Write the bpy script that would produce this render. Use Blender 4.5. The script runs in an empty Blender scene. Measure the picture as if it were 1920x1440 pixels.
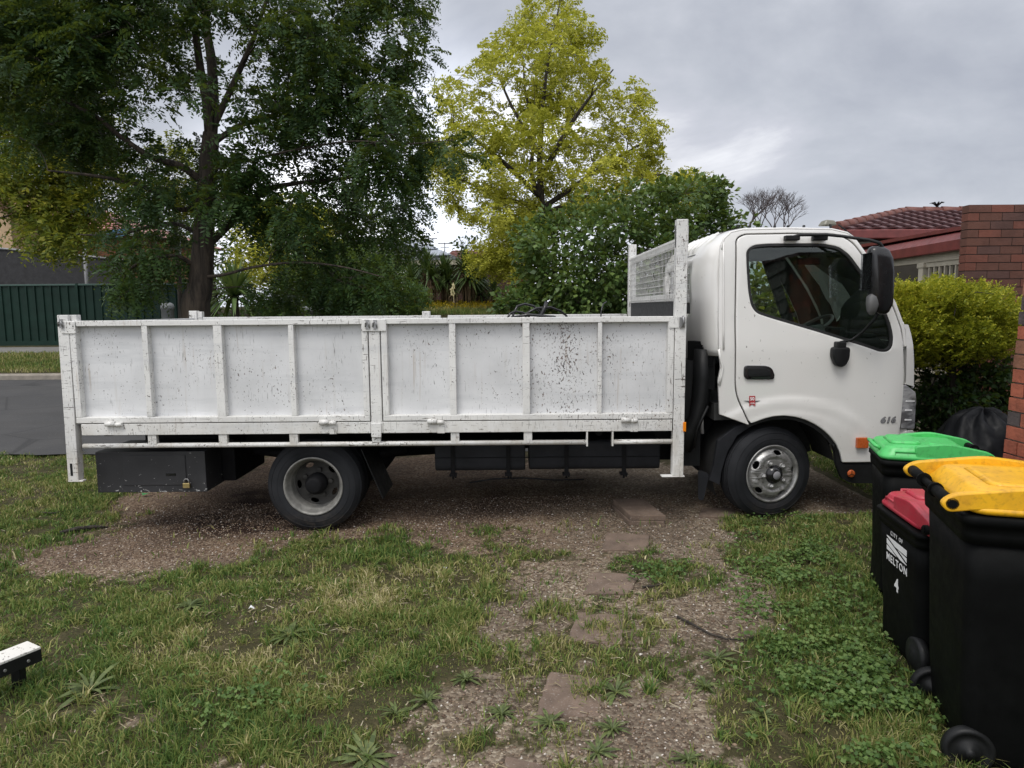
import bpy, bmesh, math, random
import numpy as np
from mathutils import Vector, Matrix

S = bpy.context.scene
R_ = math.radians
COL = S.collection
rng = np.random.default_rng(7)
random.seed(7)

# ------------------------------------------------------------------ camera
PITCH, ROLL, EYE, FPX = 6.33, -0.45, 1.8, 1280.0
cam = bpy.data.objects.new('camera', bpy.data.cameras.new('camera'))
COL.objects.link(cam)
cam.data.sensor_width = 36.0
cam.data.lens = FPX / 1920 * 36
cam.data.clip_start, cam.data.clip_end = 0.05, 3000
CR = Matrix.Rotation(R_(90 - PITCH), 3, 'X') @ Matrix.Rotation(R_(ROLL), 3, 'Z')
cam.matrix_world = Matrix.Translation((0, 0, EYE)) @ CR.to_4x4()
S.camera = cam

# ------------------------------------------------------------------ world: overcast sky
SUN_EL, SUN_AZ = 60.0, 207.0           # azimuth measured from +Y clockwise: sun behind the camera, a little left
W = bpy.data.worlds.new('World'); S.world = W
W.use_nodes = True
nt = W.node_tree; nt.nodes.clear()
def wn(t, **k):
    n = nt.nodes.new(t)
    for a, b in k.items(): setattr(n, a, b)
    return n
L = nt.links.new
out = wn('ShaderNodeOutputWorld')
tc = wn('ShaderNodeTexCoord')
sky = wn('ShaderNodeTexSky', sky_type='NISHITA', sun_disc=False)
sky.sun_elevation = R_(SUN_EL); sky.sun_rotation = R_(SUN_AZ)
bsky = wn('ShaderNodeBackground'); bsky.inputs[1].default_value = 0.09
L(sky.outputs[0], bsky.inputs[0])
mp = wn('ShaderNodeMapping'); mp.inputs['Scale'].default_value = (1.0, 1.0, 1.9); mp.inputs['Location'].default_value = (0.35, 0.1, 0.25)
L(tc.outputs['Generated'], mp.inputs[0])
n1 = wn('ShaderNodeTexNoise'); n1.inputs['Scale'].default_value = 2.9; n1.inputs['Detail'].default_value = 7; n1.inputs['Roughness'].default_value = 0.56; n1.inputs['Distortion'].default_value = 0.25
L(mp.outputs[0], n1.inputs['Vector'])
cr = wn('ShaderNodeValToRGB')
els = cr.color_ramp.elements
els[0].position, els[0].color = 0.34, (0.43, 0.455, 0.52, 1)
els[1].position, els[1].color = 0.68, (0.92, 0.93, 0.97, 1)
e = els.new(0.48); e.color = (0.53, 0.555, 0.615, 1)
e = els.new(0.57); e.color = (0.62, 0.635, 0.70, 1)
L(n1.outputs['Fac'], cr.inputs[0])
# brighter towards the sun behind the thin cloud, and a pale band low in the north-west
def dotdir(v):
    v = Vector(v).normalized()
    n = wn('ShaderNodeVectorMath', operation='DOT_PRODUCT'); n.inputs[1].default_value = v
    L(tc.outputs['Generated'], n.inputs[0]); return n.outputs['Value']
def mr(sock, a, b, c, d):
    n = wn('ShaderNodeMapRange', interpolation_type='SMOOTHSTEP')
    for i, v in zip((1, 2, 3, 4), (a, b, c, d)): n.inputs[i].default_value = v
    L(sock, n.inputs[0]); return n.outputs[0]
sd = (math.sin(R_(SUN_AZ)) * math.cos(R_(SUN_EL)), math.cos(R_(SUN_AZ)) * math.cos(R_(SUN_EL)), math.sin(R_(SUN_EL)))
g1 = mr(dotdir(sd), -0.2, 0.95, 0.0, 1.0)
g2 = mr(dotdir((-0.14, 1.0, 0.05)), 0.93, 0.998, 0.0, 1.0)
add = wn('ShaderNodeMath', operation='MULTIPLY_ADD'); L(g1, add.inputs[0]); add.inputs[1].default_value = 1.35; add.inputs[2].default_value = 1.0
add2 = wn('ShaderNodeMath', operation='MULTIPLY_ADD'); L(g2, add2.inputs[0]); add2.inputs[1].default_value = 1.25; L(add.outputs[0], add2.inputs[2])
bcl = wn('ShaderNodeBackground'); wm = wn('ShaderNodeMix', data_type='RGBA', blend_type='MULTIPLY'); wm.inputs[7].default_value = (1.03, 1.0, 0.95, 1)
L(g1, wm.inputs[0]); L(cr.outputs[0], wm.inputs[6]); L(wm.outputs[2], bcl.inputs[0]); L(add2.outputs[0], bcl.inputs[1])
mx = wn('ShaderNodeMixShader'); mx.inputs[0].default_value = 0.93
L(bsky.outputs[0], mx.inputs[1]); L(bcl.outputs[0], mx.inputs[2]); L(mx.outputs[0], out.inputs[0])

sun = bpy.data.objects.new('sun', bpy.data.lights.new('sun', 'SUN')); COL.objects.link(sun)
sun.data.energy = 1.5; sun.data.angle = R_(22); sun.data.color = (1.0, 0.965, 0.90)
sun.rotation_euler = Vector(sd).to_track_quat('Z', 'Y').to_euler()

S.view_settings.view_transform = 'Standard'
S.view_settings.look = 'None'
S.view_settings.exposure = 0.12
S.view_settings.gamma = 1.0
S.cycles.max_bounces = 7; S.cycles.transparent_max_bounces = 10
S.cycles.diffuse_bounces = 3; S.cycles.glossy_bounces = 3
S.cycles.sample_clamp_indirect = 6

# ------------------------------------------------------------------ placing helpers
def P(px, py, Y):
    d = CR @ Vector(((px - 960) / FPX, -(py - 720) / FPX, -1))
    return Vector((0, 0, EYE)) + d * (Y / d.y)
def G(px, py, z=0.0):
    d = CR @ Vector(((px - 960) / FPX, -(py - 720) / FPX, -1))
    return Vector((0, 0, EYE)) + d * ((z - EYE) / d.z)
CRi = np.array(CR).T
def proj(p):
    c = (np.asarray(p) - np.array([0, 0, EYE])) @ CRi.T
    return 960 + FPX * c[..., 0] / -c[..., 2], 720 - FPX * c[..., 1] / -c[..., 2]

# ------------------------------------------------------------------ noise
def vnoise(x, y, seed=0):
    xi = np.floor(x).astype(np.int64); yi = np.floor(y).astype(np.int64)
    fx = x - xi; fy = y - yi
    fx = fx * fx * (3 - 2 * fx); fy = fy * fy * (3 - 2 * fy)
    def h(a, b):
        v = (a * 374761393 + b * 668265263 + seed * 974711) & 0x7fffffff
        v = ((v ^ (v >> 13)) * 1274126177) & 0x7fffffff
        return ((v ^ (v >> 16)) & 0xffff) / 65535.0
    return (h(xi, yi) * (1 - fx) + h(xi + 1, yi) * fx) * (1 - fy) + (h(xi, yi + 1) * (1 - fx) + h(xi + 1, yi + 1) * fx) * fy
def fbm(x, y, seed=0, oct=4):
    s = 0; a = 0.5; t = 0
    for i in range(oct):
        s = s + a * vnoise(x * 2 ** i, y * 2 ** i, seed + i); t += a; a *= 0.5
    return s / t

# ------------------------------------------------------------------ object helpers
def tag(o, label=None, cat=None, group=None, kind=None):
    if label: o['label'] = label
    if cat: o['category'] = cat
    if group: o['group'] = group
    if kind: o['kind'] = kind
    return o
def thing(name, loc, label, cat, group=None, rz=0.0):
    o = bpy.data.objects.new(name, None); COL.objects.link(o)
    o.empty_display_size = 0.2
    o.location = loc; o.rotation_euler = (0, 0, rz)
    return tag(o, label, cat, group)
def origin(o):
    v = Vector((0, 0, 0))
    while o is not None:
        v += Vector(o.location); o = o.parent
    return v
class MB:
    """collects shapes for ONE mesh object (world coordinates unless the parent is rotated)"""
    def __init__(s): s.v = []; s.f = []; s.m = []; s.sm = []
    def add(s, vs, fs, mi=0, smooth=False):
        b = len(s.v); s.v += [tuple(p) for p in vs]
        for f in fs:
            s.f.append([i + b for i in f]); s.m.append(mi); s.sm.append(smooth)
    def box(s, x0, x1, y0, y1, z0, z1, mi=0):
        s.add([(x0,y0,z0),(x1,y0,z0),(x1,y1,z0),(x0,y1,z0),(x0,y0,z1),(x1,y0,z1),(x1,y1,z1),(x0,y1,z1)],
              [(0,3,2,1),(4,5,6,7),(0,1,5,4),(1,2,6,5),(2,3,7,6),(3,0,4,7)], mi)
    def obox(s, c, ax, ay, az, mi=0):
        c, ax, ay, az = map(Vector, (c, ax, ay, az))
        p = [c + ax*i + ay*j + az*k for k in (-1,1) for (i,j) in ((-1,-1),(1,-1),(1,1),(-1,1))]
        s.add(p, [(0,3,2,1),(4,5,6,7),(0,1,5,4),(1,2,6,5),(2,3,7,6),(3,0,4,7)], mi)
    def bar(s, a, b, w, h, up=(0,0,1), mi=0):
        a, b = Vector(a), Vector(b); d = (b - a); u = Vector(up)
        x = d.cross(u).normalized(); y = x.cross(d).normalized()
        s.obox((a + b) / 2, d / 2, x * w / 2, y * h / 2, mi)
    def tube(s, pts, r, n=10, cap=True, mi=0, closed=False):
        pts = [Vector(p) for p in pts]; m = len(pts)
        rr = r if isinstance(r, (list, tuple)) else [r] * m
        vs = []; prev = None
        for i, p in enumerate(pts):
            if closed: t = (pts[(i+1) % m] - pts[i-1]).normalized()
            else: t = (pts[min(i+1, m-1)] - pts[max(i-1, 0)]).normalized()
            if prev is None:
                a = Vector((0,0,1)) if abs(t.z) < 0.9 else Vector((1,0,0))
                x = t.cross(a).normalized()
            else:
                x = (prev - t * prev.dot(t)).normalized()
            prev = x; y = t.cross(x)
            for k in range(n):
                an = 2*math.pi*k/n
                vs.append(p + (x*math.cos(an) + y*math.sin(an)) * rr[i])
        fs = []
        for i in range(m if closed else m-1):
            j = (i+1) % m
            for k in range(n):
                k2 = (k+1) % n
                fs.append((i*n+k, i*n+k2, j*n+k2, j*n+k))
        s.add(vs, fs, mi, True)
        if cap and not closed:
            b = len(s.v) - len(vs)
            s.f.append([b+k for k in range(n)][::-1]); s.m.append(mi); s.sm.append(False)
            s.f.append([b+(m-1)*n+k for k in range(n)]); s.m.append(mi); s.sm.append(False)
    def lathe(s, prof, c, axis='Y', n=40, mi=0, smooth=True):
        """prof: list of (radius, offset along the axis); axis Y means offset grows to -Y (towards the camera)"""
        c = Vector(c); vs = []
        for r, h in prof:
            for k in range(n):
                a = 2*math.pi*k/n
                if axis == 'Y': vs.append(c + Vector((r*math.cos(a), -h, r*math.sin(a))))
                elif axis == 'Z': vs.append(c + Vector((r*math.cos(a), r*math.sin(a), h)))
                else: vs.append(c + Vector((h, r*math.cos(a), r*math.sin(a))))
        fs = []
        for i in range(len(prof)-1):
            for k in range(n):
                k2 = (k+1) % n
                fs.append((i*n+k, i*n+k2, (i+1)*n+k2, (i+1)*n+k))
        s.add(vs, fs, mi, smooth)
    def prism(s, poly, y0, y1, mi=0):
        """poly of (x,z), extruded from y0 to y1"""
        n = len(poly)
        vs = [(x, y0, z) for x, z in poly] + [(x, y1, z) for x, z in poly]
        fs = [list(range(n)), list(range(2*n-1, n-1, -1))]
        for i in range(n):
            j = (i+1) % n; fs.append((i, i+n, j+n, j))
        s.add(vs, fs, mi)
    def loft(s, rings, mi=0, smooth=True, cap0=True, cap1=True):
        n = len(rings[0]); vs = [p for r in rings for p in r]; fs = []
        for i in range(len(rings)-1):
            for k in range(n):
                k2 = (k+1) % n
                fs.append((i*n+k, i*n+k2, (i+1)*n+k2, (i+1)*n+k))
        s.add(vs, fs, mi, smooth)
        b = len(s.v) - len(vs)
        if cap0: s.f.append([b+k for k in range(n)][::-1]); s.m.append(mi); s.sm.append(False)
        if cap1: s.f.append([b+(len(rings)-1)*n+k for k in range(n)]); s.m.append(mi); s.sm.append(False)
    def build(s, name, mats, parent=None, bevel=0.0, seg=2, fix=True, local=False):
        me = bpy.data.meshes.new(name)
        o0 = Vector((0,0,0)) if (parent is None or local) else origin(parent)
        me.from_pydata([tuple(Vector(p) - o0) for p in s.v], [], s.f)
        for m in (mats if isinstance(mats, (list, tuple)) else [mats]): me.materials.append(m)
        me.polygons.foreach_set('material_index', s.m)
        me.polygons.foreach_set('use_smooth', s.sm)
        if fix:
            bm = bmesh.new(); bm.from_mesh(me)
            bmesh.ops.recalc_face_normals(bm, faces=bm.faces[:]); bm.to_mesh(me); bm.free()
        me.update()
        o = bpy.data.objects.new(name, me); COL.objects.link(o)
        if parent is not None: o.parent = parent
        if bevel:
            b = o.modifiers.new('bevel', 'BEVEL'); b.width = bevel; b.segments = seg; b.limit_method = 'ANGLE'; b.angle_limit = R_(40)
            b.harden_normals = False
        return o
def np_mesh(name, verts, faces_flat, loop_tot, mat, parent=None, smooth=False, attr=None, local=False):
    me = bpy.data.meshes.new(name)
    verts = np.asarray(verts, np.float32).reshape(-1, 3)
    if parent is not None and not local: verts = verts - np.array(origin(parent), np.float32)
    nf = len(loop_tot)
    me.vertices.add(len(verts)); me.vertices.foreach_set('co', verts.ravel())
    me.loops.add(len(faces_flat)); me.loops.foreach_set('vertex_index', np.asarray(faces_flat, np.int32))
    me.polygons.add(nf)
    ls = np.zeros(nf, np.int32); ls[1:] = np.cumsum(loop_tot)[:-1]
    me.polygons.foreach_set('loop_start', ls); me.polygons.foreach_set('loop_total', np.asarray(loop_tot, np.int32))
    if smooth: me.polygons.foreach_set('use_smooth', np.ones(nf, bool))
    me.update(calc_edges=True)
    if attr:
        for k, v in attr.items():
            a = me.attributes.new(k, 'FLOAT', 'POINT'); a.data.foreach_set('value', np.asarray(v, np.float32))
    for m in (mat if isinstance(mat, (list, tuple)) else [mat]): me.materials.append(m)
    o = bpy.data.objects.new(name, me); COL.objects.link(o)
    if parent is not None: o.parent = parent
    return o
def dup(root, loc, rz=0.0, scale=None, label=None, group=None):
    r = root.copy(); COL.objects.link(r); r.location = loc; r.rotation_euler = (0, 0, rz)
    if scale: r.scale = (scale,) * 3
    if label: r['label'] = label
    if group: r['group'] = group
    for ch in list(root.children):
        c = ch.copy(); COL.objects.link(c); c.parent = r
        for g in list(ch.children):
            d = g.copy(); COL.objects.link(d); d.parent = c
    return r
def flat2d(loops, extrude, bevel=0.0, res=2):
    """fills 2-D outlines (first is the outside, the rest are holes) and gives the mesh verts / faces as (u, v, w)"""
    cu = bpy.data.curves.new('tmp', 'CURVE'); cu.dimensions = '2D'; cu.fill_mode = 'BOTH'
    cu.extrude = extrude; cu.bevel_depth = bevel; cu.bevel_resolution = res
    for lp in loops:
        sp = cu.splines.new('POLY'); sp.points.add(len(lp) - 1); sp.use_cyclic_u = True
        for q, (u, v) in zip(sp.points, lp): q.co = (u, v, 0, 1)
    return _curve_mesh(cu)
def _curve_mesh(cu):
    o = bpy.data.objects.new('tmp', cu); COL.objects.link(o)
    dg = bpy.context.evaluated_depsgraph_get(); dg.update()
    me = bpy.data.meshes.new_from_object(o.evaluated_get(dg), depsgraph=dg)
    vs = [tuple(v.co) for v in me.vertices]; fs = [tuple(p.vertices) for p in me.polygons]
    bpy.data.objects.remove(o); bpy.data.curves.remove(cu); bpy.data.meshes.remove(me)
    return vs, fs
def text2d(txt, size, extrude=0.0008, shear=0.0, space=1.0, bold=0.0):
    cu = bpy.data.curves.new('tmp', 'FONT'); cu.body = txt; cu.size = size; cu.extrude = extrude
    cu.shear = shear; cu.align_x = 'CENTER'; cu.align_y = 'CENTER'; cu.space_character = space; cu.resolution_u = 4
    cu.offset = bold
    return _curve_mesh(cu)
def rounded(poly, r, n=5):
    """rounds the corners of a polygon; r a number or one per corner"""
    out_ = []; m = len(poly)
    for i in range(m):
        p0, p1, p2 = (Vector(poly[(i + k) % m]) for k in (-1, 0, 1))
        ri = r[i] if isinstance(r, (list, tuple)) else r
        a, b = (p0 - p1), (p2 - p1)
        ri = min(ri, a.length * 0.49, b.length * 0.49)
        if ri <= 1e-5: out_.append(tuple(p1)); continue
        q0, q2 = p1 + a.normalized() * ri, p1 + b.normalized() * ri
        for k in range(n + 1):
            t = k / n
            out_.append(tuple(q0 * (1-t)**2 + p1 * 2*t*(1-t) + q2 * t*t))
    return out_

# ------------------------------------------------------------------ materials
class NT:
    def __init__(s, name):
        s.m = bpy.data.materials.new(name); s.m.use_nodes = True
        s.t = s.m.node_tree; s.t.nodes.clear()
        s.out = s.t.nodes.new('ShaderNodeOutputMaterial')
        s.bs = s.t.nodes.new('ShaderNodeBsdfPrincipled')
        s.t.links.new(s.bs.outputs[0], s.out.inputs[0])
    def n(s, t, ins=None, **k):
        n = s.t.nodes.new(t)
        for a, b in k.items(): setattr(n, a, b)
        for a, b in (ins or {}).items():
            if hasattr(b, 'is_linked') or isinstance(b, bpy.types.NodeSocket): s.t.links.new(b, n.inputs[a])
            else: n.inputs[a].default_value = b
        return n
    def set(s, key, v):
        if isinstance(v, bpy.types.NodeSocket): s.t.links.new(v, s.bs.inputs[key])
        else: s.bs.inputs[key].default_value = v
    def coord(s, kind='Object'): return s.n('ShaderNodeTexCoord').outputs[kind]
    def mapping(s, vec, scale=(1,1,1), rot=(0,0,0), loc=(0,0,0)):
        return s.n('ShaderNodeMapping', {'Vector': vec, 'Scale': scale, 'Rotation': rot, 'Location': loc}).outputs[0]
    def noise(s, vec, scale, detail=4, rough=0.55, dist=0.0):
        return s.n('ShaderNodeTexNoise', {'Vector': vec, 'Scale': scale, 'Detail': detail, 'Roughness': rough, 'Distortion': dist}).outputs['Fac']
    def ramp(s, fac, *stops):
        n = s.n('ShaderNodeValToRGB', {0: fac}); e = n.color_ramp.elements
        while len(e) < len(stops): e.new(0.5)
        for x, (p, c) in zip(e, stops):
            x.position = p; x.color = (c, c, c, 1) if isinstance(c, (int, float)) else (*c, 1)
        return n.outputs[0]
    def mix(s, fac, a, b, mode='MIX'):
        n = s.n('ShaderNodeMix', data_type='RGBA', blend_type=mode)
        for i, v in ((0, fac), (6, a), (7, b)):
            if isinstance(v, bpy.types.NodeSocket): s.t.links.new(v, n.inputs[i])
            elif i == 0: n.inputs[i].default_value = v
            else: n.inputs[i].default_value = (*v, 1)
        return n.outputs[2]
    def math(s, op, a, b=None):
        n = s.n('ShaderNodeMath', operation=op)
        for i, v in ((0, a), (1, b)):
            if v is None: continue
            if isinstance(v, bpy.types.NodeSocket): s.t.links.new(v, n.inputs[i])
            else: n.inputs[i].default_value = v
        return n.outputs[0]
    def bump(s, h, strength=0.3, dist=0.01):
        s.set('Normal', s.n('ShaderNodeBump', {'Height': h, 'Strength': strength, 'Distance': dist}).outputs[0])
def simple(name, col, rough=0.5, metal=0.0, var=0.12, scale=9.0, bump=0.0, bscale=60, spec=None):
    t = NT(name); c = t.coord()
    f = t.noise(c, scale, 5, 0.6)
    a = tuple(max(0, x * (1 - var)) for x in col); b = tuple(min(1, x * (1 + var)) for x in col)
    t.set('Base Color', t.ramp(f, (0.3, a), (0.7, b)))
    t.set('Roughness', t.ramp(t.noise(c, scale * 2.3, 3), (0.3, max(0.02, rough - 0.08)), (0.7, min(1, rough + 0.08))))
    t.set('Metallic', metal)
    if spec is not None: t.set('Specular IOR Level', spec)
    if bump: t.bump(t.noise(c, bscale, 3), bump, 0.01)
    return t.m
def paint_white(name, wear=1.0, hot=False, base=(0.80, 0.805, 0.81), rough=0.5, grime=1.0, edge=False):
    t = NT(name); c = t.coord()
    col = t.mix(t.ramp(t.noise(c, 2.3, 5, 0.6), (0.36, 0.0), (0.75, 0.55 * grime)), base, tuple(x * 0.80 for x in base))
    streak = t.noise(t.mapping(c, (26, 26, 1.6)), 1.0, 4, 0.6)
    col = t.mix(t.ramp(streak, (0.60, 0.0), (0.84, 0.30 * grime)), col, (0.50, 0.48, 0.44))
    smear = t.noise(t.mapping(c, (1.1, 1.0, 9.0), loc=(3, 0, 1)), 1.3, 4, 0.65)
    col = t.mix(t.ramp(smear, (0.50, 0.0), (0.74, 0.36 * grime)), col, (0.47, 0.48, 0.49))
    # scratches: short thin strokes, three directions, in loose groups
    for k, (rot, sc, th) in enumerate((((0, R_(18), 0), (120, 120, 13), 0.70), ((0, R_(-46), 0), (120, 120, 10), 0.70), ((0, R_(-10), 0), (150, 150, 15), 0.71))):
        f = t.noise(t.mapping(c, sc, rot, (k * 7.3, 2, k * 3.1)), 1.0, 1, 0.5)
        m = t.ramp(t.noise(t.mapping(c, loc=(k * 4.0, 0, k * 9.0)), 3.6, 3), (0.52, 0.0), (0.64, 1.0))
        col = t.mix(t.math('MULTIPLY', t.ramp(f, (th - 0.02, 0.0), (th + 0.015, 0.8 * min(1.0, wear))), m), col, (0.19, 0.19, 0.19))
    # paint chips
    chip = t.noise(t.mapping(c, (1, 1, 0.72), (0, R_(30), 0)), 68, 3, 0.6, 0.4)
    msk = t.ramp(t.noise(t.mapping(c, loc=(1.7, 0, 5.2)), 2.4, 3, 0.6), (0.40, 0.0), (0.66, 1.0))
    if hot:
        sx = t.n('ShaderNodeSeparateXYZ', {0: c})
        hx = t.math('MULTIPLY', t.n('ShaderNodeMapRange', {0: sx.outputs[0], 1: 0.05, 2: 0.30, 3: 0.0, 4: 1.0}).outputs[0],
                    t.n('ShaderNodeMapRange', {0: sx.outputs[0], 1: 0.66, 2: 0.74, 3: 1.0, 4: 0.25}).outputs[0])
        hz_ = t.n('ShaderNodeMapRange', {0: sx.outputs[2], 1: 0.75, 2: 1.70, 3: 0.45, 4: 1.25}).outputs[0]
        msk = t.math('ADD', msk, t.math('MULTIPLY', hx, hz_))
    bigc = t.noise(t.mapping(c, (1, 1, 0.6), (0, R_(24), 0), (4, 0, 9)), 21, 4, 0.62, 0.6)
    bm_ = t.ramp(t.noise(t.mapping(c, loc=(0.4, 0, 2.6)), 1.7, 3), (0.50, 0.0), (0.66, 0.07 * wear))
    col = t.mix(t.n('ShaderNodeMapRange', {0: t.math('ADD', bigc, bm_), 1: 0.735, 2: 0.75, 3: 0.0, 4: 0.85}).outputs[0], col, (0.13, 0.12, 0.115))
    run = t.noise(t.mapping(c, (40, 40, 1.1), loc=(1, 0, 4)), 1.0, 3, 0.6)
    rm_ = t.ramp(t.noise(t.mapping(c, loc=(6, 0, 1)), 1.9, 2), (0.50, 0.0), (0.62, 1.0))
    col = t.mix(t.math('MULTIPLY', t.ramp(run, (0.60, 0.0), (0.72, 0.55)), rm_), col, (0.33, 0.25, 0.17))
    if edge:      # worn rails: rusty dashes along the bars and brown grime low down
        ds = t.noise(t.mapping(c, (14, 60, 90), loc=(2, 3, 1)), 1.0, 3, 0.6, 0.3)
        dv = t.noise(t.mapping(c, (95, 60, 13), loc=(5, 1, 7)), 1.0, 3, 0.6, 0.3)
        mk = t.ramp(t.noise(t.mapping(c, loc=(8, 0, 2)), 3.3, 3), (0.40, 0.15), (0.62, 1.0))
        for dd_ in (ds, dv): col = t.mix(t.math('MULTIPLY', t.ramp(dd_, (0.615, 0.0), (0.65, 0.92)), mk), col, (0.06, 0.045, 0.036))
        zz_ = t.n('ShaderNodeSeparateXYZ', {0: c}).outputs[2]
        lo = t.math('MULTIPLY', t.n('ShaderNodeMapRange', {0: zz_, 1: 0.70, 2: 1.02, 3: 0.75, 4: 0.0}).outputs[0], t.ramp(t.noise(t.mapping(c, (7, 7, 3)), 1.0, 5, 0.65), (0.40, 0.0), (0.70, 1.0)))
        col = t.mix(lo, col, (0.40, 0.36, 0.29))
    lvl = t.math('MULTIPLY', msk, 0.092 * wear)
    chipf = t.n('ShaderNodeMapRange', {0: t.math('ADD', chip, lvl), 1: 0.715, 2: 0.735, 3: 0.0, 4: 0.93}).outputs[0]
    col = t.mix(chipf, col, t.ramp(t.noise(c, 30, 2), (0.4, (0.035, 0.03, 0.028)), (0.65, (0.13, 0.085, 0.06))))
    t.set('Base Color', col)
    t.set('Roughness', rough)
    t.bump(t.math('SUBTRACT', t.math('MULTIPLY', t.noise(c, 5, 3), 0.5), t.math('MULTIPLY', chipf, 0.15)), 0.10, 0.02)
    return t.m
M = {}
M['tray'] = paint_white('worn_white_paint', 1.0, base=(0.67, 0.675, 0.68), grime=2.0)
M['tray_hot'] = paint_white('worn_white_sheet', 1.0, hot=True, base=(0.67, 0.675, 0.68), grime=2.0)
M['tray_frame'] = paint_white('chipped_white_frame_paint', 1.2, base=(0.72, 0.715, 0.69), edge=True, grime=1.5)
def cabpaint():
    t = NT('cab_white_paint'); c = t.coord()
    col = t.mix(t.ramp(t.noise(c, 1.7, 4, 0.6), (0.4, 0.0), (0.8, 0.5)), (0.70, 0.69, 0.665), (0.62, 0.61, 0.575))
    sz = t.n('ShaderNodeSeparateXYZ', {0: c}).outputs[2]
    dirt = t.math('MULTIPLY', t.n('ShaderNodeMapRange', {0: sz, 1: 0.45, 2: 1.15, 3: 1.0, 4: 0.0}).outputs[0], t.ramp(t.noise(c, 6, 5, 0.65), (0.35, 0.1), (0.75, 0.55)))
    col = t.mix(dirt, col, (0.44, 0.42, 0.38))
    sp = t.noise(t.mapping(c, (1, 1, 0.8)), 38, 2, 0.5)
    m = t.ramp(t.noise(c, 3.0, 2), (0.45, 0), (0.6, 1.0))
    col = t.mix(t.math('MULTIPLY', t.ramp(sp, (0.71, 0), (0.73, 0.8)), m), col, (0.18, 0.165, 0.15))
    t.set('Base Color', col); t.set('Roughness', 0.30); t.set('Coat Weight', 0.6); t.set('Coat Roughness', 0.06)
    return t.m
M['cab'] = cabpaint()
M['black'] = simple('black_plastic', (0.009, 0.0095, 0.010), 0.5, var=0.25, bump=0.05, bscale=300, spec=0.25)
M['black_gloss'] = simple('black_gloss_plastic', (0.012, 0.012, 0.013), 0.22, var=0.2)
M['seam'] = simple('black_seam_rubber', (0.012, 0.012, 0.012), 0.8)  # black rubber of the seals and the arch liner
M['chassis'] = simple('chassis_black', (0.008, 0.008, 0.009), 0.7, var=0.3, spec=0.15)
M['tank'] = simple('tank_dark_grey', (0.017, 0.018, 0.021), 0.6, var=0.35, scale=4, bump=0.1, bscale=40, spec=0.2)
def tyre_mat():
    t = NT('tyre_rubber'); c = t.coord()
    col = t.ramp(t.noise(c, 5, 4), (0.3, (0.011, 0.012, 0.014)), (0.7, (0.022, 0.023, 0.026)))
    sz = t.n('ShaderNodeSeparateXYZ', {0: c}).outputs[2]
    mud = t.math('MULTIPLY', t.n('ShaderNodeMapRange', {0: sz, 1: 0.0, 2: 0.22, 3: 0.8, 4: 0.0}).outputs[0], t.ramp(t.noise(c, 16, 4, 0.65), (0.42, 0.0), (0.62, 1.0)))
    t.set('Base Color', t.mix(mud, col, (0.06, 0.05, 0.042))); t.set('Roughness', 0.75); t.set('Specular IOR Level', 0.2)
    t.bump(t.noise(c, 70, 3), 0.15, 0.004); return t.m
M['tyre'] = tyre_mat()
def rim_mat():
    t = NT('scuffed_silver_rim'); c = t.coord()
    col = t.ramp(t.noise(c, 7, 6, 0.65), (0.35, (0.20, 0.195, 0.185)), (0.68, (0.46, 0.46, 0.455)))
    col = t.mix(t.ramp(t.noise(c, 40, 3), (0.58, 0), (0.7, 0.75)), col, (0.07, 0.06, 0.05))
    t.set('Base Color', col); t.set('Metallic', 0.55); t.set('Roughness', 0.42); t.bump(t.noise(c, 50, 3), 0.12, 0.004); return t.m
M['rim'] = rim_mat()
M['rim_dull'] = simple('dull_grey_rim', (0.21, 0.205, 0.19), 0.55, 0.3, 0.4, 14)
M['rim_dark'] = simple('shaded_rim_dish', (0.030, 0.028, 0.025), 0.7, 0.0, 0.5, 12)  # shade inside the deep rear rim put into the colour
M['steel'] = simple('galvanised_steel', (0.33, 0.33, 0.33), 0.45, 0.7, 0.25, 12)
M['brass'] = simple('brass', (0.52, 0.40, 0.18), 0.35, 0.8, 0.15)
M['amber'] = simple('amber_lens', (0.75, 0.22, 0.01), 0.2, var=0.1)
M['amber_dark'] = simple('dirty_amber_lens', (0.42, 0.09, 0.02), 0.3, var=0.25, scale=40)
M['grey'] = simple('grey_print', (0.22, 0.22, 0.23), 0.5)
M['grey_dark'] = simple('dark_grey_print', (0.10, 0.10, 0.10), 0.5)
M['red'] = simple('red_sticker', (0.32, 0.03, 0.03), 0.45)
M['white_print'] = simple('white_print', (0.78, 0.78, 0.78), 0.5, var=0.05)
M['interior'] = simple('cab_interior_grey', (0.035, 0.036, 0.036), 0.75, var=0.2)
M['seat'] = simple('seat_cloth', (0.05, 0.052, 0.055), 0.9, var=0.3, scale=20)
M['headlining'] = simple('headlining', (0.11, 0.11, 0.105), 0.9)
M['headlight'] = simple('headlamp_reflector', (0.42, 0.42, 0.43), 0.3, 0.2, 0.4, 18)
M['wood'] = simple('weathered_timber', (0.10, 0.095, 0.085), 0.85, var=0.35, scale=14, bump=0.3, bscale=30)
def glass(name, tint, refl=1.0, rough=0.0):
    t = NT(name); t.t.nodes.remove(t.bs)
    tr = t.n('ShaderNodeBsdfTransparent', {0: (*tint, 1)})
    gl = t.n('ShaderNodeBsdfGlossy', {0: (1, 1, 1, 1), 'Roughness': rough})
    fr = t.n('ShaderNodeFresnel', {0: 1.5})
    f = t.math('MULTIPLY', fr.outputs[0], refl)
    t.t.links.new(t.n('ShaderNodeMixShader', {0: f, 1: tr.outputs[0], 2: gl.outputs[0]}).outputs[0], t.out.inputs[0])
    return t.m
M['glass'] = glass('tinted_glass', (0.70, 0.77, 0.72), 0.95)
M['lens'] = glass('clear_lens', (0.86, 0.87, 0.88), 1.0)
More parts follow.
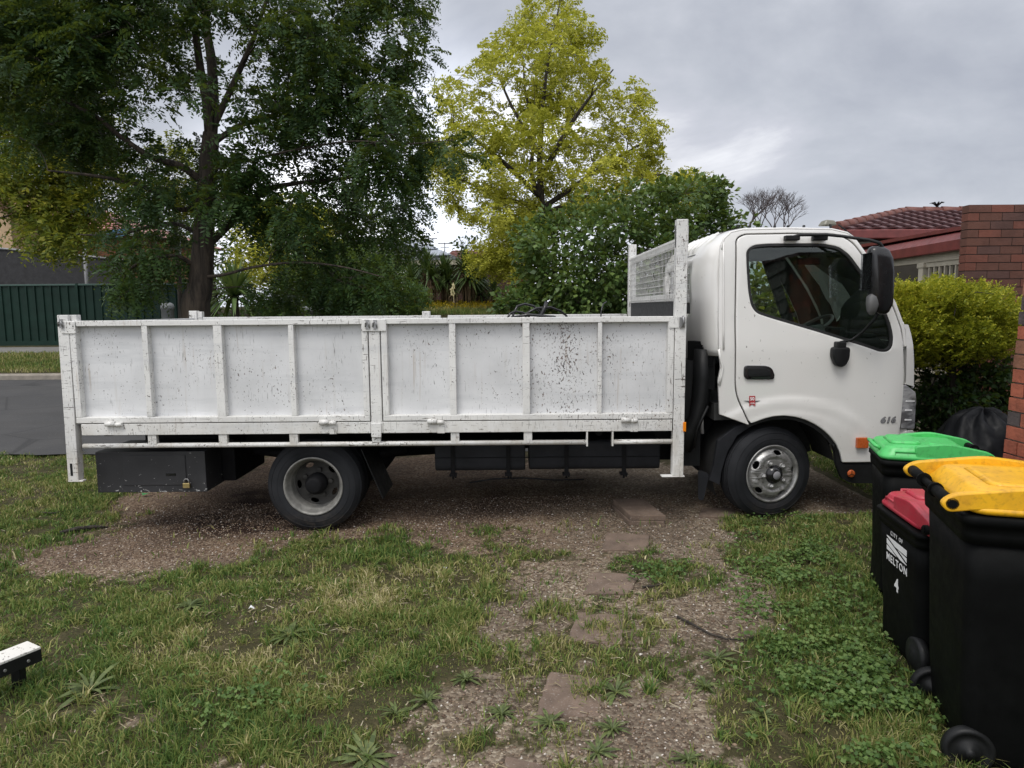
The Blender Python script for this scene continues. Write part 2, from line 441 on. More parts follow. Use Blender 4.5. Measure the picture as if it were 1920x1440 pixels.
def lampmat():
    t = NT('headlamp_clear_cover'); c = t.coord()
    t.set('Base Color', t.ramp(t.noise(t.mapping(c, (6, 6, 22)), 1.0, 3), (0.38, (0.10, 0.10, 0.105)), (0.62, (0.40, 0.40, 0.41)))); t.set('Roughness', 0.35); t.set('Coat Weight', 1.0); t.set('Coat Roughness', 0.05); return t.m
M['headlight'] = lampmat()
def brick(name, a, b, mortar, axis='xz', bw=0.24, rh=0.086, ms=0.010, dark=0.35):
    t = NT(name); c = t.coord()
    s = t.n('ShaderNodeSeparateXYZ', {0: c})
    v = t.n('ShaderNodeCombineXYZ', {0: s.outputs[0 if axis[0] == 'x' else 1], 1: s.outputs[2], 2: 0.0}).outputs[0]
    br = t.n('ShaderNodeTexBrick', {'Vector': v, 'Scale': 1.0, 'Mortar Size': ms, 'Mortar Smooth': 0.25, 'Bias': -0.1, 'Brick Width': bw, 'Row Height': rh, 'Color1': (*a, 1), 'Color2': (*b, 1), 'Mortar': (*mortar, 1)})
    col = t.mix(t.ramp(t.noise(c, 3.5, 4), (0.35, 0.0), (0.75, dark)), br.outputs['Color'], tuple(x * 0.35 for x in a))
    col = t.mix(t.ramp(t.noise(c, 60, 3), (0.5, 0.0), (0.75, 0.3)), col, tuple(x * 0.5 for x in b))
    t.set('Base Color', col); t.set('Roughness', 0.85)
    t.bump(t.math('ADD', t.math('MULTIPLY', br.outputs['Fac'], -1.0), t.math('MULTIPLY', t.noise(c, 80, 3), 0.35)), 0.6, 0.008)
    return t.m
M['brick_near'] = brick('red_brick', (0.26, 0.075, 0.045), (0.17, 0.055, 0.04), (0.11, 0.085, 0.07), 'yz')
M['brick_near_end'] = brick('red_brick_end', (0.26, 0.075, 0.045), (0.17, 0.055, 0.04), (0.11, 0.085, 0.07), 'xz')
M['brick_far'] = brick('brown_brick', (0.155, 0.058, 0.038), (0.125, 0.048, 0.034), (0.05, 0.03, 0.024), 'xz', dark=0.2)
M['brick_tan'] = brick('tan_brick', (0.30, 0.13, 0.06), (0.24, 0.10, 0.05), (0.16, 0.12, 0.09), 'xz', dark=0.2)
M['brick_dark'] = brick('dark_brick', (0.10, 0.045, 0.032), (0.075, 0.035, 0.028), (0.05, 0.04, 0.035), 'xz', dark=0.2)
def leafmat(name, cols, trans=0.35, rough=0.55, spec=0.3):
    t = NT(name)
    rnd = t.n('ShaderNodeNewGeometry').outputs['Random Per Island']
    st = [(i / max(1, len(cols) - 1), c) for i, c in enumerate(cols)]
    big = t.noise(t.coord(), 0.9, 3, 0.6)
    f = t.math('ADD', t.math('MULTIPLY', rnd, 0.75), t.math('MULTIPLY', t.math('SUBTRACT', big, 0.38), 0.9))
    col = t.ramp(f, *st)
    t.set('Base Color', col); t.set('Roughness', rough); t.set('Specular IOR Level', spec)
    tr = t.n('ShaderNodeBsdfTranslucent', {0: t.mix(0.35, col, (0.30, 0.34, 0.03), 'MIX')})
    t.t.links.new(t.n('ShaderNodeMixShader', {0: trans, 1: t.bs.outputs[0], 2: tr.outputs[0]}).outputs[0], t.out.inputs[0])
    return t.m
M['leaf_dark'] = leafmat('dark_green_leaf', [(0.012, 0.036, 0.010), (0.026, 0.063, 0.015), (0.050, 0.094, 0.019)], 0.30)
M['leaf_mid'] = leafmat('mid_green_leaf', [(0.024, 0.058, 0.016), (0.048, 0.098, 0.022), (0.105, 0.15, 0.026)], 0.32)
M['leaf_olive'] = leafmat('yellow_green_leaf', [(0.06, 0.10, 0.014), (0.15, 0.18, 0.02), (0.32, 0.29, 0.022)], 0.4)
M['leaf_gold'] = leafmat('golden_leaf', [(0.24, 0.27, 0.028), (0.45, 0.45, 0.055), (0.64, 0.61, 0.10)], 0.42)
M['leaf_big'] = leafmat('broad_green_leaf', [(0.030, 0.066, 0.017), (0.075, 0.132, 0.032), (0.15, 0.215, 0.055)], 0.28, 0.45, 0.3)
M['leaf_box'] = leafmat('yellow_tipped_hedge_leaf', [(0.13, 0.17, 0.014), (0.32, 0.34, 0.024), (0.60, 0.52, 0.05)], 0.35)
M['leaf_yucca'] = leafmat('yucca_blade', [(0.035, 0.075, 0.022), (0.080, 0.135, 0.036), (0.16, 0.21, 0.07)], 0.15, 0.45, 0.4)
M['leaf_dry'] = leafmat('dry_yucca_skirt', [(0.10, 0.07, 0.04), (0.17, 0.12, 0.07), (0.24, 0.18, 0.11)], 0.1, 0.8)
def bark(name, a, b):
    t = NT(name); c = t.coord()
    f = t.noise(t.mapping(c, (16, 16, 2.2)), 1.0, 5, 0.65, 0.6)
    t.set('Base Color', t.ramp(f, (0.36, a), (0.66, b))); t.set('Roughness', 0.9); t.bump(f, 0.9, 0.03); return t.m
M['bark'] = bark('furrowed_bark', (0.014, 0.011, 0.008), (0.075, 0.058, 0.042))
M['bark_dark'] = bark('dark_bark', (0.012, 0.010, 0.008), (0.06, 0.048, 0.036))
M['twig'] = simple('bare_grey_twig', (0.09, 0.075, 0.075), 0.9, var=0.2)
def rooftile(name, a, b):
    t = NT(name); c = t.coord()
    t.set('Base Color', t.ramp(t.noise(c, 5, 5, 0.65), (0.3, a), (0.7, b))); t.set('Roughness', 0.6); t.bump(t.noise(c, 60, 3), 0.2, 0.01); return t.m
M['tile_red'] = rooftile('red_glazed_tile', (0.060, 0.027, 0.029), (0.115, 0.052, 0.052))
M['tile_ridge'] = rooftile('terracotta_ridge', (0.105, 0.034, 0.026), (0.16, 0.055, 0.038))
M['tile_pink'] = rooftile('faded_pink_tile', (0.24, 0.10, 0.085), (0.36, 0.17, 0.14))
M['tile_grey'] = rooftile('dark_grey_tile', (0.055, 0.058, 0.065), (0.11, 0.115, 0.125))
M['fascia'] = simple('maroon_fascia', (0.150, 0.032, 0.028), 0.4, var=0.2)
M['cream'] = simple('cream_trim', (0.47, 0.43, 0.34), 0.6, var=0.12)
M['beige'] = simple('beige_render', (0.42, 0.30, 0.18), 0.8, var=0.12)
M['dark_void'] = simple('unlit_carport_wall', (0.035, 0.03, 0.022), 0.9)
M['fence_green'] = simple('dark_green_fence', (0.008, 0.026, 0.019), 0.5, var=0.25, scale=3, spec=0.2)
M['screen'] = simple('dark_mesh_screen', (0.03, 0.03, 0.032), 0.9, var=0.3, scale=6, bump=0.3, bscale=90)
M['galv'] = simple('grey_post', (0.20, 0.20, 0.205), 0.5, 0.3)
M['sail'] = simple('blue_shade_cloth', (0.012, 0.06, 0.12), 0.8, var=0.2)
M['pillar_grey'] = simple('grey_pillar_plastic', (0.19, 0.20, 0.205), 0.5, var=0.15, bump=0.05)
M['solar'] = simple('solar_panel_glass', (0.35, 0.38, 0.44), 0.12, 0.3)
M['silver'] = simple('silver_car_paint', (0.52, 0.54, 0.56), 0.25, 0.5, 0.06)
M['black_bag'] = simple('black_plastic_sheet', (0.006, 0.0065, 0.008), 0.5, var=0.3, scale=5, bump=0.4, bscale=9, spec=0.15)
M['bin_black'] = simple('black_bin_plastic', (0.0035, 0.0038, 0.0038), 0.6, var=0.3, bump=0.06, bscale=260, spec=0.09)
def lidmat(name, col, dirt):
    t = NT(name); c = t.coord()
    k = t.ramp(t.noise(c, 9, 5, 0.65), (0.42, 0.0), (0.74, 0.75))
    k2 = t.ramp(t.noise(c, 45, 3), (0.52, 0.0), (0.7, 0.45))
    col2 = t.mix(k2, t.mix(k, col, dirt), tuple(x * 0.6 for x in dirt))
    t.set('Base Color', col2); t.set('Roughness', 0.38); t.bump(t.noise(c, 180, 2), 0.06, 0.003); return t.m
M['lid_yellow'] = lidmat('yellow_lid', (0.80, 0.43, 0.012), (0.55, 0.27, 0.02))
M['lid_red'] = lidmat('red_lid', (0.42, 0.022, 0.045), (0.40, 0.07, 0.08))
M['lid_green'] = lidmat('green_lid', (0.075, 0.52, 0.13), (0.07, 0.40, 0.11))
# ================================================================== GROUND
def prof(y):
    return np.interp(y, [-100, 8.6, 15.0, 15.35, 20, 22.5, 25, 32, 60, 400], [0, 0, 0.31, 0.43, 0.83, 1.60, 1.86, 1.95, 2.1, 3.0])
def hz(x, y):
    x = np.asarray(x, float); y = np.asarray(y, float)
    near = np.clip((9.5 - y) / 2.0, 0, 1)
    b = 0.016 * np.clip(x, -4, 5) * near + prof(y)
    m = np.clip((8.4 - y) / 0.6, 0, 1)
    b = b + m * ((fbm(x * 1.3 + 9, y * 1.3 + 4, 3) - 0.5) * 0.05 + (fbm(x * 9, y * 9, 5) - 0.5) * 0.014)
    # wheel ruts filled so the tyres stand on the ground
    for wx, wy, wz in ((-1.63, 5.5, -0.018), (2.15, 5.62, 0.035)):
        k = np.exp(-(((x - wx) / 0.30) ** 2 + ((y - wy) / 0.25) ** 2))
        b = b * (1 - k) + wz * k
    return b
def H(x, y): return float(hz(np.array([x]), np.array([y]))[0])
def GH(px, py):
    p = G(px, py, 0)
    for _ in range(4): p = G(px, py, H(p.x, p.y))
    return p
def inpoly(px, py, poly):
    c = np.zeros(px.shape, bool); n = len(poly)
    for i in range(n):
        x0, y0 = poly[i]; x1, y1 = poly[(i + 1) % n]
        if y0 == y1: continue
        c ^= ((y0 > py) != (y1 > py)) & (px < (x1 - x0) * (py - y0) / (y1 - y0) + x0)
    return c
GRAVEL = [
    [(-400, 1062), (0, 1040), (150, 1068), (300, 1068), (420, 1045), (520, 1012), (640, 1006), (760, 1010), (810, 1046), (900, 1052), (1000, 1040), (1385, 1030),
     (1365, 985), (1400, 955), (1500, 952), (1500, 880), (700, 850), (480, 850), (440, 905), (210, 918), (195, 975), (110, 1008), (0, 1020), (-400, 1035)],
    [(820, 1030), (930, 1062), (965, 1100), (905, 1150), (915, 1200), (860, 1262), (800, 1330), (700, 1392), (640, 1460), (1420, 1460), (1365, 1390), (1330, 1310),
     (1385, 1235), (1440, 1190), (1440, 1120), (1385, 1060), (1370, 1010), (1000, 1020)],
    [(170, 1330), (300, 1330), (290, 1380), (160, 1375)], [(480, 1135), (560, 1130), (560, 1150), (470, 1155)], [(380, 1420), (520, 1425), (520, 1470), (360, 1470)]]
CLUMPS = [(1015, 1052, 58, 20), (880, 1048, 70, 13), (1255, 1075, 75, 22), (1205, 1052, 50, 16), (1045, 1165, 36, 42), (1190, 1140, 55, 14), (1300, 1105, 50, 16), (1010, 1235, 60, 26),
          (1180, 1240, 60, 36), (1130, 1195, 30, 12), (960, 1290, 45, 22), (930, 1380, 90, 22), (1010, 1395, 60, 16), (1120, 1290, 40, 16), (800, 1385, 45, 20), (905, 1002, 55, 10), (1095, 985, 45, 7),
          (255, 972, 50, 10), (560, 985, 20, 6), (985, 1015, 25, 8), (1240, 1180, 40, 14), (930, 1225, 26, 14), (1235, 1300, 40, 18), (1330, 1260, 40, 20), (1230, 985, 26, 6), (700, 1000, 40, 8), (760, 990, 30, 6)]
def bareness(x, y):
    """1 = bare gravel, 0 = full grass (the ground as it lies, traced from the photo)"""
    px, py = proj(np.stack([x, y, np.zeros_like(x)], -1))
    acc = np.zeros(x.shape)
    for s in range(5):
        sc = np.clip((py - 578) / 300, 0.3, 2.2)
        qx = px + (fbm(x * 3.2, y * 3.2, 20 + s) - 0.5) * 130 * sc + (fbm(x * 14, y * 14, 60 + s) - 0.5) * 115 * sc
        qy = py + (fbm(x * 3.2, y * 3.2, 40 + s) - 0.5) * 60 * sc + (fbm(x * 14, y * 14, 80 + s) - 0.5) * 48 * sc
        g = np.zeros(x.shape, bool)
        for poly in GRAVEL: g |= inpoly(qx, qy, poly)
        for cx, cy, rx, ry in CLUMPS: g &= ~((((qx - cx) / (rx * 1.25)) ** 2 + ((qy - cy) / ry) ** 2) < 1)
        acc += g
    acc /= 5
    under = (y > 5.6) & (y < 7.4) & (x > -3.3) & (x < 3.2)
    return np.where(under, np.maximum(acc, 0.97), acc)

def ground_mat():
    t = NT('ground_soil_gravel'); c = t.coord()
    bare = t.n('ShaderNodeAttribute', attribute_name='bare').outputs['Fac']
    red = t.n('ShaderNodeAttribute', attribute_name='red').outputs['Fac']
    v = t.n('ShaderNodeTexVoronoi', {'Vector': c, 'Scale': 62.0})
    v2 = t.n('ShaderNodeTexVoronoi', {'Vector': c, 'Scale': 140.0})
    hue = t.n('ShaderNodeSeparateColor', {0: v.outputs['Color']}).outputs[0]
    h2 = t.n('ShaderNodeSeparateColor', {0: v2.outputs['Color']}).outputs[1]
    stones = t.ramp(hue, (0.0, (0.066, 0.041, 0.026)), (0.35, (0.158, 0.098, 0.060)), (0.75, (0.25, 0.175, 0.112)), (1.0, (0.38, 0.31, 0.23)))
    stones2 = t.ramp(hue, (0.0, (0.100, 0.075, 0.050)), (0.35, (0.205, 0.158, 0.108)), (0.75, (0.31, 0.25, 0.178)), (1.0, (0.48, 0.42, 0.32)))
    st = t.mix(red, stones2, stones)
    st = t.mix(t.math('MULTIPLY', h2, 0.45), st, (0.09, 0.07, 0.06))
    big = t.noise(c, 1.4, 5, 0.6)
    st = t.mix(t.ramp(big, (0.40, 0.55), (0.62, 0.0)), st, (0.060, 0.043, 0.034))
    damp = t.n('ShaderNodeAttribute', attribute_name='damp').outputs['Fac']
    st = t.mix(t.math('MULTIPLY', damp, t.ramp(t.noise(c, 4, 4), (0.32, 0.3), (0.55, 1.0))), st, (0.022, 0.011, 0.007))
    soil = t.ramp(t.noise(c, 11, 5, 0.65), (0.3, (0.030, 0.030, 0.012)), (0.55, (0.055, 0.048, 0.022)), (0.75, (0.11, 0.088, 0.048)))
    edge = t.math('ADD', bare, t.math('MULTIPLY', t.math('SUBTRACT', t.noise(c, 30, 3), 0.5), 0.7))
    t.set('Base Color', t.mix(t.ramp(edge, (0.35, 0.0), (0.65, 1.0)), soil, st)); t.set('Roughness', 0.95); t.set('Specular IOR Level', 0.2)
    hgt = t.math('SUBTRACT', t.math('MULTIPLY', t.noise(c, 9, 4), 0.8), t.math('MULTIPLY', v.outputs['Distance'], 0.55))
    t.bump(hgt, 0.9, 0.02); return t.m
def axis(lo, hi, a, b, step, grow=1.22):
    c = list(np.arange(a, b + 1e-6, step)); s = step
    while c[-1] < hi: s *= grow; c.append(c[-1] + s)
    s = step
    while c[0] > lo: s *= grow; c.insert(0, c[0] - s)
    return np.array(c)
gx = axis(-260, 260, -5.2, 4.2, 0.05)
gy = axis(-60, 420, 1.6, 8.45, 0.05)
gy = np.unique(np.round(np.concatenate([gy[gy < 8.5], [8.6, 8.63, 9.4, 10.5, 12, 13.5, 14.9, 15.0, 15.05, 15.35, 16, 17, 18, 19, 20, 21, 22, 23, 24, 25, 26, 28, 30, 32, 36, 42, 50, 60], gy[gy > 70]]), 3))
XX, YY = np.meshgrid(gx, gy)
ZZ = hz(XX, YY)
ZZ = np.where((YY > 8.62) & (YY < 15.02), ZZ - 0.05, ZZ)
PXg, PYg = proj(np.stack([XX, YY, np.zeros_like(XX)], -1))
BARE = np.where((YY > 1.4) & (YY < 8.6) & (np.abs(XX) < 9), bareness(XX.ravel(), YY.ravel()).reshape(XX.shape), 0)
RED = np.clip((YY - 4.2) / 0.9, 0, 1) * np.clip((1.0 - XX) / 1.2, 0, 1)
DAMP = np.exp(-(((PXg - 440) / 150) ** 2 + ((PYg - 972) / 24) ** 2)) + 0.75 * np.exp(-(((PXg - 470) / 60) ** 2 + ((PYg - 925) / 16) ** 2))
DAMP = np.where((YY > 3) & (YY < 9), np.clip(DAMP * 1.8, 0, 1), 0)
ny, nx = XX.shape
idx = np.arange(ny * nx).reshape(ny, nx)
q = np.stack([idx[:-1, :-1], idx[:-1, 1:], idx[1:, 1:], idx[1:, :-1]], -1).reshape(-1, 4)
M['ground'] = ground_mat()
ground = np_mesh('ground', np.stack([XX, YY, ZZ], -1).reshape(-1, 3), q.ravel(), np.full(len(q), 4), M['ground'], smooth=True,
                 attr={'bare': BARE.ravel(), 'red': RED.ravel(), 'damp': DAMP.ravel()})
tag(ground, kind='structure')
def asphalt():
    t = NT('asphalt'); c = t.coord()
    col = t.ramp(t.noise(c, 130, 3, 0.7), (0.3, (0.022, 0.022, 0.023)), (0.7, (0.055, 0.054, 0.054)))
    col = t.mix(t.ramp(t.noise(c, 1.0, 4), (0.45, 0.0), (0.7, 0.6)), col, (0.060, 0.058, 0.056))
    col = t.mix(t.ramp(t.noise(t.mapping(c, (0.35, 1.6, 1)), 1.0, 5, 0.6), (0.50, 0.0), (0.62, 0.6)), col, (0.030, 0.029, 0.028))
    cv = t.n('ShaderNodeTexVoronoi', {'Vector': t.mapping(c, (0.7, 0.9, 1)), 'Scale': 0.8}, feature='DISTANCE_TO_EDGE').outputs['Distance']
    col = t.mix(t.ramp(cv, (0.006, 0.7), (0.014, 0.0)), col, (0.014, 0.014, 0.014))
    col = t.mix(t.ramp(t.noise(c, 38, 2), (0.66, 0.0), (0.74, 0.6)), col, (0.16, 0.15, 0.13))
    t.set('Base Color', col); t.set('Roughness', 0.8); t.bump(t.noise(c, 130, 2), 0.3, 0.006); return t.m
M['asphalt'] = asphalt()
M['concrete'] = simple('kerb_concrete', (0.24, 0.215, 0.18), 0.9, var=0.25, scale=5, bump=0.3, bscale=50)
M['path'] = simple('path_concrete', (0.16, 0.155, 0.145), 0.9, var=0.2, scale=3, bump=0.2, bscale=50)
def strip(name, ys, dz, mat, x0=-60, x1=60, n=60, wob=0.0):
    xs = np.linspace(x0, x1, n); v = []; 
    for y in ys:
        for x in xs: v.append((x, y + (wob * (fbm(np.array([x * 2.0]), np.array([3.0]), 9)[0] - 0.5) if y == ys[0] else 0), float(prof(y)) + dz))
    f = [(j*n+i, j*n+i+1, (j+1)*n+i+1, (j+1)*n+i) for j in range(len(ys)-1) for i in range(n-1)]
    b = MB(); b.add(v, f); return tag(b.build(name, mat, fix=False), kind='structure')
strip('road', [8.5, 8.7, 10, 12, 14, 14.99], 0.006, M['asphalt'], -60, 3.2, n=420, wob=0.25)
b = MB()
b.add([(x, y, z) for x in (-60, 3.2) for y, z in ((15.0, 0.2), (15.0, 0.405), (15.03, 0.435), (15.16, 0.44), (15.18, 0.2))], [(i, i+1, i+6, i+5) for i in range(4)] + [(0, 1, 2, 3, 4), (9, 8, 7, 6, 5)])
tag(b.build('kerb', M['concrete']), kind='structure')
b = MB()
b.add([(x, y, float(prof(y)) + 0.005) for x in (-60, 3.2) for y in (14.55, 14.99)], [(0, 1, 3, 2)])
tag(b.build('gutter', M['concrete']), kind='structure')
strip('footpath', [18.4, 19.0, 19.55], 0.012, M['path'], -60, -6.5)

# ================================================================== TRUCK
YT, YF = 5.33, 7.57                     # near and far face of the tray
truck = thing('flatbed_truck', (-0.2, 6.45, 0.0), 'white drop-side tray truck with scratched panels parked side-on across the yard', 'truck')
pT = lambda px, py, Y=YT: P(px, py, Y)
ZT = 1.729; ZC0, ZC1 = 0.825, 0.915     # rail top, coaming bottom and top
XL, XM0, XM1, XR = -3.50, -1.118, -1.025, 1.36
# --- tray body: floor, coaming, cross bearers
b = MB()
b.box(XL + 0.06, XR - 0.09, YT + 0.03, YF - 0.03, ZC1 - 0.05, ZC1 - 0.005)
truck_floor = b.build('tray_floor', M['wood'], truck)
b = MB()
b.box(XL + 0.09, XM0 - 0.004, YT + 0.002, YT + 0.06, ZC0, ZC1)
b.box(XM1 + 0.004, XR - 0.095, YT + 0.002, YT + 0.06, ZC0, ZC1)
b.box(XM0 - 0.003, XM1 + 0.003, YT + 0.004, YT + 0.06, ZC0, ZC1)
for x0, x1 in ((-1.115, -1.035),): b.box(x0, x1, YT - 0.012, YT + 0.0, ZC0 - 0.03, ZC1 - 0.01)
for px in (613, 815, 1177): 
    x = pT(px + 12, 805).x; b.box(x - 0.03, x + 0.03, YT - 0.006, YT, ZC0 - 0.004, ZC1 - 0.01)
b.box(XL + 0.09, XR - 0.095, YF - 0.06, YF - 0.002, ZC0, ZC1)
b.box(XL + 0.0, XL + 0.06, YT + 0.09, YF - 0.09, ZC0, ZC1)
b.build('coaming_rail', M['tray_frame'], truck, bevel=0.006)
# --- under-rail tube with hangers
b = MB()
zt = 0.735
def tube_run(x0, x1):
    b.tube([(x0, YT + 0.03, zt), (x1, YT + 0.03, zt)], 0.0195, 12)
tube_run(-3.42, pT(1101, 829).x); tube_run(pT(1149, 829).x, 1.285)
for px in (284, 417, 550, 705, 853, 990):
    x = pT(px, 828).x; b.box(x - 0.033, x + 0.033, YT + 0.012, YT + 0.05, zt - 0.003, ZC0 + 0.003)
for px in (1101, 1149):
    x = pT(px, 829).x; b.box(x - 0.006, x + 0.006, YT + 0.005, YT + 0.055, zt - 0.03, ZC0 + 0.003)
b.build('under_rail', M['tray_frame'], truck)
b = MB()
for i in range(9):
    x = XL + 0.25 + i * 0.53; b.box(x - 0.03, x + 0.03, YT + 0.08, YF - 0.08, ZC0 - 0.02, ZC1 - 0.052)
b.build('cross_bearer', M['chassis'], truck)
# --- rear corner post, mid posts, far posts
def post(name, pts, w, d, y0, extra=None, mat='tray_frame'):
    b = MB()
    (x0, z0), (x1, z1) = pts
    b.add([(x0-w/2, y0, z0), (x0+w/2, y0, z0), (x0+w/2, y0+d, z0), (x0-w/2, y0+d, z0), (x1-w/2, y0, z1), (x1+w/2, y0, z1), (x1+w/2, y0+d, z1), (x1-w/2, y0+d, z1)],
          [(0,3,2,1),(4,5,6,7),(0,1,5,4),(1,2,6,5),(2,3,7,6),(3,0,4,7)])
    if extra: extra(b)
    return b.build(name, M[mat], truck, bevel=0.005)
def rear_extra(b):
    b.box(-3.452, -3.40, YT + 0.03, YT + 0.09, 1.66, 1.775)
    b.box(-3.50, -3.39, YT - 0.009, YT - 0.001, 1.63, 1.725)
    b.box(-3.55, -3.43, YT + 0.0, YT + 0.05, 0.449, 0.462)
post('rear_post', [(-3.505, 0.46), (-3.488, 1.775)], 0.085, 0.075, YT, rear_extra)
post('mid_post', [((XM0 + XM1)/2, ZC0), ((XM0 + XM1)/2, ZT)], XM1 - XM0 - 0.008, 0.06, YT + 0.001, lambda b: b.box(XM0 - 0.045, XM1 + 0.05, YT - 0.012, YT - 0.0, 1.63, 1.725))
post('rear_post', [(-3.48, ZC0), (-3.48, 1.80)], 0.085, 0.075, YF - 0.075)
for px, z in ((376, 1.79), (800, 1.775)):
    x = P(px, 590, YF).x; post('mid_post', [(x, ZC0), (x, z)], 0.085, 0.06, YF - 0.06)
# bottom marks on the rear post
b = MB(); b.box(-3.522, -3.503, YT - 0.0015, YT, 0.50, 0.60); b.build('reflector_strip', M['black'], truck)
# --- drop sides
def side_panel(x0, x1, y, muls, out=-1, hot=False, zt=ZT):
    zb = 0.922
    b = MB(); d0, d1 = (y, y + 0.072)
    b.box(x0, x1, d0, d1, zt - 0.043, zt); b.box(x0, x1, d0, d1, zb, zb + 0.045)
    b.box(x0, x0 + 0.046, d0, d1, zb + 0.045, zt - 0.043); b.box(x1 - 0.046, x1, d0, d1, zb + 0.045, zt - 0.043)
    for m0, m1 in muls: b.box(m0, m1, d0 + 0.003, d1, zb + 0.045, zt - 0.043)
    f = b.build('side_panel', M['tray_frame'], truck, bevel=0.004)
    s = MB(); s.box(x0 + 0.04, x1 - 0.04, d0 + 0.062, d0 + 0.067, zb + 0.04, zt - 0.04)
    sh = s.build('sheet', M['tray_hot'] if hot else M['tray'], f)
    return f
def mul(px, w): x = pT(px, 700).x; return (x - w/2, x + w/2)
left = side_panel(-3.445, XM0 - 0.006, YT + 0.001, [mul(275, .045), mul(411, .066), mul(548, .042)])
right = side_panel(XM1 + 0.006, 1.268, YT + 0.001, [mul(849, .05), mul(987, .056), mul(1125, .032)], hot=True)
far1 = side_panel(-3.43, -0.78, YF - 0.046, []); far2 = side_panel(-0.70, 1.268, YF - 0.046, [])
# tailgate
b = MB(); b.box(-3.50, -3.455, YT + 0.09, YF - 0.09, 0.922, 1.72); b.build('tailgate', M['tray'], truck, bevel=0.005)
# hinges along the bottom
def hinge(px, par):
    x = pT(px, 797).x; b = MB()
    b.tube([(x - 0.055, YT - 0.012, 0.918), (x + 0.02, YT - 0.012, 0.918)], 0.021, 10)
    b.tube([(x + 0.02, YT - 0.012, 0.912), (x + 0.075, YT - 0.012, 0.912)], 0.017, 10)
    b.box(x - 0.03, x + 0.0, YT - 0.01, YT + 0.0, 0.918, 0.955)
    b.build('hinge', M['tray_frame'], par)
for px in (213, 613): hinge(px, left)
for px in (815, 1177): hinge(px, right)
# latches on top corners
def latch(px, py, par, two=False):
    for k in ((-1, 1) if two else (0,)):
        p = pT(px + 7 * k, py); b = MB()
        b.box(p.x - 0.012, p.x + 0.012, YT - 0.022, YT - 0.012, p.z - 0.035, p.z + 0.035)
        b.tube([(p.x - 0.018, YT - 0.02, p.z - 0.02), (p.x - 0.012, YT - 0.035, p.z + 0.01), (p.x + 0.01, YT - 0.035, p.z + 0.022), (p.x + 0.014, YT - 0.02, p.z - 0.025)], 0.006, 6)
        b.build('latch', M['steel'], par)
latch(117, 607, left); latch(697, 608, right, True)
# --- headboard
def part_of(mb, name, mat, par, **k):
    return mb.build(name, mat, par, **k)
XH = 1.318
b = MB()
b.box(XH - 0.045, XH + 0.043, YT - 0.002, YT + 0.07, 0.46, 2.468)
b.box(XH - 0.045, XH + 0.052, YT + 0.02, YT + 0.06, 2.25, 2.43)
b.box(XH - 0.13, XH + 0.055, YT - 0.004, YT + 0.06, 0.45, 0.462)
b.box(XH - 0.04, XH + 0.04, YF - 0.08, YF, ZC0, 2.475)
b.box(XH - 0.02, XH + 0.02, YT + 0.07, YF - 0.08, 2.27, 2.335)
b.box(XH - 0.02, XH + 0.02, YT + 0.07, YF - 0.08, 1.845, 1.905)
b.box(XH - 0.02, XH + 0.02, YF - 0.17, YF - 0.08, 1.905, 2.27)
headboard = b.build('headboard', M['tray_frame'], truck, bevel=0.006)
b = MB()
y = YT + 0.10
while y < YF - 0.1:
    b.tube([(XH - 0.026, y, 1.86), (XH - 0.026, y, 2.33)], 0.0024, 5, cap=False); y += 0.052
for i in range(9):
    z = 1.87 + i * 0.055; b.tube([(XH - 0.031, YT + 0.07, z), (XH - 0.031, YF - 0.08, z)], 0.0026, 5, cap=False)
b.build('wire_mesh', M['tray_frame'], headboard)
b = MB(); b.box(XH - 0.015, XH + 0.012, YT + 0.07, YF - 0.08, 0.92, 1.843)
b.build('solid_panel', simple('charcoal_board', (0.035, 0.035, 0.037), 0.7, var=0.5, scale=20), headboard)
p = pT(1281, 602); b = MB(); b.box(p.x - 0.03, p.x + 0.012, YT - 0.016, YT - 0.004, p.z - 0.05, p.z + 0.03)
b.tube([(p.x - 0.008, YT - 0.02, p.z - 0.045), (p.x - 0.002, YT - 0.03, p.z), (p.x - 0.008, YT - 0.02, p.z + 0.04)], 0.009, 8)
b.build('latch', M['steel'], headboard)
p = pT(1283, 800); b = MB(); b.box(p.x - 0.012, p.x + 0.012, YT - 0.014, YT - 0.002, p.z - 0.038, p.z + 0.038)
b.build('side_marker', M['amber'], headboard, bevel=0.004)
# right stile cap plate of the drop side
b = MB(); x = pT(1260, 600).x; b.box(x - 0.02, x + 0.05, YT - 0.008, YT + 0.0, 1.64, 1.725); b.build('corner_plate', M['tray_frame'], right)

# --- chassis and running gear
b = MB()
for y in (6.05, 6.78):
    b.box(-3.3, 2.95, y, y + 0.07, 0.56, 0.80)
b.box(-3.0, -2.9, 6.12, 6.78, 0.58, 0.78); b.box(0.9, 1.0, 6.12, 6.78, 0.58, 0.78); b.box(2.7, 2.8, 6.12, 6.78, 0.58, 0.78)
b.build('chassis', M['chassis'], truck)
b = MB()
b.tube([(-1.63, 5.5, 0.367), (-1.63, 7.3, 0.367)], 0.06, 12); b.tube([(-1.63, 6.2, 0.367), (-1.63, 6.35, 0.367), (-1.63, 6.55, 0.367), (-1.63, 6.7, 0.367)], [0.07, 0.19, 0.19, 0.07], 16)
b.tube([(2.15, 5.7, 0.40), (2.15, 7.2, 0.40)], 0.055, 12); b.tube([(-1.5, 6.45, 0.42), (1.7, 6.45, 0.60)], 0.05, 12)
b.box(1.2, 2.6, 6.1, 6.7, 0.42, 0.95)  # big box added under the cab to block light
for y in (6.0, 6.86): b.tube([(-2.3, y, 0.56), (-1.9, y, 0.50), (-1.63, y, 0.45), (-1.3, y, 0.50), (-0.95, y, 0.56)], 0.04, 8)
b.build('axle', M['chassis'], truck)
RT = 0.385
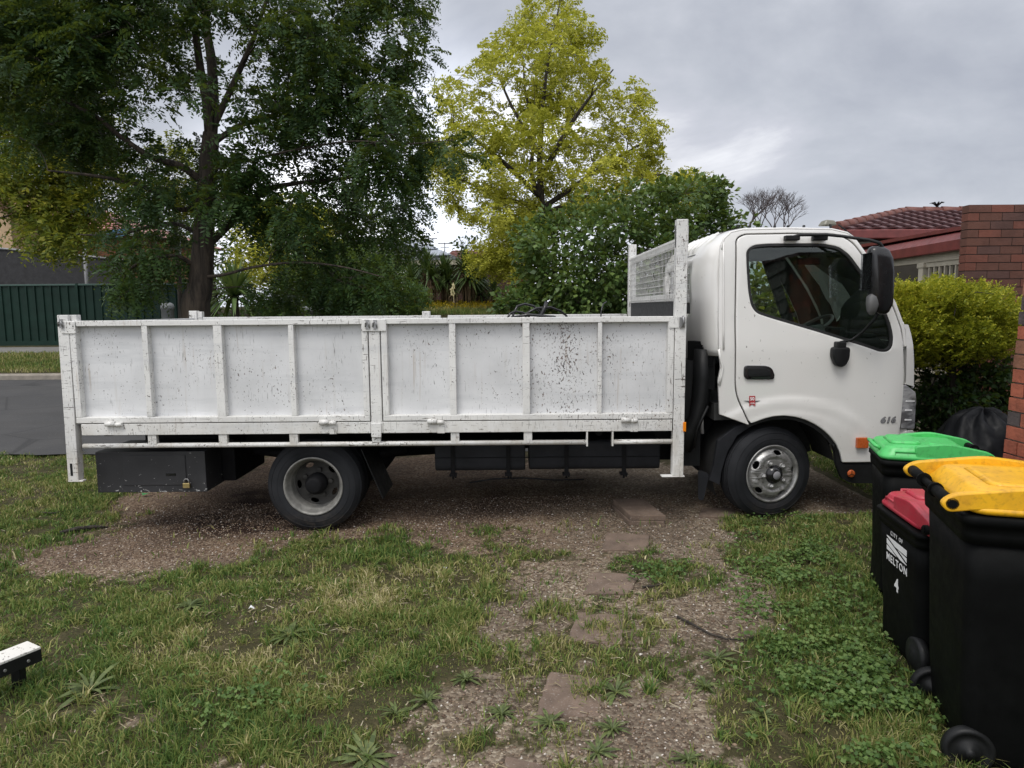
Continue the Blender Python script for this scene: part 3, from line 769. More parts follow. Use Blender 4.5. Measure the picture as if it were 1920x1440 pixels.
def tyre(b, c, w, out):
    """w width inwards; out = -1 faces the camera"""
    r = RT
    pr = [(0.232, 0.0), (0.245, 0.010), (0.285, 0.016), (0.335, 0.010), (0.362, -0.008), (0.376, -0.024), (0.384, -0.034)]
    n = len(pr)
    ribs = []
    ww = w - 0.068
    for k in range(5):
        a0 = -0.034 - ww * k / 5; a1 = -0.034 - ww * (k + 1) / 5
        ribs += [(0.385, a0), (0.385, a1 + 0.012), (0.375, a1 + 0.010), (0.375, a1 + 0.002)]
    back = [(rr, -w - hh) for rr, hh in pr[::-1]]
    b.lathe([(rr, hh) for rr, hh in pr + ribs + back], c, 'Y', 72)
def wheel(name, c, steer=0.0, front=True):
    c = Vector(c)
    t = MB(); tyre(t, c, 0.205, -1)
    # raised sidewall rings
    t.lathe([(0.292, 0.0165), (0.295, 0.019), (0.299, 0.0165)], c, 'Y', 60); t.lathe([(0.34, 0.0085), (0.343, 0.012), (0.347, 0.0065)], c, 'Y', 60)
    objs = []
    w = t.build(name, M['tyre'], truck); objs.append(w)
    if front:
        r = MB()
        # rim lip and barrel
        r.lathe([(0.225, -0.10), (0.226, -0.02), (0.236, 0.004), (0.243, 0.012), (0.241, 0.018), (0.230, 0.016), (0.222, 0.006), (0.214, -0.006), (0.207, -0.012)], c, 'Y', 64)
        # dished disc with five hand holes
        outer = [(0.209 * math.cos(a), 0.209 * math.sin(a)) for a in np.linspace(0, 2*math.pi, 72, endpoint=False)]
        loops = [outer, [(0.052 * math.cos(a), 0.052 * math.sin(a)) for a in np.linspace(0, 2*math.pi, 32, endpoint=False)]]
        for k in range(5):
            a = R_(80 + 72 * k); ct, st = math.cos(a), math.sin(a)
            loops.append([((0.181 + 0.019 * math.cos(q)) * ct - 0.036 * math.sin(q) * st, (0.181 + 0.019 * math.cos(q)) * st + 0.036 * math.sin(q) * ct) for q in np.linspace(0, 2*math.pi, 24, endpoint=False)])
        for rr in (0.118, 0.145, 0.160): pass
        vs, fs = flat2d(loops, 0.004)
        bm = bmesh.new(); bv = [bm.verts.new(v) for v in vs]
        for f in fs:
            try: bm.faces.new([bv[i] for i in f])
            except ValueError: pass
        bmesh.ops.remove_doubles(bm, verts=bm.verts, dist=1e-5)
        for k in range(18):
            a = math.pi * k / 18
            g = bm.verts[:] + bm.edges[:] + bm.faces[:]
            bmesh.ops.bisect_plane(bm, geom=g, plane_co=(0,0,0), plane_no=(math.cos(a), math.sin(a), 0), dist=1e-6)
        bmesh.ops.triangulate(bm, faces=bm.faces[:])
        bmesh.ops.subdivide_edges(bm, edges=[e for e in bm.edges if e.calc_length() > 0.03], cuts=2)
        def h(rad): return float(np.interp(rad, [0, 0.118, 0.128, 0.150, 0.178, 0.198, 0.21], [0.026, 0.026, 0.022, 0.034, 0.028, 0.004, -0.012]))
        vs = []; bm.verts.ensure_lookup_table(); bm.verts.index_update()
        for v in bm.verts:
            rad = math.hypot(v.co.x, v.co.y); vs.append(c + Vector((v.co.x, -(h(rad) + v.co.z), v.co.y)))
        r.add(vs, [[v.index for v in f.verts] for f in bm.faces], 0, True); bm.free()
        rim = r.build('rim', M['rim'], w); objs.append(rim)
        k_ = MB(); k_.lathe([(0.0, -0.055), (0.215, -0.06)], c, 'Y', 40); objs.append(k_.build('brake_drum', M['chassis'], w))
        hb_ = MB(); hb_.lathe([(0.078, 0.024), (0.078, 0.034), (0.066, 0.045), (0.062, 0.060), (0.046, 0.066), (0.040, 0.072), (0.0, 0.074)], c, 'Y', 32); objs.append(hb_.build('hub', M['black_gloss'], w))
        hc = MB(); hc.lathe([(0.034, 0.0735), (0.030, 0.078), (0.0, 0.079)], c, 'Y', 24); objs.append(hc.build('hub_cap', M['grey'], w))
        for k in range(5):
            a = R_(117 + 72 * k - 5); p = c + Vector((0.100 * math.cos(a), 0, 0.100 * math.sin(a)))
            n_ = MB(); n_.lathe([(0.027, 0.026), (0.027, 0.030), (0.023, 0.033)], p, 'Y', 20); n_.lathe([(0.019, 0.030), (0.019, 0.050), (0.015, 0.054), (0.0, 0.054)], p, 'Y', 6, smooth=False)
            n_.lathe([(0.010, 0.054), (0.009, 0.060), (0.0, 0.061)], p, 'Y', 10)
            objs.append(n_.build('wheel_nut', M['rim'], w))
    else:
        r = MB()
        r.lathe([(0.226, -0.14), (0.226, -0.02), (0.236, 0.002), (0.244, 0.010), (0.242, 0.017), (0.231, 0.016), (0.224, 0.004), (0.216, -0.010), (0.213, -0.035), (0.203, -0.045), (0.198, -0.060), (0.190, -0.14)], c, 'Y', 64)
        objs.append(r.build('rim', M['rim_dull'], w))
        d = MB()
        outer = [(0.195 * math.cos(a), 0.195 * math.sin(a)) for a in np.linspace(0, 2*math.pi, 48, endpoint=False)]
        loops = [outer]
        for k in range(5):
            a = R_(-30 + 72 * k); ct, st = math.cos(a), math.sin(a)
            loops.append([((0.158 + 0.019 * math.cos(q)) * ct - 0.035 * math.sin(q) * st, (0.158 + 0.019 * math.cos(q)) * st + 0.035 * math.sin(q) * ct) for q in np.linspace(0, 2*math.pi, 20, endpoint=False)])
        vs, fs = flat2d(loops, 0.004)
        d.add([c + Vector((u, 0.135 + max(0, 0.02 - 0.02 * math.hypot(u, v) / 0.2) - w_, v)) for u, v, w_ in vs], fs)
        objs.append(d.build('dish', M['rim_dark'], w))
        hb_ = MB(); hb_.lathe([(0.085, -0.13), (0.085, -0.05), (0.070, -0.035), (0.066, 0.0), (0.05, 0.006), (0.0, 0.006)], c, 'Y', 28); objs.append(hb_.build('hub', M['chassis'], w))
        for k in range(5):
            a = R_(80 + 72 * k); p = c + Vector((0.112 * math.cos(a), 0, 0.112 * math.sin(a)))
            n_ = MB(); n_.lathe([(0.020, -0.135), (0.020, -0.105), (0.0, -0.103)], p, 'Y', 6, smooth=False); objs.append(n_.build('wheel_nut', M['rim_dark'], w))
    if steer:
        for o in objs:
            rot = Matrix.Rotation(steer, 4, 'Z'); piv = c - origin(o)
            o.data.transform(Matrix.Translation(piv) @ rot @ Matrix.Translation(-piv))
    return w
wheel('front_wheel', (2.15, 5.55, 0.42), R_(13), True)
wheel('rear_wheel', (-1.63, 5.46, 0.367), 0, False)
for y_ in (5.70, 6.99, 7.23):
    b = MB(); tyre(b, Vector((-1.63, y_, 0.367)), 0.205, -1); b.build('rear_wheel', M['tyre'], truck)
b = MB(); tyre(b, Vector((2.15, 6.93, 0.42)), 0.205, -1); b.build('front_wheel', M['tyre'], truck)
# --- tool box with padlock
x0, z1 = P(178, 848, 5.50).x, 0.655; x1, z0 = P(388, 922, 5.50).x, 0.315
b = MB(); b.box(x0, x1, 5.50, 6.02, z0, z1)
b.box(x0 + 0.22, x1 - 0.16, 5.492, 5.50, z0 + 0.06, z1 - 0.03)
def chipped_black():
    t = NT('chipped_black_paint'); c = t.coord()
    f = t.noise(t.mapping(c, (1, 1, 1.6)), 26, 4, 0.65, 0.5)
    sz = t.n('ShaderNodeSeparateXYZ', {0: c}).outputs[2]
    low = t.n('ShaderNodeMapRange', {0: sz, 1: 0.33, 2: 0.42, 3: 0.085, 4: 0.0}).outputs[0]
    k = t.ramp(t.math('ADD', f, low), (0.685, 0.0), (0.70, 0.9))
    t.set('Base Color', t.mix(k, t.ramp(t.noise(c, 4, 4), (0.3, (0.016, 0.016, 0.018)), (0.7, (0.030, 0.030, 0.033))), (0.45, 0.45, 0.44))); t.set('Roughness', 0.5); t.bump(t.noise(c, 3, 3), 0.2, 0.02)
    return t.m
tb = b.build('toolbox', chipped_black(), truck, bevel=0.004)
b = MB(); pl = P(351, 908, 5.49)
b.box(pl.x - 0.028, pl.x + 0.028, 5.468, 5.488, pl.z - 0.028, pl.z + 0.014)
b.build('padlock', M['brass'], tb, bevel=0.004)
b = MB(); b.tube([(pl.x - 0.019, 5.478, pl.z + 0.01), (pl.x - 0.019, 5.478, pl.z + 0.035), (pl.x - 0.01, 5.478, pl.z + 0.047), (pl.x + 0.01, 5.478, pl.z + 0.047), (pl.x + 0.019, 5.478, pl.z + 0.035), (pl.x + 0.019, 5.478, pl.z + 0.01)], 0.005, 8)
b.build('padlock_shackle', M['steel'], tb)
b = MB(); b.box(pl.x - 0.17, pl.x - 0.09, 5.487, 5.4915, 0.455, 0.475); b.build('handle', M['black_gloss'], tb)
b = MB(); xx = P(450, 870, 5.9).x; b.box(x1 + 0.002, xx, 5.80, 6.5, 0.33, 0.70); b.build('spare_box', M['chassis'], truck, bevel=0.01)
# --- tanks and battery box between the axles
def tankbox(xa, xb, za, zb, y0, y1, nm):
    b = MB(); prof_ = rounded([(y0, za), (y1, za), (y1, zb), (y0, zb)], 0.05, 5)
    b.loft([[(xa, y, z) for y, z in prof_], [(xb, y, z) for y, z in prof_]], 0, False)
    b.build(nm, M['tank'], truck, bevel=0.012)
ya = 5.62
tankbox(P(815, 850, ya).x, P(985, 850, ya).x, 0.44, 0.70, ya, 6.0, 'fuel_tank')
tankbox(P(992, 850, ya).x, P(1238, 850, ya).x, 0.445, 0.70, ya, 6.0, 'battery_box')
b = MB()
for px in (849, 953, 1062, 1170):
    x = P(px, 850, ya).x
    b.box(x - 0.018, x + 0.018, ya - 0.012, ya - 0.003, 0.42, 0.72); b.box(x - 0.03, x + 0.03, ya - 0.02, ya + 0.05, 0.40, 0.42)
    b.tube([(x, ya + 0.0, 0.375), (x, ya, 0.41)], 0.01, 6); b.tube([(x + 0.02, ya + 0.0, 0.385), (x + 0.02, ya, 0.41)], 0.008, 6)
b.tube([P(880, 905, ya), P(925, 898, ya), P(980, 896, ya), P(1040, 900, ya), P(1095, 899, ya)], 0.007, 6)
b.box(P(815, 870, ya).x, P(1238, 870, ya).x, ya - 0.006, ya + 0.0, 0.555, 0.562)
b.build('tank_strap', M['chassis'], truck)
b = MB(); x = P(1122, 820, 5.6).x; b.tube([(x, 5.7, 0.79), (x, 5.56, 0.78)], 0.035, 12); b.build('filler_cap', M['chassis'], truck)
tankbox(-0.55, 1.15, 0.36, 0.72, 6.98, 7.42, 'added_shade_box'); tankbox(-3.35, -2.35, 0.34, 0.72, 7.0, 7.45, 'added_shade_box')  # unseen boxes added on the far side to keep light from under the tray
b = MB(); b.lathe([(0.18, 0.0), (0.20, -0.04), (0.30, -0.05), (0.36, 0.0), (0.385, 0.06), (0.385, 0.15), (0.36, 0.20), (0.30, 0.215), (0.19, 0.20), (0.18, 0.0)], (-2.62, 6.47, 0.56), 'Z', 36); b.build('added_shade_tyre', M['tyre'], truck)  # unseen tyre added under the tray, also blocks light there
# --- mud flap of the rear wheel
b = MB()
f0 = [P(672, 838, 5.50), P(738, 840, 5.50), P(742, 905, 5.50), P(717, 936, 5.50)]
f0 = [P(676, 842, 5.50), P(717, 935, 5.50)]
b.add([(f0[0].x, 5.50, f0[0].z), (f0[1].x, 5.50, f0[1].z), (f0[1].x, 5.96, f0[1].z), (f0[0].x, 5.96, f0[0].z)] + [(f0[0].x + 0.008, 5.50, f0[0].z), (f0[1].x + 0.008, 5.50, f0[1].z), (f0[1].x + 0.008, 5.96, f0[1].z), (f0[0].x + 0.008, 5.96, f0[0].z)],
      [(0,1,2,3), (4,7,6,5), (0,4,5,1), (1,5,6,2), (2,6,7,3), (3,7,4,0)])
b.build('mud_flap', M['black'], truck)
b = MB(); b.box(-1.2, -0.6, 5.6, 6.0, 0.66, 0.72); b.box(-2.3, -1.0, 5.6, 5.98, 0.77, 0.79); b.build('wheel_guard', M['chassis'], truck)
# ================================================================== CAB
YC, YCF = 5.50, 7.17
def lean(x, z):
    a = max(0.0, z - 1.45) * 0.075 + max(0.0, z - 2.15) ** 2 * 0.35
    a += max(0.0, (x - 3.02) / 0.22) ** 2 * 0.055
    return a
def relief(x, z):
    """the pressed arch over the front wheel (stands out a little)"""
    cx, cz = 2.26, 0.40
    d = math.hypot((x - cx) * 0.82, z - cz)
    s = 1 / (1 + math.exp((d - 0.66) / 0.011)); s2 = 1 / (1 + math.exp((d - 0.545) / 0.008))
    k = min(1.0, max(0.0, (3.08 - x) / 0.35))
    return (0.015 * s + 0.006 * s2) * k
def PC(px, py):
    Y = YC
    for _ in range(5):
        p = P(px, py, Y); Y = YC + lean(p.x, p.z)
    return (p.x, p.z)
def side_mesh(name, loops, mat, parent, y_off=0.0, th=0.012, bevel=0.006, step=0.045, mirror=True):
    if bevel > 0.003: loops = [offset_poly(lp, -bevel if i == 0 else bevel) for i, lp in enumerate(loops)]
    vs, fs = flat2d(loops, th, bevel, 2)
    bm = bmesh.new(); bv = [bm.verts.new(v) for v in vs]
    for f in fs:
        try: bm.faces.new([bv[i] for i in f])
        except ValueError: pass
    bmesh.ops.remove_doubles(bm, verts=bm.verts, dist=1e-5)
    xs = [v.co.x for v in bm.verts]; zs = [v.co.y for v in bm.verts]
    for lo, hi, nrm in ((min(xs), max(xs), (1, 0, 0)), (min(zs), max(zs), (0, 1, 0))):
        t = lo + step
        while t < hi:
            bmesh.ops.bisect_plane(bm, geom=bm.verts[:] + bm.edges[:] + bm.faces[:], plane_co=(t * nrm[0], t * nrm[1], 0), plane_no=nrm, dist=1e-6)
            t += step
    bm.verts.index_update()
    out_ = []
    o0 = origin(parent)
    for v in bm.verts:
        x, z = v.co.x, v.co.y
        out_.append(Vector((x, YC + y_off + lean(x, z) - relief(x, z) - v.co.z, z)) - o0)
    me = bpy.data.meshes.new(name); me.from_pydata(out_, [], [[v.index for v in f.verts] for f in bm.faces]); bm.free()
    me.materials.append(mat)
    bm = bmesh.new(); bm.from_mesh(me); bmesh.ops.recalc_face_normals(bm, faces=bm.faces[:])
    for f in bm.faces: f.smooth = True
    for e in bm.edges:
        if len(e.link_faces) == 2 and e.calc_face_angle(0) > R_(35): e.smooth = False
    bm.to_mesh(me); bm.free()
    o = bpy.data.objects.new(name, me); COL.objects.link(o); o.parent = parent
    return o
def thin(poly, m=0.004):
    out_ = [poly[0]]
    for p in poly[1:]:
        if math.dist(p, out_[-1]) > m: out_.append(p)
    if math.dist(out_[0], out_[-1]) < m: out_.pop()
    return out_
def offset_poly(poly, d):
    poly = thin(poly); n = len(poly); out_ = []
    area = sum(poly[i][0] * poly[(i+1) % n][1] - poly[(i+1) % n][0] * poly[i][1] for i in range(n))
    sg = 1 if area > 0 else -1
    for i in range(n):
        p0, p1, p2 = (Vector(poly[(i+k) % n]) for k in (-1, 0, 1))
        a = (p1 - p0).normalized(); c_ = (p2 - p1).normalized()
        nn = Vector((a.y + c_.y, -a.x - c_.x)); l = nn.length
        if l < 1e-6: out_.append(tuple(p1)); continue
        nn /= l; k = max(0.5, nn.dot(Vector((a.y, -a.x))))
        out_.append(tuple(p1 + nn * (sg * d / k)))
    return out_
# door: outline, with window hole
door_px = [(1381, 448), (1396, 440.5), (1480, 439), (1560, 440), (1585, 447), (1600, 458), (1625, 492), (1650, 530), (1672, 572), (1689, 618), (1694, 660), (1695, 700), (1693.5, 735), (1689, 790), (1682, 835), (1672, 866),
           (1609, 866), (1577, 866), (1573, 848), (1566, 832), (1556, 819), (1543, 806.5), (1528, 796), (1510, 787), (1490, 781), (1468, 778.5), (1448, 780), (1430, 784.5), (1405, 794), (1399, 781), (1390, 760), (1382.5, 742), (1379.8, 722), (1379.5, 600)]
door = [PC(*p) for p in door_px]
door = rounded(door, [0.05, .03] + [0.04] * 13 + [0.02, 0.01, 0.01] + [0.02] * 10 + [0.006] + [0.05] * 5, 4)
win_px = [(1399, 470), (1412, 460), (1440, 457.5), (1540, 457), (1572, 463), (1592, 478), (1612, 505), (1640, 548), (1658, 580), (1669, 608), (1674, 632), (1672, 650), (1664, 659), (1650, 659.5), (1620, 649), (1530, 621), (1445, 596), (1418, 587), (1408, 573), (1403, 545), (1400, 500)]
win = rounded([PC(*p) for p in win_px], 0.04, 4)
door_o = side_mesh('door', [door, win], M['cab'], truck, 0.012, 0.010, 0.008)
tag(door_o, 'white driver door with plate-sized dark window and pressed arch over the wheel')
del door_o['label']
# window rubber and glass
fr = side_mesh('window_seal', [offset_poly(win, 0.004), offset_poly(win, -0.017)], M['seam'], door_o, 0.010, 0.012, 0.002, 0.3)
gl = side_mesh('door_glass', [offset_poly(win, -0.010)], M['glass'], door_o, 0.019, 0.0015, 0.0, 0.12)
# body side behind the door (pillar) and over it
gap = offset_poly(door, 0.0105)
body_px = [(1349, 482), (1351, 460), (1358, 445), (1370, 435), (1392, 431), (1480, 429), (1560, 430.5), (1590, 438), (1607, 451), (1632, 486), (1657, 525), (1680, 568), (1696, 612), (1701, 650)]
front_edge = [PC(*p) for p in body_px]
# pillar strip: between its own outer edge and the door's rear edge
def near_idx(poly, p): return min(range(len(poly)), key=lambda i: (poly[i][0]-p[0])**2 + (poly[i][1]-p[1])**2)
ia = near_idx(gap, PC(1404, 796)); ib = near_idx(gap, PC(1693, 640))
seq = []
k = ib
n_ = len(gap)
# walk the door outline from the front top round over the roof and down the rear edge
i0, i1 = ib, ia
step_ = -1
tst = gap[(ib - 1) % n_]
seq = []
i = ib
while True:
    seq.append(gap[i]); 
    if i == ia: break
    i = (i + step_) % n_
pill = [PC(*p) for p in ((1349, 777), (1346.5, 714), (1351, 690), (1348, 660), (1347, 600))] + [PC(*p) for p in body_px]
poly = pill + seq
pil = side_mesh('body_side', [poly], M['cab'], truck, 0.012, 0.010, 0.006)
# black rubber behind the shut lines
sm = side_mesh('door_seal', [offset_poly(door, 0.03), offset_poly(win, 0.03)], M['seam'], truck, 0.034, 0.004, 0.0, 0.3)
# recessed swage line on the pillar
b = MB()
ln = [PC(1356, y_) for y_ in (455, 500, 560, 620, 655)]
b.tube([(x, YC + lean(x, z) - 0.009, z) for x, z in ln] , 0.007, 8); b.build('pillar_swage', M['cab'], pil)
b = MB()
ln = [PC(px, py) for px, py in ((1347, 655), (1350, 672), (1355, 688), (1352, 705), (1348.5, 722))]
b.tube([(x, YC + lean(x, z) - 0.006, z) for x, z in ln], 0.010, 8); b.build('pillar_flare', M['cab'], pil)
# front corner panel and lamp
fc = rounded([PC(*p) for p in ((1703, 607), (1708, 622), (1712.5, 645), (1714.5, 680), (1714, 726), (1697, 721.5), (1698, 650), (1695.5, 618), (1692, 606))], [0.01, 0.02, .02, .02, 0.004, 0.004, .02, .01, .004], 3)
side_mesh('front_corner_panel', [fc], M['cab'], truck, 0.014, 0.012, 0.007)
# --- shell: rear wall, roof, front, far side
def xr(z): return float(np.interp(z, [0.70, 1.0, 1.30, 1.50, 2.05, 2.22, 2.30, 2.38, 2.425, 2.45, 2.46], [1.66, 1.645, 1.62, 1.575, 1.545, 1.565, 1.61, 1.71, 1.80, 1.89, 1.99]))
def xf(z):
    zz = [0.70, 1.14, 1.47, 1.66, 1.80, 2.00, 2.20, 2.32, 2.40, 2.425, 2.45, 2.46]
    return float(np.interp(z, zz, [3.235, 3.25, 3.245, 3.20, 3.13, 3.01, 2.86, 2.76, 2.67, 2.60, 2.48, 2.35]))
def yin(z): return float(np.interp(z, [0.7, 1.45, 2.15, 2.32, 2.38, 2.425, 2.45, 2.46], [0.0, 0.0, 0.053, 0.075, 0.095, 0.150, 0.24, 0.36]))
def ring(z):
    a, f, yi = xr(z), xf(z), yin(z); y0, y1 = YC + 0.018 + yi, YCF - yi
    pts = []; tagz = []
    rr, rf = 0.13, 0.10
    for t in np.linspace(0, 1, 14): pts.append((a + rr + (f - rf - a - rr) * t, y0)); tagz.append('near')
    for t in np.linspace(0, 1, 6)[1:]: an = t * math.pi/2; pts.append((f - rf + rf * math.sin(an), y0 + rf * (1 - math.cos(an)))); tagz.append('fc')
    for t in np.linspace(0, 1, 9)[1:-1]: pts.append((f + 0.05 * math.sin(math.pi * t), y0 + rf + (y1 - y0 - 2*rf) * t)); tagz.append('front')
    for t in np.linspace(0, 1, 6)[:]: an = t * math.pi/2; pts.append((f - rf + rf * math.cos(an), y1 - rf + rf * math.sin(an))); tagz.append('fc2')
    for t in np.linspace(0, 1, 14)[1:]: pts.append((f - rf + (a + rr - f + rf) * t, y1)); tagz.append('far')
    for t in np.linspace(0, 1, 7)[1:]: an = t * math.pi/2; pts.append((a + rr - rr * math.sin(an), y1 - rr * (1 - math.cos(an)))); tagz.append('rc2')
    ylist = [6.90, 6.84, 6.66, 6.45, 6.25, 6.05, 5.95, 5.86]
    for y in ylist: pts.append((a - 0.012, y)); tagz.append('rear')
    for t in np.linspace(0, 1, 8)[:-1]: an = t * math.pi/2; pts.append((a + rr * (1 - math.cos(an)), y0 + 0.24 - 0.24 * math.sin(an))); tagz.append('rc')
    return [(x, y, z) for x, y in pts], tagz
zs = [0.70, 0.80, 0.90, 1.0, 1.1, 1.2, 1.3, 1.4, 1.45, 1.5, 1.6, 1.70, 1.74, 1.85, 1.95, 2.05, 2.10, 2.14, 2.20, 2.23, 2.26, 2.30, 2.34, 2.38, 2.405, 2.425, 2.44, 2.45, 2.457, 2.46]
rings = [ring(z) for z in zs]; tg = rings[0][1]; n = len(tg)
vs = [p for r, _ in rings for p in r]; fs = []
for i in range(len(zs) - 1):
    zc = (zs[i] + zs[i+1]) / 2
    for k in range(n):
        k2 = (k + 1) % n
        c_ = Vector(vs[i*n+k]) + Vector(vs[i*n+k2]); c_ /= 2
        t0, t1 = tg[k], tg[k2]
        if t0 == 'near' and t1 == 'near' and zc < 2.385 : continue
        if 'fc' in (t0, t1) and zc < 1.44: continue
        if t0 == 'fc' and t1 == 'fc' and zc < 2.385 and c_.y < YC + 0.05 + yin(zc): continue
        if t0 in ('front',) and t1 == 'front' and 1.50 < zc < 2.30: continue
        if 'front' in (t0, t1) and 1.50 < zc < 2.30 and 5.68 < c_.y < 7.02: continue
        if t0 == 'far' and t1 == 'far' and 1.50 < zc < 2.26 and 2.02 < c_.x < xf(zc) - 0.16: continue
        if t0 == 'rear' and t1 == 'rear' and 1.74 < zc < 2.14 and 5.95 < c_.y < 6.84: continue
        if zc < 1.42 and t0 in ('near', 'fc', 'rc') and t1 in ('near', 'fc') : continue
        if zc < 1.40 and t0 in ('rc', 'rear') and c_.y < 5.86: continue
        fs.append((i*n+k, i*n+k2, (i+1)*n+k2, (i+1)*n+k))
fs.append(list(range((len(zs)-1)*n, len(zs)*n)))
b = MB(); b.add(vs, fs, 0, True)
shell = b.build('cab_shell', [M['cab'], M['headlining']], truck)
so = shell.modifiers.new('thickness', 'SOLIDIFY'); so.thickness = 0.02; so.offset = -1; so.material_offset = 1; so.material_offset_rim = 0
# pressed ribs on the sloping rear roof edge and the seam below them
b = MB()
for y in np.linspace(5.98, 6.75, 6):
    b = MB(); b.tube([(xr(2.25) - 0.008, y, 2.255), (xr(2.32) - 0.005, y, 2.325), (xr(2.38) - 0.004, y, 2.385), (xr(2.42), y, 2.428)], 0.014, 6)
    b.build('roof_rib', M['cab'], shell)
b = MB(); b.tube([(xr(2.235) - 0.013, 6.85, 2.237), (xr(2.235) - 0.013, 5.86, 2.237)], 0.005, 6)
b.build('rear_seam', M['grey'], shell)
b = MB(); b.tube([(1.60 + 0.02, YC + 0.10, 2.05), (1.58, YC + 0.2, 2.05)], 0.004, 5); 
for dz, dy, r_ in ((2.10, 0.16, .008), (2.04, 0.20, .006), (1.98, 0.13, .006), (2.16, 0.22, .006), (1.80, 0.18, .008)):
    pass
# roof rivets
b = MB()
for px in (1386, 1407, 1455, 1480, 1510):
    b = MB(); p = P(px, 428, 5.72); b.lathe([(0.012, 2.45), (0.011, 2.462), (0.0, 2.466)], (p.x, 5.75, 0), 'Z', 10)
    b.build('roof_rivet', M['black'], shell)
# drip rail along the top of the door frame
b = MB(); ln = [PC(*p) for p in ((1353, 470), (1357, 450), (1370, 437), (1392, 432), (1480, 430), (1560, 431.5), (1588, 438), (1605, 450))]
b.tube([(x, YC + lean(x, z) + 0.004, z + 0.006) for x, z in ln], 0.010, 8); b.build('drip_rail', M['cab'], shell)
# glass all round
b = MB()
b.add([(1.552, 5.93, 1.73), (1.552, 6.86, 1.73), (1.556, 6.86, 2.15), (1.556, 5.93, 2.15)], [(0,1,2,3)])
b.build('rear_glass', M['glass'], shell)
b = MB()
zz = [1.48, 1.66, 1.8, 2.0, 2.2, 2.32]
b.add([(xf(z) - 0.012 + 0.05 * math.sin(math.pi * t), YC + 0.1 + 1.47 * t, z) for z in zz for t in np.linspace(0, 1, 9)], [(j*9+i, j*9+i+1, (j+1)*9+i+1, (j+1)*9+i) for j in range(5) for i in range(8)], 0, True)
b.build('windscreen', M['glass'], shell)
b = MB()
zz = [1.48, 1.7, 2.0, 2.28]
b.add([(x_, YCF - 0.012 - yin(z), z) for z in zz for x_ in (1.98, xf(z) - 0.10)], [(j*2, j*2+1, j*2+3, j*2+2) for j in range(3)])
b.build('far_door_glass', M['glass'], shell)
# wipers / black windscreen edge
b = MB(); ln = [(1586, 443), (1604, 455), (1630, 490), (1655, 528), (1677, 570), (1694, 615), (1699, 650)]
b.tube([(PC(*p)[0] + 0.012, YC + lean(*PC(*p)) + 0.035, PC(*p)[1] + 0.012) for p in ln], 0.014, 8); b.build('windscreen_seal', M['seam'], shell)
# --- lamp cluster at the front corner
lp = rounded([PC(*p) for p in ((1694, 721), (1700, 722.5), (1717, 736), (1718.5, 752), (1716.5, 775), (1715, 804), (1689.5, 804), (1690.5, 770))], 0.012, 3)
hl = side_mesh('headlight', [lp], M['headlight'], truck, 0.012, 0.010, 0.006, 0.06)
b = MB()
for py, c0, c1 in ((752, 1698, 1714), (769, 1697, 1709), (787, 1696, 1708)):
    b = MB(); a_, c_ = PC(c0, py), PC(c1, py); b.bar((a_[0], YC + lean(*a_) - 0.006, a_[1]), (c_[0], YC + lean(*c_) - 0.006, c_[1]), 0.006, 0.012)
    b.build('bulb_reflector', M['white_print'], hl)
bp = rounded([PC(*p) for p in ((1697, 808), (1712, 806), (1719, 816), (1720, 866), (1694, 866))], 0.012, 3)
side_mesh('bumper', [bp], M['cab'], truck, 0.020, 0.012, 0.008, 0.1)
b = MB(); b.box(2.95, 3.27, 5.56, 7.11, 0.46, 0.86); b.build('bumper_bar', M['cab'], truck, bevel=0.03)
# step box, under the door
sp = rounded([PC(*p) for p in ((1560, 830), (1577, 868), (1700, 868), (1698, 905), (1592, 906), (1575, 897), (1564, 870))], 0.02, 3)
stp = side_mesh('step_skirt', [sp], M['black'], truck, 0.018, 0.012, 0.006, 0.1)
p = PC(1592, 886); b = MB(); b.lathe([(0.030, 0.0), (0.030, 0.010), (0.026, 0.014), (0.0, 0.015)], (p[0], YC - 0.030, p[1]), 'Y', 24); b.build('round_reflector', M['amber_dark'], stp)
b = MB()
for k in range(3):
    a_ = R_(90 + 120 * k); b.bar((p[0], YC - 0.045, p[1]), (p[0] + 0.028 * math.cos(a_), YC - 0.045, p[1] + 0.028 * math.sin(a_)), 0.004, 0.006, (0, 1, 0))
b.build('reflector_rib', M['black'], stp)
a_, c_ = PC(1602, 819), PC(1622, 838); b = MB(); b.box(a_[0], c_[0], YC - 0.055, YC - 0.02, c_[1], a_[1]); b.build('indicator', M['amber_dark'], truck, bevel=0.004)
# --- door furniture
hp = rounded([PC(*p) for p in ((1394, 685), (1436, 685.5), (1446, 690), (1451, 703), (1449, 711), (1398, 711), (1393.5, 705))], 0.03, 4)
dh = side_mesh('door_handle', [hp], M['black_gloss'], door_o, -0.012, 0.008, 0.006, 0.2)
hp2 = rounded([PC(*p) for p in ((1399, 689), (1434, 689.5), (1443, 696), (1444, 705), (1401, 706.5))], 0.02, 4)
side_mesh('handle_grip', [hp2], M['black'], door_o, -0.023, 0.004, 0.004, 0.2)
b = MB(); kx = PC(1404, 706); b.lathe([(0.012, 0.0), (0.010, 0.006), (0, 0.006)], (kx[0], YC - 0.02, kx[1]), 'Y', 14); b.build('keyhole', M['steel'], door_o)
def decal(txt, px, py, size, mat, parent, name, shear=0.0, yoff=-0.0125, space=1.0, bold=0.0, sx=1.0):
    vs, fs = text2d(txt, size, 0.001, shear, space, bold)
    c_ = PC(px, py); b = MB()
    b.add([(c_[0] + u * sx, YC + yoff + lean(c_[0] + u * sx, c_[1] + v) - relief(c_[0] + u * sx, c_[1] + v) - w, c_[1] + v) for u, v, w in vs], fs)
    return b.build(name, mat, parent, fix=False)
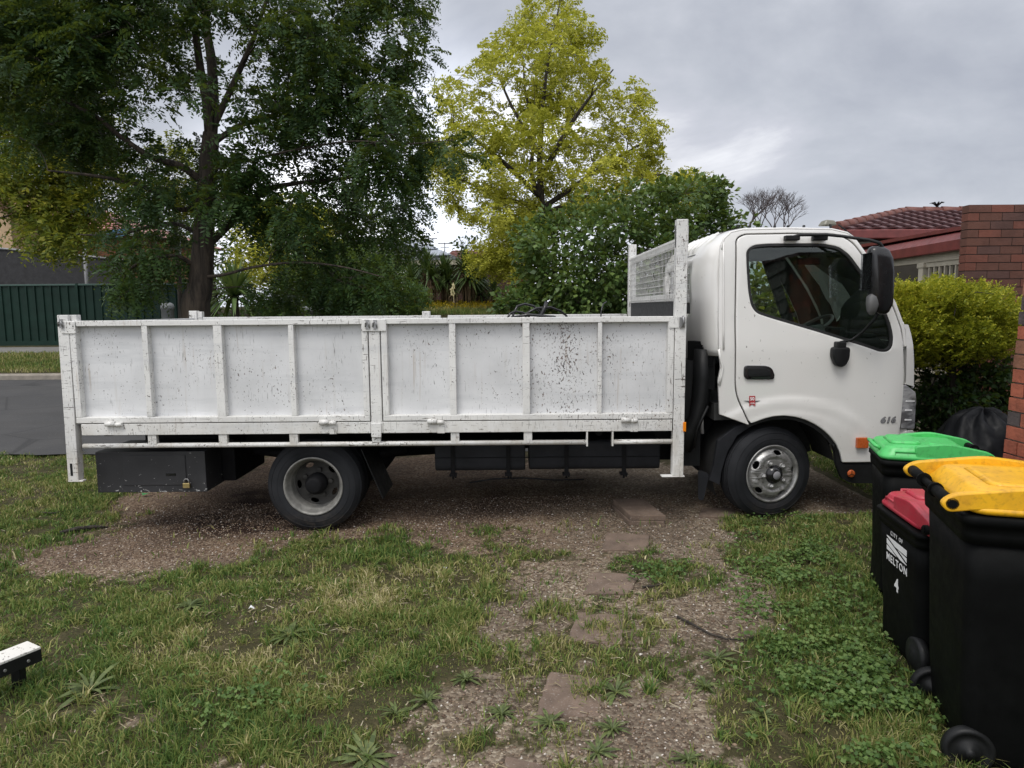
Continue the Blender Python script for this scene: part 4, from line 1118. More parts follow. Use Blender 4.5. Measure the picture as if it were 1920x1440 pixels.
decal('616', 1664, 787.5, 0.066, M['grey_dark'], door_o, 'model_number_outline', 0.2, -0.0095, 1.08, 0.0036, 1.25)
decal('616', 1664, 787.5, 0.066, M['grey'], door_o, 'model_number', 0.2, -0.0110, 1.08, 0.0008, 1.25)
c_ = PC(1409, 752)
def emb(loop, mat, nm, yo):
    vs, fs = flat2d([loop], 0.0008); b = MB()
    b.add([(c_[0] + u, YC + yo - relief(c_[0] + u, c_[1] + v) - w, c_[1] + v) for u, v, w in vs], fs); b.build(nm, mat, door_o)
emb([(-0.068, 0.006), (-0.02, 0.004), (0.02, 0.004), (0.068, 0.006), (0.022, -0.010), (-0.022, -0.010)], M['grey_dark'], 'emblem_wing', -0.0105)
emb([(-0.024, 0.044), (0.024, 0.044), (0.024, -0.040), (0.0, -0.024), (-0.024, -0.040)], M['red'], 'emblem_ribbon', -0.0125)
decal('50', 1409, 747.5, 0.036, M['white_print'], door_o, 'emblem_number', 0, -0.0165, 1.0, 0.0006)
decal('YEARS', 1409, 755.5, 0.0125, M['white_print'], door_o, 'emblem_text', 0, -0.0165, 1.0)
# --- mirror arms and mirrors
def y_at(p): return YC + lean(*PC(*p))
b = MB()
ln = [((1476, 447), -0.025), ((1500, 440.5), -0.05), ((1550, 440), -0.09), ((1580, 443), -0.15), ((1600, 446), -0.20), ((1630, 450), -0.25), ((1650, 456), -0.28), ((1657, 468), -0.28)]
def arm_pts(ln):
    r = []
    for (px, py), dy in ln:
        Y = YC + dy + 0.06; r.append(P(px, py, Y))
    return r
b.tube(arm_pts(ln), 0.0125, 10)
for px in (1484, 1536):
    q_ = P(px, 446, YC + 0.04); b.box(q_.x - 0.058, q_.x + 0.058, YC + 0.005, YC + 0.062, q_.z - 0.022, q_.z + 0.018)
marm = b.build('mirror_arm', M['black'], truck, bevel=0.008)
b = MB(); b.tube(arm_pts([((1655, 575), -0.26), ((1640, 598), -0.22), ((1618, 622), -0.15), ((1598, 637), -0.08), ((1575, 642), -0.07)]), 0.011, 10)
b.build('mirror_arm', M['black'], truck)
q_ = PC(1571, 664); b = MB()
ol = rounded([PC(*p) for p in ((1555, 650), (1587, 650), (1586, 671), (1579, 684), (1570, 688), (1561, 684), (1554, 668))], 0.025, 4)
side_mesh('mirror_bracket', [ol], M['black'], truck, -0.040, 0.020, 0.012, 0.2)
b = MB(); q_ = P(1574, 645, YC - 0.03); b.box(q_.x - 0.035, q_.x + 0.04, YC - 0.07, YC + 0.0, q_.z - 0.03, q_.z + 0.02); b.build('mirror_bracket', M['black'], truck, bevel=0.01)
def blob_loft(sections, name, mat, parent, n=20, pw=3.2):
    """sections: (z, xc, yc, halfx, halfy)"""
    rings = []
    for z, xc, yc, hx, hy in sections:
        r = []
        for k in range(n):
            a = 2*math.pi*k/n; ca, sa = math.cos(a), math.sin(a)
            r.append((xc + hx * math.copysign(abs(ca) ** (2/pw), ca), yc + hy * math.copysign(abs(sa) ** (2/pw), sa), z))
        rings.append(r)
    b = MB(); b.loft(rings); return b.build(name, mat, parent)
Ym = YC - 0.20
def msec(py, pl, pr, hy, Y=Ym):
    a, c = P(pl, py, Y), P(pr, py, Y); return (a.z, (a.x + c.x)/2 + 0.008, Y + 0.0, (c.x - a.x)/2 * 0.95, hy * 0.62)
mir = blob_loft([msec(590, 1645, 1657, 0.03), msec(585, 1636, 1664, 0.06), msec(570, 1628, 1671, 0.085), msec(550, 1626, 1672, 0.10), msec(510, 1625, 1673, 0.105), msec(485, 1624, 1671, 0.10), msec(470, 1625, 1664, 0.085), msec(464, 1629, 1655, 0.06), msec(462, 1633, 1648, 0.03)], 'side_mirror', M['black_gloss'], truck)
blob_loft([msec(590, 1628, 1636, 0.02, Ym - 0.02), msec(583, 1624, 1641, 0.05, Ym - 0.02), msec(570, 1623, 1644, 0.065, Ym - 0.02), msec(556, 1624, 1642, 0.055, Ym - 0.02), msec(551, 1630, 1638, 0.03, Ym - 0.02)], 'wide_mirror', M['lens'] if False else M['grey_dark'], mir)
b = MB(); xm = P(1624.5, 520, Ym).x - 0.004
b.box(xm - 0.004, xm, Ym - 0.08, Ym + 0.08, P(1625, 545, Ym).z, P(1625, 475, Ym).z); b.build('mirror_glass', M['lens'], mir)
# horn-like clearance lamp on the roof
q_ = P(1552, 434, 5.70)
b = MB(); b.loft([[(q_.x - 0.055, 5.66, 2.452), (q_.x + 0.06, 5.66, 2.452), (q_.x + 0.06, 5.78, 2.455), (q_.x - 0.055, 5.78, 2.455)], [(q_.x - 0.028, 5.675, 2.50), (q_.x + 0.045, 5.67, 2.492), (q_.x + 0.045, 5.77, 2.492), (q_.x - 0.028, 5.765, 2.50)]], 0, False)
b.build('roof_lamp', simple('lamp_housing', (0.17, 0.165, 0.13), 0.4), truck, bevel=0.012)
b = MB(); q2 = P(1560, 440, 5.62); b.tube([(q2.x, 5.62, 2.37), (q2.x, 5.66, 2.455)], 0.010, 8); b.build('lamp_stalk', M['black'], truck)
b = MB(); q3 = P(1572, 421, 5.72); q4 = P(1596, 440, 5.72); b.tube([q3, (q3 + q4)/2, q4], 0.006, 6); b.build('radio_aerial', M['black'], truck)
# --- air intake, vent and mudguard behind the cab
b = MB()
va, vb_ = P(1299, 640, 5.72), P(1337, 690, 5.60)
b.add([(1.50, 5.82, va.z), (1.665, 5.575, va.z + 0.0), (1.665, 5.575, 1.12), (1.50, 5.82, 1.12), (1.70, 5.9, va.z), (1.70, 5.9, 1.12)], [(0, 1, 2, 3), (1, 4, 5, 2), (4, 0, 3, 5), (0, 4, 1), (3, 2, 5)])
for k in range(10):
    z = va.z - 0.035 - k * 0.018
    b.bar((1.545, 5.745, z), (1.648, 5.592, z), 0.006, 0.010)
b.build('intake_vent', M['black'], truck)
b = MB()
b.tube([(1.60, 5.70, 1.45), (1.60, 5.70, 1.20), (1.585, 5.69, 1.02), (1.55, 5.68, 0.88), (1.50, 5.69, 0.75), (1.46, 5.72, 0.60)], [0.075, 0.08, 0.075, 0.06, 0.065, 0.07], 14)
b.tube([(1.52, 5.64, 0.62), (1.55, 5.63, 0.80), (1.63, 5.62, 0.98)], 0.012, 8)
b.box(1.42, 1.60, 5.72, 6.05, 0.45, 1.35)
b.build('intake_duct', M['black'], truck)
mg = [(1404, 795), (1385, 805), (1362, 822), (1348, 850), (1340, 905), (1350, 912)] 
outer = [P(px, py, 5.56) for px, py in ((1400, 793), (1378, 800), (1345, 826), (1338, 870), (1330, 899), (1347, 907), (1351, 880), (1362, 845), (1380, 815), (1408, 797))]
vs, fs = flat2d([[(p.x, p.z) for p in outer]], 0.02, 0.004)
b = MB(); b.add([(u, 5.56 - w, v) for u, v, w in vs], fs); b.build('mudguard', M['tank'], truck)
# curved inner guard round the tyre
b = MB(); rg = 0.50
vs = []; 
an = np.linspace(R_(10), R_(205), 24)
for a_ in an:
    for y_ in (5.57, 6.0): vs.append((2.17 + rg * 1.02 * math.cos(a_), y_, 0.43 + rg * math.sin(a_)))
b.add(vs, [(2*i, 2*i+1, 2*i+3, 2*i+2) for i in range(23)], 0, True); b.add([(2.17 + 0.5 * math.cos(a_), 5.98, 0.43 + 0.5 * math.sin(a_)) for a_ in an], [list(range(24))])
b.build('wheel_arch_liner', M['seam'], truck, fix=False)
b = MB(); q_ = [P(px, py, 5.62) for px, py in ((1309, 880), (1330, 888), (1318, 938), (1308, 936))]
vs, fs = flat2d([rounded([(p.x, p.z) for p in q_], 0.03, 3)], 0.004); b.add([(u, 5.60 + v * 0.05 - w, v) for u, v, w in vs], fs); b.build('mud_flap', M['tank'], truck)
b = MB(); b.box(1.68, 3.15, 5.62, 7.08, 0.86, 1.0); b.build('cab_floor', M['interior'], truck)
# --- cab interior
b = MB()
for y in (5.74, 6.48):
    b.add([], [])
    b.box(1.98, 2.45, y, y + 0.48, 1.12, 1.27)
    b.obox((1.93, y + 0.24, 1.58), (0.06, 0, 0), (0, 0.23, 0), (-0.04, 0, 0.33)); b.obox((1.885, y + 0.24, 2.0), (0.045, 0, 0), (0, 0.13, 0), (-0.01, 0, 0.09))
b.build('seat', M['seat'], truck, bevel=0.04, seg=3)
b = MB()
b.loft([[(2.72, y, 1.45), (2.80, y, 1.58), (3.0, y, 1.57), (3.12, y, 1.46), (3.12, y, 1.2), (2.85, y, 1.2)] for y in (5.64, 7.07)], 0, False)
b.box(2.66, 2.80, 5.72, 6.2, 1.50, 1.62)
b.build('dashboard', M['interior'], truck, bevel=0.02)
b = MB(); cw = Vector((2.60, 5.98, 1.60)); ax = Vector((-0.55, 0, 0.83)).normalized(); u = Vector((0, 1, 0)); v = ax.cross(u)
b.tube([cw + (u * math.cos(a_) + v * math.sin(a_)) * 0.21 for a_ in np.linspace(0, 2*math.pi, 32, endpoint=False)], 0.014, 8, closed=True)
b.tube([cw - u * 0.2, cw - ax * 0.03, cw + u * 0.2], 0.014, 6); b.tube([cw - ax * 0.03, cw - ax * 0.35], 0.03, 8); b.tube([cw + v * 0.2, cw - ax * 0.03], 0.014, 6)
b.build('steering_wheel', M['grey'], truck)
q_ = P(1517, 490, 6.3); b = MB(); b.box(q_.x - 0.10, q_.x + 0.10, 6.29, 6.34, q_.z - 0.03, q_.z + 0.03); b.tube([(q_.x + 0.0, 6.33, q_.z + 0.02), (q_.x + 0.06, 6.33, 2.40)], 0.008, 6); b.build('rear_view_mirror', M['black'], truck, bevel=0.008)
b = MB(); b.obox(((P(1470, 545, 7.0).x), 7.06, 1.85), (0.05, 0, 0), (0, 0.03, 0), (0.16, 0, -0.42)); b.build('door_pillar', M['interior'], truck); b = MB(); b.tube([(1.78, 7.05, 2.25), (1.9, 7.0, 1.9), (2.05, 6.9, 1.4)], 0.012, 6); b.build('seat_belt', M['interior'], truck)
b = MB(); b.obox((2.52, 5.72, 1.56), (0.10, 0.0, 0.02), (0, 0.02, 0), (-0.03, 0, 0.07)); b.build('paper_sheet', M['grey'], truck)
# ================================================================== WHEELIE BINS
def rrect(hx, hy, r, n=5, cx=0, cy=0):
    pts = []
    for sx, sy, a0 in ((1, 1, 0), (-1, 1, 90), (-1, -1, 180), (1, -1, 270)):
        for k in range(n + 1):
            a = R_(a0 + 90 * k / n)
            pts.append((cx + sx * (hx - r) + r * math.cos(a), cy + sy * (hy - r) + r * math.sin(a)))
    return pts
def wheelie_bin(loc, rz, w, d, h, lid, label, logo=False, ls=1.0):
    """local frame: hinge and wheels at -y, front at +y; w along x, d along y, h = rim height"""
    root = thing('wheelie_bin', loc, label, 'wheelie bin', 'wheelie bins beside the brick wall', rz)
    hx, hy = w / 2, d / 2
    b = MB()
    sec = [(0.03, 0.82, 0.82, 0.02), (0.06, 0.84, 0.84, 0.01), (0.28, 0.87, 0.87, 0.0), (0.75, 0.945, 0.925, 0.0), (0.90, 0.965, 0.95, 0.0)]
    rings = [[(x, y, z * h) for x, y in rrect(hx * a, hy * c, 0.055, cy=off)] for z, a, c, off in sec]
    b.loft(rings)
    body = b.build('body', M['bin_black'], root, local=True)
    b = MB()
    ring_ = [(0.895, 0.975, 0.962), (0.895, 0.995, 0.985), (0.93, 1.0, 0.995), (0.962, 1.0, 0.995), (0.966, 1.035, 1.03), (0.992, 1.035, 1.03), (1.0, 1.01, 1.005), (1.0, 0.93, 0.93)]
    b.loft([[(x, y, z * h) for x, y in rrect(hx * a, hy * c, 0.05)] for z, a, c in ring_], cap0=False)
    if False:
        for q in np.linspace(-0.7, 0.7, 5): b.box(k * hx * 0.955 - 0.006, k * hx * 0.955 + 0.018 * (1 if k > 0 else 0) - 0.012 * (1 if k < 0 else 0), q * hy - 0.004, q * hy + 0.004, 0.84 * h, 0.90 * h)
    b.build('rim_collar', M['bin_black'], root, local=True)
    # lid: base plate, raised plateau with pressed steps
    zl = h + 0.004
    b = MB()
    L0 = [(0.0, 0.99, 0.985), (0.010, 1.03, 1.03), (0.022, 1.03, 1.03), (0.034, 0.985, 0.985), (0.066, 0.93, 0.92), (0.075, 0.90, 0.88), (0.081, 0.80, 0.76), (0.084, 0.5, 0.5)]
    b.loft([[(x, y + 0.02 * ls, zl + z) for x, y in rrect(hx * a * ls, hy * c * ls, 0.06)] for z, a, c in L0])
    lidp = b.build('lid', M[lid], root, local=True)
    b = MB()   # pressed panels on top of the lid
    for (cx, cy, ax_, ay_, z0, z1) in ((0, 0.44, 0.62, 0.36, 0.078, 0.100), (0, -0.36, 0.60, 0.34, 0.078, 0.092)):
        b.loft([[(x, y, zl + z0) for x, y in rrect(hx * ax_ * ls, hy * ay_, 0.04, cx=hx * cx, cy=hy * cy)], [(x, y, zl + z1) for x, y in rrect(hx * (ax_ - 0.09) * ls, hy * (ay_ - 0.08), 0.03, cx=hx * cx, cy=hy * cy)]])
    b.build('lid_panel', M[lid], lidp, local=True)
    # grip on the front edge of the lid
    b = MB()
    b.tube([(-0.11, hy * 0.99, zl + 0.05), (-0.10, hy * 1.10, zl + 0.064), (0.10, hy * 1.10, zl + 0.064), (0.11, hy * 0.99, zl + 0.05)], 0.011, 8)
    b.build('lid_grip', M[lid], lidp, local=True)
    for sx in (-1, 1):
        b = MB(); x = sx * hx * ls
        pr = rounded([(0.30 * hy, 0.02), (0.34 * hy, 0.088), (-0.35 * hy, 0.112), (-hy * 1.0 - 0.045, 0.072), (-hy * 1.0 - 0.085, 0.036), (-hy - 0.06, 0.002), (-0.85 * hy, 0.02)], [0.01, 0.02, 0.05, 0.03, 0.03, 0.03, 0.03], 4)
        x0_, x1_ = (x - sx * 0.030, x + sx * 0.004)
        n = len(pr)
        vs = [(x0_, y, zl + z) for y, z in pr] + [(x1_, y, zl + z) for y, z in pr]
        b.add(vs, [list(range(n)), list(range(2*n-1, n-1, -1))] + [(i, i+n, (i+1) % n + n, (i+1) % n) for i in range(n)])
        b.build('hinge_arm', M[lid], lidp, bevel=0.006, local=True)
    # slot on the near flank
    for sx in (-1, 1):
        b = MB()
        b.tube([(sx * hx * 0.985 * ls, 0.30 * hy, zl + 0.022), (sx * hx * 0.975 * ls, 0.30 * hy, zl + 0.052), (sx * hx * 0.975 * ls, 0.74 * hy, zl + 0.052), (sx * hx * 0.985 * ls, 0.74 * hy, zl + 0.022)], 0.006, 6, closed=True)
        b.build('lid_slot', M[lid], lidp, local=True)
    # hinge bar
    b = MB(); yb, zb = -hy - 0.045, zl + 0.036
    b.tube([(-hx - 0.004, yb, zb), (-hx * 0.28, yb, zb)], 0.022, 14); b.tube([(hx * 0.28, yb, zb), (hx + 0.004, yb, zb)], 0.022, 14)
    b.tube([(-hx * 0.28, yb, zb), (hx * 0.28, yb, zb)], 0.014, 12)
    for sx in (-1, 1):
        b.tube([(sx * hx * 0.27, yb, zb), (sx * hx * 0.31, yb, zb)], 0.029, 14)
        b.bar((sx * hx * 0.34, -hy * 0.96, h * 0.97), (sx * hx * 0.34, yb, zb), 0.03, 0.03)
        b.tube([(sx * (hx + 0.003), yb, zb), (sx * (hx + 0.009), yb, zb)], 0.016, 12)
    b.build('handle_bar', M['bin_black'], root, local=True)
    for sx in (-1, 1):
        b = MB(); c = (sx * (hx * 0.80), -hy * 0.78, 0.092)
        b.lathe([(r_ * 0.88, o_) for r_, o_ in ((0.0, -0.030), (0.05, -0.030), (0.06, -0.022), (0.085, -0.022), (0.098, -0.018), (0.105, -0.006), (0.105, 0.010), (0.098, 0.022), (0.085, 0.026), (0.078, 0.018), (0.045, 0.018), (0.04, 0.030), (0.02, 0.030), (0.018, 0.042), (0.0, 0.042))], c, 'X', 32)
        b.build('wheel', M['black'], root, local=True)
    b = MB(); b.tube([(-hx * 0.9, -hy * 0.76, 0.105), (hx * 0.9, -hy * 0.76, 0.105)], 0.013, 8); b.build('wheel_axle', M['black'], root, local=True)
    if logo:
        def on_side(vs, fs, u0, v0, nm, so=0.003):
            """u along -y (towards the hinge), v up, on the -x flank"""
            b = MB()
            def xs(z): return -hx * float(np.interp(z / h, [s[0] for s in sec], [s[1] for s in sec]))
            b.add([(xs(v0 + v) - so - w_, -(u0 + u), v0 + v) for u, v, w_ in vs], fs); return b.build(nm, M['white_print'], root, fix=False, local=True)
        on_side(*text2d('CITY OF', 0.030, 0.0006, 0, 1.35), 0.0, 0.605, 'printed_text')
        on_side(*text2d('MELTON', 0.055, 0.0006, 0, 1.22, 0.0008), 0.0, 0.468, 'printed_text')
        on_side(*text2d('4', 0.092, 0.0006, 0, 1, 0.003), 0.0, 0.355, 'printed_number')
        fl = [[(-0.135, 0.085), (0.135, 0.085), (0.135, 0.050), (-0.02, 0.052), (-0.135, 0.079)],
              [(-0.135, 0.066), (-0.03, 0.043), (0.135, 0.002), (0.135, 0.0), (0.05, 0.0), (-0.135, 0.036)][::1],
              [(-0.135, 0.026), (-0.09, 0.020), (0.0, 0.0), (-0.135, 0.0)], [(0.02, 0.046), (0.135, 0.040), (0.135, 0.016)]]
        for lp_ in fl: lp_ = [(u_ * 0.88, v_ * 0.88) for u_, v_ in lp_]; on_side(*flat2d([lp_], 0.0006), 0.0, 0.505, 'printed_emblem')
    return root
gz = lambda x, y: H(x, y) + 0.004
yb_ = wheelie_bin((2.075, 2.60, gz(2.07, 2.6) - 0.045), R_(-107), 0.57, 0.70, 1.03, 'lid_yellow', 'large black wheelie bin with a bright yellow lid nearest the viewer')
rb_ = wheelie_bin((2.14, 3.27, gz(2.14, 3.27)), R_(-8), 0.47, 0.52, 0.705, 'lid_red', 'small black wheelie bin with dull red lid and white council print', logo=True, ls=0.92)
gb_ = wheelie_bin((2.50, 4.10, gz(2.42, 4.08)), R_(72), 0.45, 0.50, 0.855, 'lid_green', 'black wheelie bin with a bright green lid against the truck bumper', ls=0.95)
# ================================================================== SMALL THINGS ON THE YARD
def paver_mat():
    t = NT('worn_brown_paver'); c = t.coord()
    col = t.ramp(t.noise(c, 7, 5, 0.65), (0.3, (0.095, 0.067, 0.050)), (0.7, (0.195, 0.140, 0.105)))
    col = t.mix(t.ramp(t.noise(c, 90, 2), (0.60, 0.0), (0.72, 0.7)), col, (0.26, 0.23, 0.20))
    t.set('Base Color', col); t.set('Roughness', 0.95); t.bump(t.noise(c, 50, 4), 0.5, 0.008); return t.m
M['paver'] = paver_mat()
def paver(quad, top, th, label, zoff=0.0):
    pts = [GH(*q) for q in quad]
    c = sum(pts, Vector()) / 4
    hc = H(c.x, c.y)
    out_ = []
    n = 28; dense = []
    for i in range(4):
        a, d = pts[i], pts[(i + 1) % 4]
        for k in range(7):
            p = a.lerp(d, k / 7)
            j = 0.012 * (random.random() - 0.5)
            dense.append(Vector((p.x + j, p.y + 0.012 * (random.random() - 0.5), 0)))
    b = MB(); zt = hc + top
    cc = Vector((c.x, c.y, 0))
    b.loft([[(p.x, p.y, zt - th) for p in dense], [(p.x, p.y, zt - 0.006) for p in dense], [(*(p + (cc - p).normalized() * 0.008).xy, zt) for p in dense]], 0, False)
    o = b.build('paving_slab', M['paver']); o.location = (0, 0, 0)
    for v in o.data.vertices: v.co -= Vector((c.x, c.y, hc))
    o.location = (c.x, c.y, hc)
    return tag(o, label, 'paving slab', 'paving slabs leading to the truck')
paver([(1128, 1034), (1212, 1034), (1219, 1008), (1137, 1005)], 0.022, 0.06, 'flat brown paving slab just below the loose lifted slab')
paver([(1094, 1115), (1180, 1118), (1200, 1078), (1105, 1076)], 0.014, 0.06, 'sunken brown slab with grass above it and a twig at its right edge')
paver([(1066, 1205), (1168, 1208), (1174, 1155), (1080, 1150)], 0.014, 0.06, 'dark brown slab beside the tall grass tuft, third from the viewer')
paver([(1003, 1345), (1126, 1345), (1128, 1272), (1030, 1266)], 0.014, 0.06, 'largest whole brown slab in the path with a rosette weed at its right')
paver([(935, 1470), (1050, 1478), (1030, 1438), (950, 1426)], 0.016, 0.06, 'brown slab cut off by the bottom edge of the photo')
paver([(1310, 972), (1385, 972), (1375, 955), (1318, 956)], 0.016, 0.05, 'pale thin slab lying by the front tyre')
# the loose slab, lifted on the gravel
pts = [GH(*q) for q in ((1179, 986), (1246, 984), (1205, 951), (1147, 952))]
c = sum(pts, Vector()) / 4
b = MB(); zz = H(c.x, c.y)
b.loft([[(p.x, p.y, zz - 0.005) for p in pts], [(p.x, p.y, zz + 0.036) for p in pts]], 0, False)
b.loft([[(p.x + 0.01, p.y + 0.008, zz + 0.037) for p in pts], [(p.x + 0.01, p.y + 0.008, zz + 0.085) for p in pts]], 0, False)
o = b.build('paving_slab', M['paver'], bevel=0.006)
for v in o.data.vertices: v.co -= Vector((c.x, c.y, zz))
o.location = (c.x, c.y, zz)
tag(o, 'thick loose paving slab lying on the gravel beside the truck, two layers high', 'paving slab', 'paving slabs leading to the truck')
def flatbit(name, px, py, size, mat, label, cat):
    p = GH(px, py); b = MB()
    a = random.random() * 3
    b.add([(math.cos(a + t) * size * s, math.sin(a + t) * size * s * 0.7, 0.022 + z) for t, s, z in ((0, 1, 0.004), (0.9, 0.8, 0.02), (1.9, 1.0, 0.0), (3.2, 0.9, 0.018), (4.4, 1.1, 0.004))] + [(0, 0, 0.034)], [(0, 1, 5), (1, 2, 5), (2, 3, 5), (3, 4, 5), (4, 0, 5)])
    o = b.build(name, mat); o.location = (p.x, p.y, H(p.x, p.y))
    so = o.modifiers.new('thickness', 'SOLIDIFY'); so.thickness = 0.002
    return tag(o, label, cat)
flatbit('paper_scrap', 473, 1148, 0.022, M['white_print'], 'crumpled white paper scrap lying in the left lawn', 'paper')
flatbit('paper_scrap', 835, 1073, 0.014, M['white_print'], 'tiny white paper scrap at the edge of the grass tongue', 'paper')
flatbit('green_rag', 274, 931, 0.05, simple('green_cloth', (0.05, 0.22, 0.07), 0.8), 'small green rag under the black toolbox', 'rag')
def twig(pts, r, label):
    w = [GH(*p) for p in pts]
    w = [Vector((p.x, p.y, H(p.x, p.y) + 0.012 + 0.008 * (i % 2))) for i, p in enumerate(w)]
    b = MB(); b.tube(w, [r * (1 - 0.6 * i / len(w)) for i in range(len(w))], 6)
    c = w[0].copy(); o = b.build('fallen_twig', M['bark_dark'])
    for v in o.data.vertices: v.co -= c
    o.location = c; return tag(o, label, 'twig')
twig([(1270, 1160), (1300, 1178), (1330, 1192), (1362, 1205), (1398, 1204), (1422, 1197)], 0.008, 'long bent dark twig across the gravel below the clover')
twig([(1204, 1104), (1228, 1104), (1252, 1094)], 0.008, 'short dark twig beside a sunken paving slab')
twig([(60, 962), (100, 966), (150, 955)], 0.007, 'thin dark twig lying left of the toolbox')
p0 = GH(150, 1000)
b = MB(); b.tube([(0, 0, 0.02), (0.12, 0.05, 0.035), (0.22, 0.11, 0.03), (0.33, 0.13, 0.02)], [0.010, 0.018, 0.016, 0.006], 7)
o = b.build('bark_chunk', M['bark_dark']); o.location = (p0.x - 0.15, p0.y - 0.03, p0.z); tag(o, 'dark chunk of bark on the gravel at the left', 'bark chunk')
# black post with a white topped crossbar, left edge
pb = GH(36, 1288)
st = thing('white_topped_stand', pb, 'low black metal stand with a white topped crossbar at the left edge', 'metal stand')
b = MB(); tp = P(33, 1236, pb.y)
b.bar((pb.x, pb.y, pb.z - 0.05), (tp.x, pb.y, tp.z + 0.01), 0.045, 0.045, (0, 1, 0)); b.build('post', M['black'], st, bevel=0.004)
a_, c_ = P(64, 1209, pb.y + 0.03), P(-140, 1290, pb.y - 0.35)
dd = (c_ - a_); dd.z = 0; dd.normalize(); sidev = Vector((-dd.y, dd.x, 0))
m_ = (a_ + c_) / 2; zt_ = tp.z + 0.06
ln_ = 0.36
ctr = Vector((a_.x, a_.y, 0)) + dd * ln_
b = MB(); b.obox((ctr.x, ctr.y, zt_ - 0.002), dd * ln_, sidev * 0.062, (0, 0, 0.006)); b.build('white_strip', paint_white('old_white_strip', 1.2, base=(0.70, 0.68, 0.63)), st, bevel=0.002)
b = MB(); cf = ctr + sidev * 0.060 * (1 if sidev.y < 0 else -1)
b.obox((cf.x, cf.y, zt_ - 0.038), dd * ln_, sidev * 0.004, (0, 0, 0.030)); b.obox((ctr.x, ctr.y, zt_ - 0.012), dd * ln_, sidev * 0.058, (0, 0, 0.003)); b.build('angle_bar', M['black'], st)
for k in range(3):
    q_ = cf - dd * ln_ + dd * (0.06 + 0.1 * k); f_ = sidev * (1 if sidev.y < 0 else -1)
    b = MB(); b.tube([(q_.x + f_.x*0.004, q_.y + f_.y*0.004, zt_ - 0.04), (q_.x + f_.x * 0.010, q_.y + f_.y * 0.010, zt_ - 0.04)], 0.007, 8); b.build('bolt', M['steel'], st)
# black cables heaped in the tray
cable = thing('cable_coil', (0.3, 5.95, 0.92), 'tangle of black cable looping up out of the tray', 'cable')
def hump(pxs, Y, r):
    cb = MB(); cb.tube([P(px, py, Y + dy) for px, py, dy in pxs], r, 8); cb.build('cable_loop', M['black_gloss'], cable)
hump([(948, 640, 0), (950, 600, 0), (956, 588, .02), (966, 584, .05), (980, 586, .08), (992, 594, .1), (1000, 640, .1)], 5.9, 0.010)
hump([(962, 640, 0), (962, 590, 0.02), (970, 574, .05), (984, 570, .1), (1000, 574, .15), (1012, 584, .2), (1024, 640, .25)], 6.1, 0.011)
hump([(984, 640, 0), (986, 588, 0), (1006, 578, .05), (1032, 576, .1), (1052, 584, .15), (1062, 592, .2), (1066, 640, .2)], 6.0, 0.011)
hump([(1010, 640, 0), (1014, 592, 0), (1021, 578, 0.02), (1025, 566, .04)], 5.8, 0.016)
hump([(1125, 640, 0), (1127, 585, 0), (1131, 570, 0.05), (1137, 566, 0.1)], 6.2, 0.006)
hump([(955, 640, 0), (960, 595, 0), (990, 590, 0), (1040, 594, 0), (1060, 640, 0)], 5.7, 0.012)
# the loops run down to the tray floor
for x in np.linspace(0.0, 0.6, 5):
    cb = MB(); cb.tube([(x + 0.22 * math.cos(a_), 5.95 + 0.18 * math.sin(a_), 0.93 + 0.02 * x) for a_ in np.linspace(0, 2*math.pi, 20, endpoint=False)], 0.012, 6, closed=True); cb.build('cable_loop', M['black_gloss'], cable)
# ================================================================== WALLS, FENCES, HOUSES
# near brick wall end at the right edge: courses laid as bricks
b = MB()
x0, y1, hb_, rh = 3.0, 4.10, 2.75, 0.086
nrow = int(hb_ / rh)
rw = random.Random(4)
for i in range(nrow):
    z = -0.05 + i * rh
    y = y1 + 0.0; first = True
    while y > 3.6:
        ln = (0.11 if (i % 2) else 0.23) if first else 0.23
        first = False
        j = rw.uniform(-0.004, 0.004)
        lx = max(0.0, z - 0.8) * 0.045
        b.box(x0 + j + lx, x0 + 0.15, y - ln + 0.010, y + rw.uniform(-0.003, 0.003), z + 0.010, z + rh, rw.choice([0, 0, 0, 1, 1, 2]))
        y -= ln
    b.box(x0 + 0.012 + max(0.0, z - 0.8) * 0.045, x0 + 0.14, 3.6, y1 - 0.008, z - 0.001, z + rh - 0.0015, 3)
M['bk1'] = simple('red_brick_face', (0.31, 0.085, 0.048), 0.85, var=0.35, scale=9, bump=0.4, bscale=60)
M['bk2'] = simple('brown_brick_face', (0.23, 0.10, 0.060), 0.85, var=0.35, scale=9, bump=0.4, bscale=60)
M['bk3'] = simple('burnt_brick_face', (0.075, 0.055, 0.055), 0.8, var=0.35, scale=9, bump=0.4, bscale=60)
M['mortar'] = simple('grey_mortar', (0.15, 0.125, 0.105), 0.95, var=0.2, scale=30)
b.box(x0 + 0.13, x0 + 0.24, 2.85, y1 - 0.012, -0.05, hb_ - 0.06, 3)
nh = thing('brick_house', (6.0, 0.6, 0.0), 'red brick house whose wall corner shows at the right edge beside the yellow lidded bin', 'house')
b.build('wall', [M['bk1'], M['bk2'], M['bk3'], M['mortar'], M['brick_near']], nh)
b = MB()
for k in range(17): b.add([(3.0 + q_ + 0.02, y_, -0.05 + k * 0.16 + w_) for y_ in (3.55, -3.0) for q_, w_ in ((0.0, 0.0), (0.022, 0.158), (0.12, 0.158), (0.12, 0.0))], [(0, 1, 5, 4), (1, 2, 6, 5), (3, 0, 4, 7), (0, 3, 2, 1), (4, 5, 6, 7)])
b.build('weatherboard', simple('grey_green_weatherboard', (0.15, 0.16, 0.14), 0.7, var=0.15), nh)
b = MB(); b.box(2.99, 3.03, 1.6, 2.7, 1.2, 2.3); b.build('window', M['white_print'], nh)
b = MB(); b.box(3.243, 10.0, -3.0, 3.88, -0.05, 2.68); b.build('front_wall', M['brick_near_end'], nh)
b = MB()
